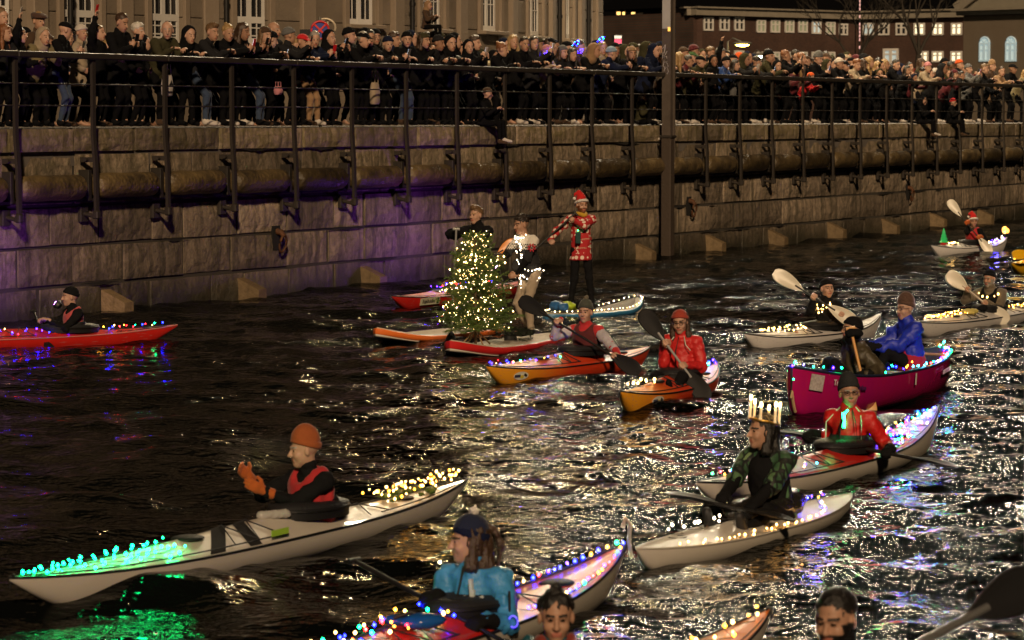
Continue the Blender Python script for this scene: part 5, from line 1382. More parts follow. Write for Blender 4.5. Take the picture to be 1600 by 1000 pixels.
# ---- the Christmas tree on its board
def xtree(P, h, rb):
    t = thing('christmas_tree', 'small decorated Christmas tree standing on the red and white paddle board', 'Christmas tree', P)
    rg_ = random.Random(21); tr = MB(); tr.tube([(0, 0, -.02), (0, 0, h * .5), (0, 0, h * .96)], [.022, .016, .006], 7); tr.build('trunk', mat('spruce_trunk', (.14, .085, .045), .8, bump=(30, .6, .01)), t)
    for a in range(4):
        an = a * math.pi / 2 + .5; m = MB(); m.tube([(0, 0, .20), (.13 * math.cos(an), .13 * math.sin(an), .09), (.22 * math.cos(an), .22 * math.sin(an), .005)], .012, 5); m.build('stand_leg', mat('stand_timber', (.30, .19, .09), .7), t)
    m = MB(); tips = []; vs = []; fs = []
    def needle(p, d, L_):
        s_ = d.cross(Vector((rg_.uniform(-1, 1), rg_.uniform(-1, 1), rg_.uniform(-1, 1)))).normalized() * .0036
        i = len(vs); vs.extend([tuple(p - s_), tuple(p + s_), tuple(p + d * L_)]); fs.append((i, i + 1, i + 2))
    br = MB(); z = .24
    while z < h * .97:
        u = (z - .24) / (h - .24); L0 = rb * (1 - u) ** .62 + .04; nb = int(11 - 4 * u)
        for b_ in range(nb):
            a = rg_.uniform(0, 6.28); L_ = L0 * rg_.choice((.55, .75, .9, 1.0, 1.3)) * rg_.uniform(.85, 1.1); dz = rg_.uniform(-.12, .18) * L_ + .35 * L_ * u
            p0 = Vector((0, 0, z + rg_.uniform(-.02, .02))); p1 = p0 + Vector((math.cos(a) * L_ * .55, math.sin(a) * L_ * .55, dz * .2 - .015)); p2 = p0 + Vector((math.cos(a) * L_, math.sin(a) * L_, dz))
            br.tube([p0, p1, p2], [.006, .004, .002], 3)
            twigs = [(p0.lerp(p1, .35), p1), (p1, p2)]
            for q in range(int(3 + L_ * 16)):
                f_ = .3 + .7 * rg_.random(); c = p0.lerp(p1, f_ * 2) if f_ < .5 else p1.lerp(p2, f_ * 2 - 1); sd = rg_.choice((-1, 1)); a2 = a + sd * R(rg_.uniform(35, 60)); l2 = L_ * .33 * (1.15 - f_) + .03
                twigs.append((c, c + Vector((math.cos(a2) * l2, math.sin(a2) * l2, rg_.uniform(-.03, .03)))))
            for (c, e) in twigs:
                d = e - c; n = max(3, int(d.length / .0052))
                for i in range(n):
                    p = c + d * (i / n); dn = d.normalized(); o_ = Vector((rg_.uniform(-1, 1), rg_.uniform(-1, 1), rg_.uniform(-.6, 1))); nd = (dn * .75 + o_ * .8).normalized(); needle(p, nd, rg_.uniform(.024, .040))
                tips.append(e)
        z += rg_.uniform(.022, .034)
    br.build('branches', mat('spruce_twig', (.10, .07, .035), .8), t)
    me = bpy.data.meshes.new('needles'); me.from_pydata(vs, [], fs); o = link('needles', me, t, mat('spruce_needles', (.08, .15, .03), .5, noise=(3, .8, (.15, .21, .04)), spec=.4)); o['kind'] = 'stuff'
    return t, [Vector(P) + q for q in tips]
kT = 743; dR = R_.M.to_3x3() @ Vector((0, 1, 0)); oR = R_.M @ Vector((0, 0, 0))
def onboard(B, px):
    k = (px - 800) / FPX; d = B.M.to_3x3() @ Vector((0, 1, 0)); o = B.M @ Vector((0, 0, 0)); return o + d * ((k * o.y - o.x) / (d.x - k * d.y))
PT = onboard(R_, kT) + Vector((0, 0, .10)); HT = atY(743, 362, PT.y).z - PT.z
_, tips_ = xtree(PT, HT, .48)
rg = random.Random(2); pts = []
tips_.sort(key=lambda p: p.z)
t = thing('string_lights', 'dense warm white lights wound all over the Christmas tree', 'string lights', PT, 0, 'light strings on the boats')
m = MB(); cand = [p for p in tips_ if (p - PT).z > .22]
for i in range(540):
    p = rg.choice(cand); c = Vector((PT.x, PT.y, p.z)); q = c.lerp(p, rg.uniform(.45, 1.03)) - PT; m.cur = 0 if rg.random() < .75 else 1; m.octa(q, rg.uniform(.003, .0068))
for i in range(26):
    p = rg.choice(cand); q = p - PT; m.cur = 0; m.octa(q, .011)
m.build('bulbs', [led('tree', 1), led('white', .8)], t)['kind'] = 'stuff'
w = MB(); hz = [(.38 * (1 - u) ** .8 * math.cos(u * 50) + 0, .38 * (1 - u) ** .8 * math.sin(u * 50), .25 + u * (HT - .25)) for u in np.linspace(0, .98, 160)]; w.tube(hz, .002, 3); w.build('wire', CORD, t)
# cut spruce boughs on the board beside the tree
vs, fs = [], []; rg = random.Random(5)
PB = onboard(R_, 800) + Vector((0, 0, .08))
for i in range(34):
    a0 = Vector((rg.uniform(-.22, .30), rg.uniform(-.3, .1), rg.uniform(0, .16))); a = rg.uniform(0, 6.28); e0 = a0 + Vector((math.cos(a), math.sin(a), rg.uniform(-.1, .35))) * .28
    for k in range(70):
        p = a0.lerp(e0, k / 70); d = Vector((rg.uniform(-1, 1), rg.uniform(-1, 1), rg.uniform(-.3, 1))).normalized(); s_ = d.cross(Vector((.3, .5, .8))).normalized() * .003; j = len(vs)
        vs += [tuple(p - s_), tuple(p + s_), tuple(p + d * rg.uniform(.03, .05))]; fs.append((j, j + 1, j + 2))
me = bpy.data.meshes.new('spruce_boughs'); me.from_pydata(vs, [], fs)
o = link('spruce_boughs', me, None, mat('dark_spruce', (.015, .03, .012), .6), PB); tag(o, 'heap of dark cut spruce boughs at the feet of the man in the nordic sweater', 'boughs', kind='stuff')

# ---- man in the nordic sweater
PM = onboard(R_, 825); M = Tm(PM + Vector((0, .02, .09)), (-.78, -.62)); YM = PM.y
pa, pb = atY(778, 398, YM - .3), atY(800, 545, YM - .45); sh_ = pb - pa
G1, G2 = atY(781, 403, YM - .3), atY(788, 452, YM - .35)
s = skeleton(pelvis=(0, -.06, .90), lean=15, side=-2, head=(-4, -6, 0), hl=grip(M, G2, sh_, -1, (.3, .7, -.1)), hr=grip(M, G1, sh_, 1, (-.3, .8, 0)), fl=(-.20, .10, .09), fr=(.14, -.14, .09), kl=(-.3, 1, 0), kr=(.3, 1, 0), er=(.8, -.4, -.3), el=(-.6, -.4, -.9), torso=.52)
pN = person('dark-haired man in nordic sweater and beige trousers hung with white lights', M, s, 'mid', 'dark', [('curly', HAIR('dark'))], jacket=nordic_sweater(), jopts=dict(bulk=.012, sleeve=.12),
       trousers=cloth('beige', (.36, .29, .21)), shoes=SHIRTB)
S = Sculpt()
for k in (-1, 1): S.cap(s.sh[k].lerp(s.el[k], .75), s.el[k], .070, .064, .03); S.cap(s.el[k], s.el[k].lerp(s.wr[k], .94), .064, .045, .02)
link('black_sleeves', S.mesh('black_sleeves', .016, fold=.02, fsc=13), pN, SHIRTB)
me = bpy.data.meshes.new('x'); fl = MB()
for i in range(8):
    a = i * math.pi / 4; fl.ell((.042 * math.cos(a), .042 * math.sin(a), 0), (.026, .012, .004), 6, 4, Matrix.Rotation(a, 3, 'Z'))
o = fl.build('knitted_flower', mat('flower_red', (.45, .015, .03), .8), pN)
sl = s.sh[-1].lerp(s.el[-1], .42); dsl = (s.el[-1] - s.sh[-1]).normalized(); nn = local(M, Vector((0, 0, 0)) + M.translation + Vector((.1, -1, .1))).normalized(); nn = (nn - dsl * nn.dot(dsl)).normalized()
o.matrix_local = Matrix.Translation(sl + nn * .082) @ Matrix((dsl, nn.cross(dsl), nn)).transposed().to_4x4()
pts = [M @ Vector(p) for p in [s.N + Vector((-.09, .05, .0)), s.N + Vector((-.05, .10, -.04)), s.N + Vector((.02, .12, -.05)), s.N + Vector((.08, .09, -.02)), s.N + Vector((-.03, .14, -.10)), s.N + Vector((-.09, .14, -.16)), s.chest + Vector((-.08, .17, -.05)), s.chest + Vector((.0, .19, -.10)),
       s.waist + Vector((-.10, .19, .06)), s.waist + Vector((.02, .20, .0)), s.waist + Vector((-.06, .19, -.08)), s.P + Vector((-.14, .16, .0)), s.P + Vector((-.17, .05, .03)), s.P + Vector((-.16, -.08, .02)), s.P + Vector((-.18, .06, -.16)), s.P + Vector((.05, .17, -.05)), s.P + Vector((.0, .17, -.25))]]
lights('white lights looped round the neck and body of the man in the nordic sweater', pts, ['white'], .042, .010, 1.0, .02)
paddle('black paddle held upright by the man in the nordic sweater', pb, pa, BLACKM, BLACKP, .40, .18, (1, 0))
# ---- blond man behind the tree
PM = onboard(C_, 748); M = Tm(PM + Vector((0, 0, .09)), (-.55, -.83)); YM = PM.y
pa, pb = atY(713, 358, YM - .55), atY(703, 546, YM - 3.6); G1 = atY(713, 362, YM - .3); pb = atY(704, 545, YM - 2.9); sh_ = pb - pa
s = skeleton(pelvis=(0, 0, .95), lean=3, head=(-6, 4, 4), hl=rest(-.05, .40, 1.05, (0, 1, 0), (0, 0, -1), .8), hr=grip(M, G1, (.3, 0, 0), 1, (0, .3, 1)), fl=(-.15, .05, .09), fr=(.15, -.05, .09), er=(1, -.1, .0))
person('blond man in black high-collared jacket standing behind the Christmas tree with one arm raised', M, s, 'fair', 'blond', [('quiff', HAIR('fairbrown'))], jacket=SHIRTB, jopts=dict(bulk=.03, collar=.05), trousers=SHIRTB, shoes=SHIRTB, gloves=SHIRTB, glove_opts=dict(bulk=.012, mitten=True))
paddle('paddle with black blade dipping at the nose of the red and white board', pb, pa, mat('grey_shaft', (.3, .3, .3), .4), BLACKP, .42, .19, (1, 0), normal=(0, 1, 0))

# ---- D: red kayak behind the tree
b0, s0 = tip(612, 460, .25), tip(830, 434, .23); tD = tcol(b0, s0, 742)
D_ = kayak('kayak', 'red kayak with a white lettered sticker on its bow half hidden by the Christmas tree', b0, s0, 0, REDM, REDM, cock=tD, W=.29)
side = 1 if (D_.M.to_3x3() @ Vector((1, 0, 0))).y < 0 else -1
CREAM = mat('cream_sticker', (.62, .58, .42), .5); INK = mat('black_ink', (.015, .015, .015), .5)
tt = tcol(b0, s0, 652)
o = hull_decal(D_, rect_mesh(.62, .12, CREAM), tt - .02, side, .085, .012)
o2 = link('lettering', text_mesh('Kajakhotellet', .098, INK, .001, .95, .0015), D_.root); o2.matrix_local = o.matrix_basis @ Matrix.Translation((-.04, 0, .003)) @ Matrix.Scale(.80, 4, (1, 0, 0))
o3 = link('emblem', rect_mesh(.07, .10, mat('green_emblem', (.02, .05, .035), .5)), D_.root); o3.matrix_local = o.matrix_basis @ Matrix.Translation((.25, 0, .003))
lights('blue and violet lights on the red kayak behind the Christmas tree', [D_.w(t_, .3 * (-1) ** i, .05) for i, t_ in enumerate(np.linspace(.42, -.5, 12))], ['blue', 'violet', 'blue', 'red'], .10, .012, 1.8, .05)
M, f = seatM(D_, tD); YD = M.translation.y
pa, pb = atY(808, 378, YD - .1), atY(688, 448, YD - .25); sh_ = pb - pa; G1, G2 = pa.lerp(pb, .95), pa.lerp(pb, .50)
s = skeleton(lean=3, head=(10, 0, 0), hl=grip(M, G2, sh_, -1), hr=grip(M, G1, sh_, 1), **SEAT)
person('paddler in dark jacket with red sleeves hidden behind the Christmas tree', M, s, 'fair', 'dark', [('beanie', SHIRTB)], jacket=cloth('dark_red', (.25, .02, .02)), jopts=dict(bulk=.02))
paddle('paddle with bright orange blade sticking out beside the Christmas tree', pa, pb, BLACKM, mat('orange_blade', (.72, .24, .02), .35), .40, .24, (1, 0), normal=(0, -1, .3))

# ---- F: yellow-orange kayak with multicoloured lights
def duo(n1, c1, c2, split, flip=False):
    m = bpy.data.materials.new(n1); m.use_nodes = True; nt = m.node_tree; N = nt.nodes; L = nt.links; b = N['Principled BSDF']; b.inputs['Roughness'].default_value = .34; b.inputs['Specular IOR Level'].default_value = .16
    tc = N.new('ShaderNodeTexCoord'); sp = N.new('ShaderNodeSeparateXYZ'); L.new(tc.outputs['Object'], sp.inputs[0]); mr = N.new('ShaderNodeMapRange')
    mr.inputs[1].default_value = split - .5; mr.inputs[2].default_value = split + .5; L.new(sp.outputs['Y'], mr.inputs[0]); mx = N.new('ShaderNodeMix'); mx.data_type = 'RGBA'
    mx.inputs[6].default_value = (*c1, 1); mx.inputs[7].default_value = (*c2, 1); L.new(mr.outputs[0], mx.inputs[0]); L.new(mx.outputs[2], b.inputs['Base Color']); return m
DUO = scuffed(duo('orange_to_yellow', (.62, .05, .015), (.70, .30, .02), .9), (.5, .2, .05), .4)
BADGE_W = mat('badge_white', (.6, .58, .5), .5)
def badge(B, bow, stern, px, z):
    side = 1 if (B.M.to_3x3() @ Vector((1, 0, 0))).y < 0 else -1
    o = hull_decal(B, oval_mesh(.24, .10, BADGE_W), tcol(bow, stern, px), side, z - .045, .010)
    a = link('badge_block', rect_mesh(.095, .034, mat('badge_navy', (.03, .035, .07), .5)), B.root); a.matrix_local = o.matrix_basis @ Matrix.Translation((-.062, .0, .003))
    a = link('badge_sun', oval_mesh(.055, .045, mat('badge_gold', (.55, .42, .04), .5)), B.root); a.matrix_local = o.matrix_basis @ Matrix.Translation((.015, -.012, .004))
    a = link('badge_bird', rect_mesh(.05, .03, INK), B.root); a.matrix_local = o.matrix_basis @ Matrix.Translation((.07, .005, .003)) @ Matrix.Rotation(R(-30), 4, 'Z')
b0, s0 = tip(760, 572, .22), tip(1016, 535, .26); tF = tcol(b0, s0, 915)
F_ = kayak('kayak', 'yellow and orange kayak with an oval badge and multicoloured lights beside the boards', b0, s0, 0, DUO, DUO, cock=tF, W=.28, ridge=.12)
badge(F_, b0, s0, 797, .12)
lights('multicoloured lights along the yellow and orange kayak with the oval badge', [F_.w(t_, .75 + .2 * (i % 2), .02) for i, t_ in enumerate(np.linspace(.95, tF - .15, 16))], MULTI, .10, .010, 1.3, .02, seed=4)
lights('short run of coloured lights on the far side of the yellow and orange kayak', [F_.w(t_, -.5, .03) for t_ in np.linspace(.9, .2, 8)], MULTI, .14, .009, 1.2, .03, seed=9)
M, f = seatM(F_, tF, .04); YF = M.translation.y
pa, pb = atY(812, 467, YF + .1), atY(1000, 582, YF - .75); sh_ = pb - pa; G1, G2 = pa.lerp(pb, .315), pa.lerp(pb, .80)
s = skeleton(lean=-2, head=(ang(f, (-.35, -1)), 2, 0), hl=grip(M, G2, sh_, -1), hr=grip(M, G1, sh_, 1), **SEAT)
pF = person('smiling man in grey bobble hat and red and white jacket holding a paddle', M, s, 'fair', 'dark', [('pombeanie', {'crown': cloth('grey_knit', (.07, .075, .06), bump=(100, .9, .006)), 'cuff': cloth('grey_knit2', (.05, .055, .045)), 'pompom': cloth('grey_pom', (.16, .14, .10), bump=(60, 1, .02))}), ('short', HAIR('dark'))],
           jacket=cloth('red_white', (.50, .03, .035)), jopts=dict(bulk=.016, collar=.02), vest=cloth('maroon_vest', (.10, .018, .02)), vopts=dict(bulk=.022))
for k in (-1, 1): S = Sculpt(); S.cap(s.sh[k].lerp(s.el[k], .22), s.el[k].lerp(s.sh[k], .03), .084, .075, .03); S.cap(s.el[k], s.el[k].lerp(s.wr[k], .55), .075, .062, .02); link('pale_sleeve', S.mesh('pale_sleeve', .015, fold=.02, fsc=13), pF, cloth('pale_sleeve', (.50, .47, .52)))
paddle('black paddle held across the man in the grey bobble hat', pa, pb, BLACKM, BLACKP, .46, .20, normal=(0, -1, .1))

# ---- G: second yellow kayak
b0, s0 = tip(970, 612, .22), tip(1121, 566, .28); tG = tcol(b0, s0, 1066)
G_ = kayak('kayak', 'yellow and red kayak with an oval badge, paddled by the woman in red', b0, s0, 0, DUO, DUO, cock=tG, W=.28, ridge=.12, sternup=.155)
badge(G_, b0, s0, 1002, .12)
lights('short bunch of warm lights on the bow of the kayak with the woman in red', [G_.w(t_, .5 * (-1) ** i, .04) for i, t_ in enumerate(np.linspace(.78, .38, 6))], ['warm'], .15, .016, 1.2, .03)
lights('rainbow lights hanging over the stern of the kayak with the woman in red', [G_.w(t_, .9, .0) for t_ in np.linspace(tG - .15, -.97, 7)] + [G_.w(t_, .4, .02) for t_ in np.linspace(-.97, tG - .15, 7)], ['green', 'blue', 'violet', 'white', 'cyan', 'red'], .065, .011, 1.3, .02)
M, f = seatM(G_, tG, .05); YG = M.translation.y
pa, pb = atY(1003, 486, YG - .05), atY(1106, 625, YG - .55); sh_ = pb - pa; G1, G2 = pa.lerp(pb, .36), pa.lerp(pb, .62)
s = skeleton(lean=2, head=(ang(f, (-.25, -1)), -6, 3), hl=grip(M, G2, sh_, -1), hr=grip(M, G1, sh_, 1), pelvis=(0, 0, .12), fl=(-.14, .80, .02), fr=(.14, .80, .02), kl=(-.3, 0, 1), kr=(.3, 0, 1))
pG = person('long-haired woman in red hat, glasses and red jacket holding a black paddle upright', M, s, 'fair', 'brown', [('beanie', cloth('brick_wool', (.36, .05, .03), bump=(100, .8, .006))), ('wavy', HAIR('brown'))], jacket=shiny_cloth('bright_red', (.55, .02, .02)), jopts=dict(bulk=.022, collar=.03), trousers=SHIRTB, shoes=SHIRTB, glasses=BLACKM)
m = MB()
for sx in (-1, 1): m.tube([s.N + Vector((sx * .055, .065, .01)), s.chest + Vector((sx * .11, .175, .06)), s.chest + Vector((sx * .16, .165, .0))], .007, 4)
m.build('reflective_piping', REFL, pG)
m = MB(); m.tube([s.N + Vector((0, .09, .0)), s.chest + Vector((0, .20, .0)), s.waist + Vector((0, .19, .0))], .006, 4); m.build('zip', BLACKM, pG)
paddle('black paddle raised beside the woman in the red hat', pa, pb, mat('grey_shaft', (.3, .3, .3)), BLACKP, .46, .21, normal=(0, -1, .1))

# ---- H: crimson canoe with two people
def canoe(bow, stern, W=.44):
    d = bow - stern; Ln = d.xy.length; mid = (bow + stern) / 2; mid.z = 0; rz = math.atan2(d.y, d.x) - math.pi / 2
    t = thing('canoe', 'glossy crimson open canoe with lettering and a pale sticker, carrying two people', 'canoe', mid, rz); B = Boat(); B.root = t; B.L = Ln; B.M = Matrix.Translation(mid) @ Matrix.Rotation(rz, 4, 'Z')
    hw = lambda u: W * max(0, 1 - abs(u) ** 2.5) ** .75 + .012; sh = lambda u: .33 + (.20 if u > 0 else .10) * abs(u) ** 2.6
    def kz(u): a = abs(u); return -.10 + (.16 * a ** 6) + (.0 if a < .93 else ((a - .93) / .07) ** 2 * .22)
    B.hw = hw; B.sh = sh; CRIM = mat('crimson_gloss', (.42, .008, .10), .16, noise=(2.5, .5, (.30, .006, .15)), coat=.5, bump=(8, .12, .02))
    us = np.concatenate([np.linspace(-1, -.88, 6)[:-1], np.linspace(-.88, .88, 25)[:-1], np.linspace(.88, 1, 6)])
    for nm, ins, mt in (('hull', 0, CRIM), ('inner_hull', .014, mat('canoe_inside', (.03, .035, .06), .5))):
        m = MB(); rings = []
        for u in us:
            w = max(hw(u) - ins, .003); s_, k = sh(u), kz(u) + ins; row = []
            for a in np.linspace(-90, 90, 17):
                r_ = R(abs(a)); row.append(Vector((math.copysign(w * math.sin(r_) ** .62 * (1 + .05 * math.sin(r_ * 2)), a) if a else 0, u * Ln / 2 * (1 - .002 * ins), k + (s_ - k) * (1 - math.cos(r_)) ** 1.1)))
            rings.append(row)
        m.loft(rings, closed=False, caps=False); m.build(nm, mt, t)
    for sx in (-1, 1):
        m = MB(); m.tube([Vector((sx * hw(u), u * Ln / 2, sh(u))) for u in us], .016, 6); m.build('gunwale', mat('navy_gunwale', (.015, .02, .05), .4), t)
    for u in (.38, -.42):
        m = MB(); m.box((0, u * Ln / 2, .20), (hw(u) * 1.9, .22, .025), bev=.006); m.build('seat', mat('ash_wood', (.4, .25, .12), .5), t)
    for u in (.05, .8, -.8):
        m = MB(); m.tube([(-hw(u), u * Ln / 2, sh(u) - .01), (hw(u), u * Ln / 2, sh(u) - .01)], .017, 6); m.build('thwart', mat('ash_wood', (.4, .25, .12)), t)
    m = MB(); m.tube([Vector((0, u * Ln / 2, kz(u) - .004)) for u in np.linspace(.955, 1.0, 8)] + [Vector((0, Ln / 2 + .006, .2))], .018, 6); m.build('bow_skid', mat('tan_skid', (.45, .30, .16), .6), t)
    B.w = lambda u, f_, up=0.0: B.M @ Vector((hw(u) * f_, u * Ln / 2, sh(u) + up)); return B
b0, s0 = tip(1237, 573, .53), tip(1475, 542, .43)
H_ = canoe(b0, s0); side = 1 if (H_.M.to_3x3() @ Vector((1, 0, 0))).y < 0 else -1
WINK = mat('white_letters', (.70, .66, .66), .5)
def cdecal(B, me, px, dz, name, up=.012, scale=1.0):
    u = tcol(b0, s0, px); e = .01; c = Vector((side * (B.hw(u) * 1.02 + up), u * B.L / 2, B.sh(u) - dz)); tan = Vector((side * (B.hw(u + e) - B.hw(u - e)), e * B.L, (B.sh(u + e) - B.sh(u - e)))).normalized()
    xa = tan * side; ya = Vector((side * .06, 0, 1)); na = xa.cross(ya).normalized(); ya = na.cross(xa); o = link(name, me, B.root)
    o.matrix_local = Matrix.Translation(c) @ Matrix((xa, ya, na)).transposed().to_4x4() @ Matrix.Scale(scale, 4); return o
cdecal(H_, rect_mesh(.19, .17, mat('worn_sticker', (.55, .50, .48), .6, noise=(30, .8, (.25, .2, .2)))), 1252, .13, 'worn_sticker', .03)
cdecal(H_, text_mesh('Tropical', .070, WINK, .001, 1.0, .001), 1273, .10, 'lettering', .035, 1.2)
cdecal(H_, text_mesh('marine', .060, mat('dark_letters', (.08, .01, .08), .5), .001, 1.1, .004), 1293, .13, 'dark_lettering', .03, 1.2)
cdecal(H_, rect_mesh(.42, .045, mat('silver_plate', (.6, .52, .6), .4)), 1427, .10, 'silver_plate', .04)
cdecal(H_, text_mesh('KANOEN', .05, mat('plate_ink', (.4, .3, .45), .5), .001), 1427, .10, 'plate_lettering', .046)
cdecal(H_, rect_mesh(.03, .13, WINK), 1369, .09, 'tape', .03)
lights('multicoloured lights along the rear gunwale of the crimson canoe', [H_.w(u, side * 1.0, .02) for u in np.linspace(-.05, -.85, 8)] + [H_.w(u, 0, .03) for u in np.linspace(-.92, -1.0, 3)] + [H_.w(-1.0, 0, -.15), H_.w(-1, .5, .05)], ['blue', 'green', 'violet', 'white', 'red', 'blue', 'cyan'], .085, .012, 1.7, .02)
lights('green and violet lights hanging off the bow of the crimson canoe', [H_.w(.72, side * 1.0, .04), H_.w(.9, 0, .03), H_.w(1.0, 0, .04), H_.w(1.0, 0, -.10), H_.w(1.0, -.5, -.2)], ['green', 'violet', 'green'], .11, .012, 1.4, .02)
lights('cluster of green and blue lights between the two people in the crimson canoe', [H_.w(u, side * .6, -.02 + .05 * (i % 2)) for i, u in enumerate(np.linspace(.35, -.2, 6))], ['green', 'blue', 'cyan', 'gold'], .10, .013, 1.3, .04)
def canoeM(px, face, z, off=0.0):
    u = tcol(b0, s0, px); p = H_.M @ Vector((off, u * H_.L / 2, z)); return Tm(p, face)
M = canoeM(1341, (-.97, -.25), .02); YH = M.translation.y
pa, pb = atY(1329, 513, YH - .33), atY(1362, 655, YH - .55); sh_ = pb - pa; G1, G2 = pa.lerp(pb, .04), pa.lerp(pb, .53)
s = skeleton(pelvis=(0, 0, .12), lean=4, head=(6, 4, 0), hl=grip(M, G2, sh_, -1, (.4, .8, 0)), hr=grip(M, G1, (.3, 1, 0), 1, (0, .9, .2)), fl=(-.14, .40, .02), fr=(.14, .40, .02), kl=(0, .6, 1), kr=(0, .6, 1), er=(1, -.1, -.1), el=(-.6, -.5, -.8))
pH = person('person in olive puffer parka kneeling at the front of the crimson canoe', M, s, 'mid', 'dark', [('beanie', SHIRTB)], jacket=shiny_cloth('olive', (.060, .047, .026)), jopts=dict(bulk=.055, collar=.03, fold=.035, fsc=8, length=.04), trousers=SHIRTB, gloves=SHIRTB, glove_opts=dict(bulk=.014, mitten=True, cuff=.07), glasses=BLACKM)
S = Sculpt(); S.cap(s.N + Vector((-.11, -.05, -.01)), s.N + Vector((.11, -.05, -.01)), .075, None, .03); S.cap(s.N + Vector((-.1, .03, -.01)), s.N + Vector((.1, .03, -.01)), .05, None, .03); link('fur_collar', S.mesh('fur_collar', .014, fold=.03, fsc=30), pH, mat('brown_fur', (.09, .05, .025), .9, bump=(70, 1, .02)))
paddle('wooden canoe paddle held upright in front of the crimson canoe', pb, pa, mat('pine_shaft', (.62, .30, .08), .4), mat('pine_blade', (.62, .32, .10), .4, noise=(12, .5, (.45, .2, .06))), .48, .17, (1, 0), normal=(0, -1, .1), r=.017)
M = canoeM(1427, (-.95, -.30), .12)
s = skeleton(pelvis=(0, 0, .16), lean=6, head=(18, -2, 0), hl=rest(-.10, .50, .40, (.1, 1, -.1), (1, 0, -.3), .8), hr=rest(.12, .50, .42, (-.1, 1, 0), (-1, 0, -.3), .8), fl=(-.15, .55, -.02), fr=(.15, .55, -.02), kl=(0, .3, 1), kr=(0, .3, 1))
person('man in brown beanie and bright blue puffer jacket at the rear of the canoe', M, s, 'fair', 'brown', [('tallbeanie', cloth('brown_wool', (.09, .05, .035), bump=(100, .9, .006)))], jacket=shiny_cloth('royal_blue', (.012, .03, .42)), jopts=dict(bulk=.045, collar=.04, fold=.035, fsc=8), vest=None, trousers=SHIRTB, glasses=BLACKM, gloves=SHIRTB)
S = Sculpt(); S.cap(s.P + s.T @ Vector((-.05, .02, .02)), s.P + s.T @ Vector((.05, .03, .14)), .185, .19, .04); S.cut(s.P + Vector((0, 0, -.06)), (0, 0, -1), .01); S.cut(s.P + Vector((0, 0, .22)), (0, 0, 1), .02)
o = link('waist_vest', S.mesh('waist_vest', .016, fold=.02), None, cloth('crimson_vest', (.38, .015, .04))); o.parent = [x for x in bpy.data.objects if x.get('label', '').startswith('man in brown beanie and bright')][0]

# ---- I: white kayak behind the canoe
b0, s0 = tip(1163, 520, .235), tip(1377, 488, .34); tI = tcol(b0, s0, 1293)
WHK = scuffed(mat('pale_kayak', (.58, .56, .55), .38, spec=.15, noise=(3, .3, (.5, .48, .47))), (.5, .5, .5))
I_ = kayak('kayak', 'white kayak with warm lights heaped on its bow behind the crimson canoe', b0, s0, 0, WHK, WHK, cock=tI, W=.27, sternup=.21, ridge=.09)
g_ = []
for f_ in (-.5, .1, .6): g_ += [I_.w(t_, f_, .03) for t_ in np.linspace(.72, .22, 7)][::(1 if f_ != .1 else -1)]
lights('heap of warm lights on the bow of the white kayak behind the crimson canoe', g_, ['warm'], .075, .011, 1.0, .03)
M, f = seatM(I_, tI, .05); YI = M.translation.y
pa, pb = atY(1209, 425, YI - .2), atY(1338, 506, YI - .3); sh_ = pb - pa; G1, G2 = pa.lerp(pb, .48), pa.lerp(pb, .82)
s = skeleton(lean=0, head=(ang(f, (.35, -1)), 6, 0), hl=grip(M, G2, sh_, -1), hr=grip(M, G1, sh_, 1), **SEAT)
person('paddler in black with warm neck lights in the white kayak behind the canoe', M, s, 'fair', 'black', [('beanie', SHIRTB)], jacket=SHIRTB, jopts=dict(bulk=.02, collar=.03))
nk = lambda s_, M_, r_, n=12, dz=-.05, dy=.05: [M_ @ (s_.N + Vector((r_ * math.cos(a), dy + r_ * math.sin(a), dz - .07 * math.sin(a)))) for a in np.linspace(-.6, math.pi + .6, n)]
lights('loop of warm lights round the neck of the black-clad paddler', nk(s, M, .13) + [M @ (s.chest + Vector((x, .19, z))) for x, z in ((-.08, .06), (-.03, -.02), (.06, .04), (.02, -.08))], ['warm'], .055, .013, 1.0, .02)
lights('few warm lamps at the hip of the black-clad paddler', [M @ Vector((-.25, .1, .30)), M @ Vector((-.28, .0, .38)), M @ Vector((-.22, -.1, .30))], ['gold', 'warm'], .06, .016, 1.0, .02)
WBL = mat('white_blade', (.62, .58, .48), .35); 
paddle('paddle with big white blade lifted by the black-clad paddler', pa, pb, BLACKM, WBL, .50, .21, normal=(.2, -1, .1))
# ---- J: white kayak at the edge
b0, s0 = tip(1425, 503, .22), tip(1640, 469, .22); tJ = tcol(b0, s0, 1550)
J_ = kayak('kayak', 'white kayak with golden lights and a yellow bag on its bow, beyond the blue jacket', b0, s0, 0, WHK, WHK, cock=tJ, W=.275, ridge=.10)
g_ = []
for f_ in (-.4, .3, .7): g_ += [J_.w(t_, f_, .03) for t_ in np.linspace(.75, .25, 7)][::(1 if f_ != .3 else -1)]
lights('golden lights heaped on the bow of the white kayak beyond the blue jacket', g_, ['warm', 'gold'], .085, .011, 1.0, .03)
lights('golden lights on the stern of the white kayak beyond the blue jacket', [J_.w(t_, .5 * (-1) ** i, .03) for i, t_ in enumerate(np.linspace(tJ - .2, -.8, 9))], ['warm', 'gold'], .10, .012, 1.0, .03)
lump('dry_bag', 'pale yellow bag on the bow of the white kayak with golden lights', 'bag', J_.w(.30, -.4), (.15, .12, .07), shiny_cloth('pale_yellow', (.5, .42, .12)), 5)
lump('dry_bag', 'small black bag beside the pale yellow bag on the white kayak', 'bag', J_.w(.12, -.3), (.12, .12, .08), SHIRTB, 6)
M, f = seatM(J_, tJ); YJ = M.translation.y
pa, pb = atY(1480, 427, YJ - .25), atY(1575, 503, YJ - .35); sh_ = pb - pa; G1, G2 = pa.lerp(pb, .33), pa.lerp(pb, .62)
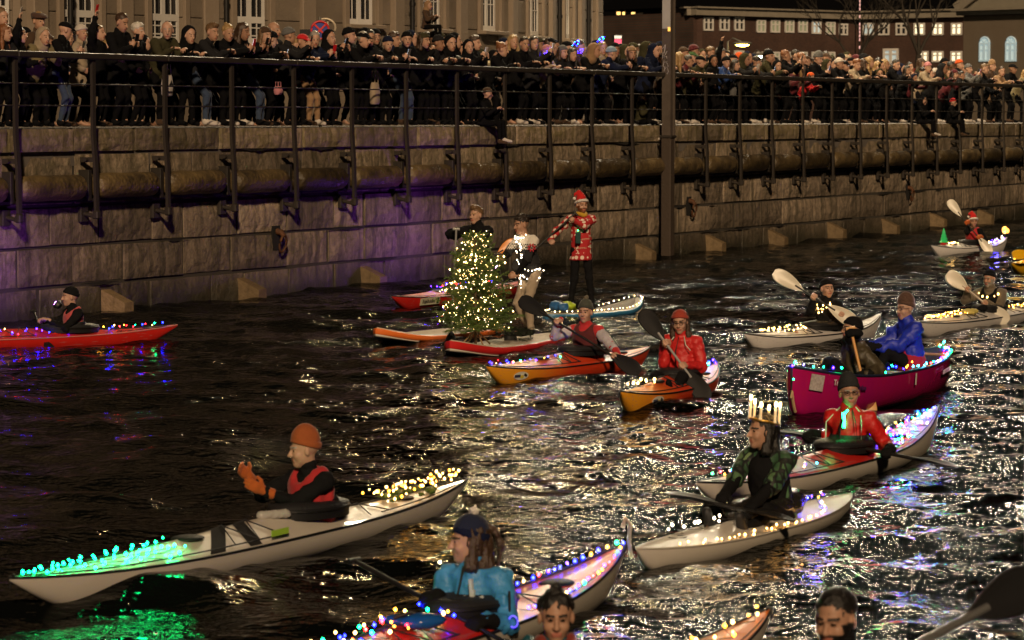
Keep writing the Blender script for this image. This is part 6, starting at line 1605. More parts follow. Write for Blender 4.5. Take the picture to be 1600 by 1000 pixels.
s = skeleton(lean=3, head=(ang(f, (-.7, -.8)), -2, 0), hl=grip(M, G2, sh_, -1), hr=grip(M, G1, sh_, 1), **SEAT)
person('man in black beanie and grey fleece with black vest paddling beyond the blue jacket', M, s, 'mid', 'grey', [('beanie', SHIRTB)], jacket=cloth('taupe', (.14, .115, .085)), jopts=dict(bulk=.03, collar=.03), vest=SHIRTB, vopts=dict(bulk=.03), gloves=None, beard='grey')
lights('warm globes round the neck of the man in the grey fleece', nk(s, M, .15, 10), ['warm'], .085, .016, 1.0, .02)
paddle('paddle with two cream blades held by the man in the grey fleece', pa, pb, mat('pale_shaft', (.5, .42, .36), .4), WBL, .42, .23, normal=(.0, -1, .1))
# ---- K: far white kayak
b0, s0 = tip(1455, 381, .25), atY(1576, 185, 69.8); s0.z = 0; tK = tcol(b0, s0, 1521)
K_ = kayak('kayak', 'small white kayak near the far wall with a tiny green tree on its bow', b0, s0, 0, WHK, WHK, cock=tK, W=.28, sternup=.20)
lights('warm light cluster on the far white kayak in front of its paddler', [K_.w(t_, .4 * (-1) ** i, .03) for i, t_ in enumerate(np.linspace(.58, .35, 5))], ['warm'], .07, .016, 1.3, .03)
lights('white and violet lights on the stern of the far white kayak', [K_.w(t_, .6 * (-1) ** i, .03) for i, t_ in enumerate(np.linspace(tK - .15, -.9, 9))], ['white', 'violet', 'warm', 'white'], .07, .015, 1.3, .04)
M, f = seatM(K_, tK, .03); YK = M.translation.y
pa, pb = atY(1482, 313, YK - .1), atY(1549, 396, YK - .5); sh_ = pb - pa; G1, G2 = pa.lerp(pb, .42), pa.lerp(pb, .70)
s = skeleton(lean=0, head=(ang(f, (.1, -1)), 0, 0), hl=grip(M, G2, sh_, -1), hr=grip(M, G1, sh_, 1), **SEAT)
person('paddler in Santa hat and red vest in the small far white kayak', M, s, 'mid', 'dark', [('santa', {'crown': SANTAR, 'fur_band': FURW, 'pompom': FURW})], jacket=SHIRTB, jopts=dict(bulk=.02), vest=REDV, gloves=ORG, vox=.009)
paddle('paddle with cream blade raised before the far wall', pa, pb, BLACKM, WBL, .50, .22, normal=(.0, -1, .1))
t = thing('mini_tree', 'tiny green tree with red base on the bow of the far white kayak', 'decoration', K_.w(.68, 0))
m = MB()
for i in range(4): z = .06 + i * .07; r0 = .10 - i * .02; m.loft([[Vector((r0 * math.cos(a) * (1 + .2 * math.cos(a * 5)), r0 * math.sin(a) * (1 + .2 * math.cos(a * 5)), z)) for a in np.linspace(0, 6.28, 16)[:-1]], [Vector((.01 * math.cos(a), .01 * math.sin(a), z + .11)) for a in np.linspace(0, 6.28, 16)[:-1]]])
m.build('foliage', mat('tinsel_green', (.02, .25, .04), .3, emit=((.05, .8, .2), .25)), t); m = MB(); m.ell((0, 0, .03), (.08, .08, .04)); m.build('base', REDM, t)
t = thing('lantern', 'glowing yellow star lantern on the stern of the far white kayak', 'lantern', K_.w(-.93, 0)); m = MB(); m.ell((0, 0, .20), (.07, .07, .09)); m.ell((.06, 0, .18), (.05, .05, .06)); m.build('lantern_globe', led('gold', .18), t); m = MB(); m.tube([(0, 0, 0), (0, 0, .34)], .01, 5); m.build('stick', BLACKM, t)
# ---- L: yellow kayak leaving the frame
b0, s0 = tip(1580, 405, .30), tip(1700, 383, .30)
YK2 = mat('bright_yellow', (.75, .42, .01), .3, emit=None, coat=.3)
L_ = kayak('kayak', 'yellow kayak entering at the edge below the far wall', b0, s0, 0, YK2, YK2, cock=-.1, W=.32, ridge=.16)
lights('golden lamps on the bow of the yellow kayak at the edge', [L_.w(t_, .3 * (-1) ** i, .05) for i, t_ in enumerate(np.linspace(.85, .3, 8))], ['gold', 'warm'], .10, .018, 1.2, .03)
paddle('paddle with yellow blade above the yellow kayak at the edge', atY(1582, 399, b0.y - .1), atY(1660, 392, b0.y + .4), BLACKM, YK2, .48, .22, normal=(0, -1, .5))

# ---- M: red and white kayak with the man in red
b0, s0 = tip(1088, 756, .21), tip(1467, 633, .40); tM = tcol(b0, s0, 1328)
M_ = kayak('kayak', 'red-decked white kayak strewn with coloured lights, paddled by the man with the green glow', b0, s0, 0, WHITEM, REDM, cock=tM, W=.30, sternup=.275, ridge=.09)
for (a, b_) in ((.98, .72), (-.60, -1.0)): 
    m = MB(); m.loft([[M_.P(t_, f_, .004) for f_ in np.linspace(-.99, .99, 9)] for t_ in np.linspace(a, b_, 9)], closed=False, caps=False); m.build('white_deck_panel', WHITEM, M_.root)
patch(M_, ((.42, -.9), (.22, -.9)), ((.60, .0), (.26, .1)), WHITEM, 'white_deck_panel')
g_ = [M_.w(t_, .8 * (-1) ** i, .02) for i, t_ in enumerate(np.linspace(.80, .26, 12))]
lights('coloured lights criss-crossing the bow of the red-decked kayak', g_, ['blue', 'green', 'warm', 'red', 'violet', 'cyan', 'gold'], .085, .0095, 1.2, .03)
g_ = [M_.w(t_, .85 * (-1) ** i, .03) for i, t_ in enumerate(np.linspace(tM - .12, -.92, 16))]
lights('coloured lights heaped on the stern of the red-decked kayak', g_ + [M_.w(t_, .95, -.03) for t_ in np.linspace(-.9, -.45, 6)], ['blue', 'blue', 'violet', 'green', 'warm', 'red', 'gold', 'violet'], .052, .0095, 1.25, .035)
M, f = seatM(M_, tM); YMM = M.translation.y
pa, pb = atY(1215, 668, YMM + .55), atY(1480, 744, YMM - .75); sh_ = pb - pa; G1, G2 = pa.lerp(pb, .15), pa.lerp(pb, .66); G1 = atY(1262, 683, YMM + .1)
G2 = atY(1386, 708, YMM - .35); sh_ = G2 - G1; pa = G1 - sh_ * .38; pb = G2 + sh_ * .85
s = skeleton(lean=-3, head=(ang(f, (.05, -1)), 3, 3), hl=grip(M, G2, sh_, -1), hr=grip(M, G1, sh_, 1), **SEAT)
REDJ = shiny_cloth('anorak_red', (.55, .012, .012))
pM = person('man in red jacket and grey beanie with a green glow under his chin', M, s, 'mid', 'grey', [('tallbeanie', cloth('charcoal_knit', (.03, .032, .034), bump=(100, .9, .006)))], jacket=REDJ, jopts=dict(bulk=.022, collar=.035), gloves=SHIRTB, glove_opts=dict(bulk=.010, cuff=.06), glasses=BLACKM)
m = MB(); m.tube([s.N + s.T @ Vector((0, .10, .02)), s.chest + s.T @ Vector((0, .215, .0)), s.waist + s.T @ Vector((0, .20, .0))], .014, 6, flat=.5)
m.tube([s.N + s.T @ Vector((-.06, .08, .03)), s.chest + s.T @ Vector((-.14, .19, .06)), s.waist + s.T @ Vector((-.16, .15, .0))], .005, 4); m.build('zip', BLACKM, pM)
m = MB()
for sx in (-1, 1): m.tube([s.N + s.T @ Vector((sx * .07, .03, .05)), s.N + s.T @ Vector((sx * .12, .03, .0)), s.chest + s.T @ Vector((sx * .17, .13, .05)), s.waist + s.T @ Vector((sx * .17, .12, .02))], .007, 4)
m.build('reflective_piping', REFL, pM)
S = Sculpt(); S.cap(s.P + s.T @ Vector((-.03, .02, .10)), s.P + s.T @ Vector((.03, .02, .20)), .175, .165, .03); S.cut(s.P + Vector((0, 0, .25)), (0, 0, 1), .01); link('skirt_tube', S.mesh('skirt_tube', .014, fold=.014), pM, cloth('teal_black', (.012, .03, .04)))
t = thing('glow_stick', 'bright green glow stick hanging under the chin of the man in red', 'glow stick', M @ (s.N + s.T @ Vector((0, .135, -.02))))
m = MB(); m.tube([(0, 0, .02), (0, -.02, -.05), (0, -.035, -.11)], .013, 8); m.build('stick', led('green', .55), t)
m = MB(); m.tube([(.0, 0, .0), (.04, -.0, .045)], .008, 6); m.build('clip', led('green', .5), t)
paddle('black paddle held low across the red-decked kayak', pa, pb, BLACKM, BLACKP, .46, .17, normal=(0, 0, 1), r=.017)

# ---- N: white surfski with the woman crowned with candles
b0, s0 = tip(995, 857, .14), tip(1330, 772, .12); tN = tcol(b0, s0, 1212)
N_ = kayak('surf_ski', 'white sit-on surf ski edged with warm lights, ridden by the woman with the candle crown', b0, s0, 0, WHITEM, WHITEM, cock=tN, W=.29, sheer=.085, bowup=.055, sternup=.035, ridge=.06, parts=False, seat=False, stripe=WHITEM, rake=.08)
N_.root['category'] = 'surf ski'
m = MB(); c = N_.P(.62, .2, .004); m.tube([c + Vector((.06 * math.cos(a), .07 * math.sin(a), 0)) for a in np.linspace(R(40), R(300), 14)], .010, 5, flat=.3); m.build('crescent_mark', BLACKM, N_.root)
S = Sculpt(); S.cap(N_.P(tN - .06, -.35, .08), N_.P(tN + .32, -.25, .06), .10, .09, .04); S.cap(N_.P(tN - .06, .35, .08), N_.P(tN + .32, .25, .06), .10, .09, .04); S.cap(N_.P(tN - .10, -.3, .10), N_.P(tN - .10, .3, .10), .10, None, .04); link('seat_cushion', S.mesh('seat_cushion', .02, fold=.02), N_.root, mat('shiny_black_vinyl', (.02, .018, .016), .25, bump=(12, .4, .02)))
sideN = 1 if (N_.M.to_3x3() @ Vector((1, 0, 0))).y < 0 else -1
lights('warm lights trailing along the near edge of the surf ski', [N_.w(t_, sideN * (1.0 if i % 2 else .85), .0) for i, t_ in enumerate(np.linspace(tN - .22, .80, 20))], ['candle'], .10, .011, 1.3, .02)
lights('few white lights on the foot well of the surf ski', [N_.w(t_, sideN * .3 * (-1) ** i, .05) for i, t_ in enumerate(np.linspace(.20, .75, 8))], ['white'], .16, .012, 1.0, .04)
lights('violet and blue lights hanging behind the seat of the surf ski', [N_.w(tN - .20, sideN * .9, .16), N_.w(tN - .21, sideN * .95, .02), N_.w(tN - .24, sideN * .6, .10), N_.w(tN - .26, 0, .04)], ['violet', 'warm', 'blue', 'violet', 'gold'], .04, .011, 1.2, .02)
M, f = seatM(N_, tN, .0); YN = M.translation.y
s = skeleton(pelvis=(0, -.02, .12), lean=16, twist=-6, head=(ang(f, (-.93, -.45)), 4, 0), hl=rest(-.12, .62, .26, (.1, 1, -.3), (0, 0, -1), .7), hr=rest(.12, .66, .30, (-.1, 1, -.3), (0, 0, -1), .7), fl=(-.13, .80, .06), fr=(.12, .84, .08), kl=(-.2, 0, 1), kr=(.2, 0, 1), torso=.50)
FLOR = bpy.data.materials.new('leaf_print'); FLOR.use_nodes = True; nt = FLOR.node_tree; N = nt.nodes; L = nt.links; b = N['Principled BSDF']; b.inputs['Roughness'].default_value = .6
tc = N.new('ShaderNodeTexCoord'); mp = N.new('ShaderNodeMapping'); mp.inputs['Scale'].default_value = (1, 1, .55); mp.inputs['Rotation'].default_value = (.5, .3, .4); L.new(tc.outputs['Object'], mp.inputs[0])
vo = N.new('ShaderNodeTexVoronoi'); vo.feature = 'DISTANCE_TO_EDGE'; vo.inputs['Scale'].default_value = 13; L.new(mp.outputs[0], vo.inputs['Vector'])
vc = N.new('ShaderNodeTexVoronoi'); vc.inputs['Scale'].default_value = 13; L.new(mp.outputs[0], vc.inputs['Vector'])
sc_ = N.new('ShaderNodeSeparateColor'); L.new(vc.outputs['Color'], sc_.inputs[0])
r1_ = N.new('ShaderNodeValToRGB'); r1_.color_ramp.elements[0].color = (.015, .03, .02, 1); r1_.color_ramp.elements[1].color = (.17, .26, .12, 1); r1_.color_ramp.elements.new(.5).color = (.05, .13, .06, 1); L.new(sc_.outputs[0], r1_.inputs[0])
gt = N.new('ShaderNodeMath'); gt.operation = 'GREATER_THAN'; gt.inputs[1].default_value = .10; L.new(vo.outputs['Distance'], gt.inputs[0])
mx = N.new('ShaderNodeMix'); mx.data_type = 'RGBA'; mx.inputs[6].default_value = (.012, .015, .014, 1); L.new(gt.outputs[0], mx.inputs[0]); L.new(r1_.outputs[0], mx.inputs[7]); L.new(mx.outputs[2], b.inputs['Base Color'])
pN_ = person('smiling dark-haired woman in leaf-patterned jacket wearing a crown of lit candles', M, s, 'mid', 'black', [('lowhair', HAIR('black'))], jacket=FLOR, jopts=dict(bulk=.018, collar=.0, sleeve=.45), trousers=SHIRTB, shoes=WET, gloves=SHIRTB, glove_opts=dict(bulk=.008, cuff=.16))
S = Sculpt(); T = s.T; S.cap(s.P + T @ Vector((0, 0, -.02)), s.chest + T @ Vector((0, .02, .0)), .172, .168, .04); S.cap(s.N + T @ Vector((0, 0, -.06)), s.N + T @ Vector((0, .0, .04)), .085, .075, .03)
for k in (-1, 1): S.cap(s.el[k], s.el[k].lerp(s.wr[k], .95), .066, .048, .02)
link('black_overalls', S.mesh('black_overalls', .015, fold=.016), pN_, SHIRTB)
t = thing('candle_crown', 'brass crown with six lit white candles on the head of the dark-haired woman', 'crown'); HMw = M @ s.HM; t.matrix_world = HMw
m = MB(); m.tube([(.092 * math.cos(a), -.015 + .108 * math.sin(a), .075 + .02 * math.sin(a)) for a in np.linspace(0, 2 * math.pi, 25)], .010, 6, caps=False); m.build('band', mat('brass', (.6, .38, .10), .3, metal=.9), t)
for i in range(6):
    a = i / 6 * 2 * math.pi + .3; x, y = .095 * math.cos(a), -.015 + .11 * math.sin(a); h0_ = .10 + .02 * math.sin(a)
    m = MB(); m.tube([(x, y, h0_ - .02), (x, y, h0_ + .0), (x, y, h0_ + .078 + .02 * math.sin(i * 2.2))], [.014, .009, .0085], 8); c_ = m.build('candle', mat('candle_wax', (.85, .75, .55), .5, emit=((1, .62, .25), .28)), t)
    m = MB(); m.ell((x, y, h0_ + .103 + .02 * math.sin(i * 2.2)), (.008, .008, .019), 8, 6); m.build('flame', mat('candle_flame', (1, .8, .4), .4, emit=((1, .55, .16), 55)), c_)
G1, G2 = M @ Vector((-.12, .70, .24)), M @ Vector((.12, .74, .28)); dd = G2 - G1
paddle('black paddle held low before the knees of the woman with the candle crown', G1 - dd * 1.5, G2 + dd * 1.6, BLACKM, BLACKP, .46, .17, normal=(0, 0, 1))

# ---- O: red and white kayak in the foreground
s0 = tip(976, 851, .30); dO = (tip(560, 1012, .18) - s0).normalized(); b0 = s0 + dO * 5.3; tO = tcol(b0, s0, 742)
O_ = kayak('kayak', 'red-decked white kayak in front ringed with many coloured lights, paddled by the woman in turquoise', b0, s0, 0, WHITEM, REDM, cock=tO, W=.30, sternup=.175, ridge=.09, skirt=WET)
g_ = [O_.w(t_, -.88, .02) for t_ in np.linspace(-.97, tO - .10, 22)] + [O_.w(t_, .88, .02) for t_ in np.linspace(tO - .10, -.97, 22)]
lights('coloured lights lining both edges of the stern of the front kayak', g_, MULTI, .085, .0125, 1.1, .008)
g_ = [O_.w(t_, .5 * (-1) ** i, .05) for i, t_ in enumerate(np.linspace(tO + .16, .5, 12))]
lights('coloured lights on the bow of the front kayak before the woman in turquoise', g_, MULTI, .085, .0125, 1.1, .03)
lump('dry_bag', 'blue glowing bottle bag on the bow of the front kayak', 'bag', O_.w(tO + .34, -.2), (.20, .12, .07), mat('blue_glass', (.01, .08, .3), .15), 8, 3, .006)
m = MB(); c = O_.M @ Vector((0, -O_.L / 2 + .03, .42)); m.tube([c, c + Vector((.02, .02, .06)), c + Vector((.05, .0, .02)), c + Vector((.04, 0, -.10)), c + Vector((.06, 0, -.2))], .014, 6); tag(m.build('rope', mat('hemp_rope', (.3, .24, .14), .9, bump=(60, .8, .01))), 'knotted pale rope at the raised end of the front kayak', 'rope')
M, f = seatM(O_, tO, -.09); YO = M.translation.y
G1, G2 = atY(668, 938, YO - .25), atY(742, 978, YO - .50); sh_ = G2 - G1; pa = G1 - sh_ * 1.6; pb = G2 + sh_ * 1.6
s = skeleton(lean=2, twist=ang(f, (-.55, -.83)) * .5, head=(ang(f, (-1, -.18)), 0, 0), hl=grip(M, G2, sh_, -1), hr=grip(M, G1, sh_, 1), **SEAT)
TURQ = shiny_cloth('turquoise', (.05, .27, .58)); 
pO = person('woman in turquoise shell jacket and navy hat with white pompom in the front kayak', M, s, 'fair', 'brown', [('pombeanie', {'crown': cloth('navy_knit', (.012, .018, .05), bump=(100, .9, .006)), 'cuff': cloth('navy_knit2', (.010, .014, .04)), 'pompom': FURW}), ('ponytail', HAIR('brown')), ('lowhair', HAIR('brown'))], jacket=TURQ, jopts=dict(bulk=.03, collar=.05, fold=.03), gloves=SHIRTB, glove_opts=dict(bulk=.012, cuff=.08))
m = MB(); m.tube([s.N + s.T @ Vector((0, .115, .04)), s.chest + s.T @ Vector((.0, .205, .0)), s.waist + s.T @ Vector((0, .20, .0))], .010, 5, flat=.5); m.build('zip', BLACKM, pO)
m = MB(); q = s.chest + s.T @ Vector((-.10, .19, -.02))
for a in (20, 95, 150, 230, 300): m.beam(q, q + s.T @ Vector((math.cos(R(a)) * .075, -.018 * abs(math.cos(R(a))), math.sin(R(a)) * .075)), .018, .02)
m.beam(q, q + s.T @ Vector((.01, .0, .14)), .022, .02); m.build('pale_pattern', mat('pale_print', (.55, .6, .62), .6), pO)
m = MB(); q = s.sh[-1].lerp(s.el[-1], .45) ; nn_ = local(M, M.translation + Vector((.35, -1, 0))).normalized(); m.tube([q + nn_ * .098 + Vector((0, 0, .07)), q + nn_ * .104, q + nn_ * .102 - Vector((0, 0, .07))], .008, 5); m.build('sleeve_zip', BLACKM, pO)
m = MB(); q = s.el[-1].lerp(s.sh[-1], .12) + nn_ * .10; m.tube([q + Vector((.03 * math.cos(a), 0, .035 * math.sin(a))) for a in np.linspace(0, 6.28, 14)], .005, 4); m.build('violet_ring', led('violet', .02), pO)
lights('single bright white lamp on the shoulder of the woman in turquoise', [M @ (s.sh[1] + Vector((.02, .09, .08))), M @ (s.sh[1] + Vector((.04, .09, .08)))], ['white'], .03, .014, 1.0, .0, wire=True)
paddle('black paddle held by the woman in turquoise', pa, pb, BLACKM, BLACKP, .46, .17, (0, 1), normal=(0, 0, 1))

# ---- R: orange kayak with the dark-haired woman
s0 = tip(1205, 957, .30); dR_ = (tip(1095, 1006, .24) - s0).normalized(); b0 = s0 + dR_ * 5.2; tR = tcol(b0, s0, 874)
Rk = kayak('kayak', 'orange kayak end with amber lights pointing up from the bottom edge', b0, s0, 0, WHITEM, ORANGEM, cock=tR, W=.29, sternup=.20, ridge=.10)
lights('amber lights on the orange kayak end at the bottom', [Rk.w(t_, .6 * (-1) ** i, .03) for i, t_ in enumerate(np.linspace(-.95, -.4, 10))], ['gold', 'candle'], .10, .0125, 1.0, .02)
M, f = seatM(Rk, tR, -.11)
s = skeleton(lean=2, head=(ang(f, (.02, -1)), -6, 0), hl=rest(-.2, .4, .35), hr=rest(.2, .4, .35), **{**SEAT, 'pelvis': (0, 0, .05)})
person('dark-haired woman with rust scarf and teal jacket gazing ahead in front of everyone', M, s, 'mid', 'black', [('bun', HAIR('black'))], jacket=shiny_cloth('deep_teal', (.012, .09, .12)), jopts=dict(bulk=.03, collar=.02), scarf=cloth('rust_scarf', (.22, .03, .02)))
# ---- Q: man at the bottom
c0 = atY(1318, 960, 13.2); b0 = Vector((c0.x - 1.6, 13.2 - 1.9, 0)); s0 = Vector((c0.x + 1.6, 13.2 + 1.9, 0)); tQ = tcol(b0, s0, 1318)
b0 = Vector((c0.x - 1.1, 13.2 - 2.3, 0)); s0 = Vector((c0.x + .35, 13.2 + .75, 0)); tQ = tcol(b0, s0, 1318)
Qk = kayak('kayak', 'dark kayak below the bearded man at the bottom edge', b0, s0, 0, BLACKP, BLACKP, cock=tQ, W=.28, bowup=.05, sternup=.02)
M = Tm(Vector((c0.x, 13.2, c0.z - .70)), (-.62, -.78))
s = skeleton(lean=3, head=(8, -8, 0), hl=rest(-.2, .4, .30), hr=rest(.2, .4, .30), **SEAT)
person('dark-haired bearded man in black jacket looking down at the bottom edge', M, s, 'mid', 'black', [('short', HAIR('black'))], jacket=SHIRTB, jopts=dict(bulk=.035, collar=.06), beard='black', jaw=1.08)
paddle('big black paddle blade with a grey grip slanting up at the bottom corner', atY(1625, 905, 13.0), atY(1380, 1035, 12.4), mat('dark_grey_shaft', (.10, .10, .10), .6), BLACKP, .50, .21, (1, 0), normal=(0, -1, .3), r=.02)
# ================================================================== THE CROWD ON THE QUAY
CC = {'black': (.007, .007, .008), 'charcoal': (.018, .018, .020), 'navy': (.010, .014, .035), 'olive': (.045, .042, .022), 'khaki': (.17, .14, .07), 'brown': (.06, .033, .018), 'beige': (.34, .27, .19), 'grey': (.12, .12, .12),
      'burgundy': (.09, .010, .016), 'red': (.55, .015, .02), 'orange': (.62, .09, .01), 'blue': (.015, .05, .20), 'white': (.55, .50, .45), 'green': (.05, .12, .04), 'jeans': (.035, .055, .10), 'pale blue': (.22, .32, .42), 'pink': (.5, .2, .22), 'tan': (.28, .17, .09), 'leather': (.07, .035, .025)}
def cm(c): return cloth('crowd_' + c.replace(' ', '_'), CC[c], bump=(45, .5, .012))
def hatm(c): return cloth('knit_' + c.replace(' ', '_'), CC[c], bump=(100, .8, .006))
TP = {}
HS = 1.15
def tmpl(pose, yaw):
    key = (pose, yaw)
    if key in TP: return TP[key]
    D_ = Vector; dn = (0, 0, -1)
    P_ = {'lean': dict(pelvis=(0, -.22, .90), lean=30, hl=(D_((-.12, .38, 1.20)), D_((.8, .5, 0)), D_(dn), .7), hr=(D_((.12, .40, 1.21)), D_((-.8, .5, 0)), D_(dn), .7), head=(yaw, -8, 0)),
          'lean2': dict(pelvis=(0, -.16, .91), lean=20, hl=(D_((-.26, .36, 1.21)), D_((.3, 1, 0)), D_(dn), .5), hr=(D_((.22, .38, 1.21)), D_((-.5, 1, 0)), D_(dn), .5), head=(yaw, -6, 0)),
          'phone': dict(pelvis=(0, -.05, .93), lean=6, hl=(D_((-.07, .34, 1.22)), D_((.35, .3, 1)), D_((.6, -.5, 0)), .7), hr=(D_((.08, .34, 1.22)), D_((-.35, .3, 1)), D_((-.6, -.5, 0)), .7), head=(yaw, -18, 0)),
          'photo': dict(pelvis=(0, -.05, .93), lean=3, hl=(D_((-.09, .40, 1.40)), D_((.3, .1, 1)), D_((.7, -.3, 0)), .7), hr=(D_((.10, .40, 1.40)), D_((-.3, .1, 1)), D_((-.7, -.3, 0)), .7), head=(yaw, -2, 0), el=(-.6, 0, -1), er=(.6, 0, -1)),
          'phonelean': dict(pelvis=(0, -.2, .91), lean=24, hl=(D_((-.08, .48, 1.22)), D_((.35, .4, 1)), D_((.6, -.5, 0)), .7), hr=(D_((.08, .48, 1.24)), D_((-.35, .4, 1)), D_((-.6, -.5, 0)), .7), head=(yaw, -12, 0)),
          'stand': dict(pelvis=(0, 0, .93), lean=2, hl=(D_((-.22, .14, .98)), D_((.4, .5, -.4)), D_((1, 0, 0)), .5), hr=(D_((.22, .14, .98)), D_((-.4, .5, -.4)), D_((-1, 0, 0)), .5), head=(yaw, -2, 0)),
          'chin': dict(pelvis=(0, -.18, .91), lean=18, hl=(D_((-.22, .37, 1.21)), D_((.7, .5, 0)), D_(dn), .6), hr=(D_((.07, .30, 1.36)), D_((-.1, -.1, 1)), D_((-.5, -.8, 0)), .9), head=(yaw, -4, 0), er=(.6, .3, -1)),
          'raised': dict(pelvis=(0, -.03, .93), lean=2, hl=(D_((-.2, .3, 1.15)), D_((.5, .8, 0)), D_(dn), .5), hr=(D_((.26, .10, 1.86)), D_((0, .1, 1)), D_((-.3, 1, 0)), .6), head=(yaw, 2, 0), er=(1, .2, -.2)),
          'sit': dict(pelvis=(0, -.02, .12), lean=6, hl=(D_((-.12, .36, .42)), D_((.4, .7, .3)), D_((.3, 0, -1)), .7), hr=(D_((.12, .36, .44)), D_((-.4, .7, .4)), D_((-.3, 0, -1)), .7), fl=(-.10, .46, -.30), fr=(.12, .42, -.33), head=(yaw, -6, 0), kl=(-.1, 1, .4), kr=(.1, 1, .4))}[pose]
    s = skeleton(**P_); t = Pose(); t.s = s
    t.body = body_mesh(s, 'body', (.05, .0125), False)
    for m in skin_mats('fair', 'brown'): t.body.materials.append(m)
    r_ = random.Random(hash((pose, yaw)) % 97); bk = .030
    t.coat = jacket_mesh(s, 'coat', .024, bulk=bk, fold=.028, length=.16 if pose != 'sit' else .0, collar=.03, fsc=9)
    t.trousers = trouser_mesh(s, 'trousers', .028); t.shoes = [shoe_mesh(s, k, 'shoe', .02) for k in (-1, 1)]
    for me in [t.coat, t.trousers] + t.shoes: me.materials.append(cm('black'))
    w = s.wr[1]; h = s.hand[1]; w2 = s.wr[-1]; h2 = s.hand[-1]
    c1 = w + Vector(h[1]).normalized() * .10
    if pose in ('phone', 'photo', 'phonelean', 'sit'): c1 = (c1 + w2 + Vector(h2[1]).normalized() * .10) / 2 + Vector((0, .015, .03))
    else: c1 = c1 + Vector(h[2]).normalized() * .02 + Vector((0, 0, .04))
    t.phone = c1; t.hz = s.hc.z
    TP[key] = t; return t
tones = ['fair', 'fair', 'fair', 'mid', 'mid', 'tan']
PHM = {}
def phone_mesh(case, lit):
    k = (case, lit)
    if k not in PHM:
        m = MB(); m.box((0, 0, 0), (.076, .010, .155), bev=.003); me = m.mesh('phone_case'); me.materials.append(mat('phone_' + case.replace(' ', '_'), CC[case], .3, spec=.6))
        m = MB(); m.box((0, -.0065, 0), (.066, .002, .14)); ms = m.mesh('phone_screen'); ms.materials.append(mat('screen_lit' if lit else 'screen_off', (.02, .02, .025), .15, emit=((.75, .85, 1), 3.5) if lit else None))
        PHM[k] = (me, ms)
    return PHM[k]
ncr = 0
def onlooker(px, hy, pose, yaw, gk, gc, coat, label, row=0, turn=0, pants='black', hair='brown', tone=None, phone=None, shoes=None, group='onlookers on the quay', zbase=None, scale=None, offs=None):
    global ncr
    ncr += 1; r_ = random.Random(ncr * 7 + 1)
    if phone is None and pose in ('photo', 'phonelean', 'phone'): phone = (r_.choice(['black', 'white', 'grey', 'red', 'black']), r_.random() < .55, 'phone of the ' + ' '.join(label.split()[:12]))
    yaw = min((-35, 0, 30), key=lambda v: abs(v - yaw)) if pose not in ('raised', 'sit', 'chin') else 0
    t = tmpl(pose, yaw); off = (-.45, -1.02, -1.62, -2.3)[row] if offs is None else offs
    s_ = wall_s(px, off); zb = QZ if zbase is None else zbase; P = WP(s_, off, zb)
    if scale is None:
        zh = atY(px, hy, P.y).z; scale = min(1.10, max(.80 if row == 0 else .9, (zh - zb) / t.hz))
        if row > 0: P = P + Vector((0, 0, max(-.05, min(.18, zh - zb - t.hz * scale)))) * 0
    o = bpy.data.objects.new('person', None); COL.objects.link(o)
    o.matrix_world = Matrix.Translation(P) @ Matrix.Rotation(FACE_ROT + R(turn), 4, 'Z') @ Matrix.Scale(scale, 4); tag(o, label, 'person', group)
    def child(name, me, m, par=o, mw=None):
        c = bpy.data.objects.new(name, me); COL.objects.link(c); c.parent = par
        ms = m if isinstance(m, list) else [m]
        for i, mm in enumerate(ms): c.material_slots[i].link = 'OBJECT'; c.material_slots[i].material = mm
        if mw is not None: c.matrix_local = mw
        return c
    child('body', t.body, skin_mats(tone or r_.choice(tones), hair))
    child('coat', t.coat, cm(coat)); 
    child('trousers', t.trousers, cloth('crowd_dark_trousers', (.005, .005, .006)) if pants == 'black' else cm(pants))
    if row == 0:
        for q in t.shoes: child('shoe', q, cm(shoes or r_.choice(['black', 'black', 'brown', 'white', 'black'])))
    if gk in ('beanie', 'tallbeanie', 'cap', 'flatcap', 'pombeanie', 'santa'):
        hm_ = hatm(gc); put_gear(o, t.s.HM, gk, {'crown': hm_, 'cuff': hm_, 'pompom': hatm('white'), 'fur_band': FURW}, .016)
        if r_.random() < .5: put_gear(o, t.s.HM, 'lowhair' if r_.random() < .5 else 'short', HAIR(hair), .016)
    elif gk == 'hood': put_gear(o, t.s.HM, 'hood', cm(gc), .016)
    else: put_gear(o, t.s.HM, gk, HAIR(hair), .016)
    if phone:
        a, b_ = phone_mesh(phone[0], phone[1]); p = thing('phone', phone[2], 'phone', (0, 0, 0)); p['group'] = 'phones held up by the crowd'
        p.matrix_world = o.matrix_world @ Matrix.Translation(t.phone) @ Matrix.Rotation(R(-15), 4, 'X')
        link('phone_case', a, p); link('phone_screen', b_, p)
    return o
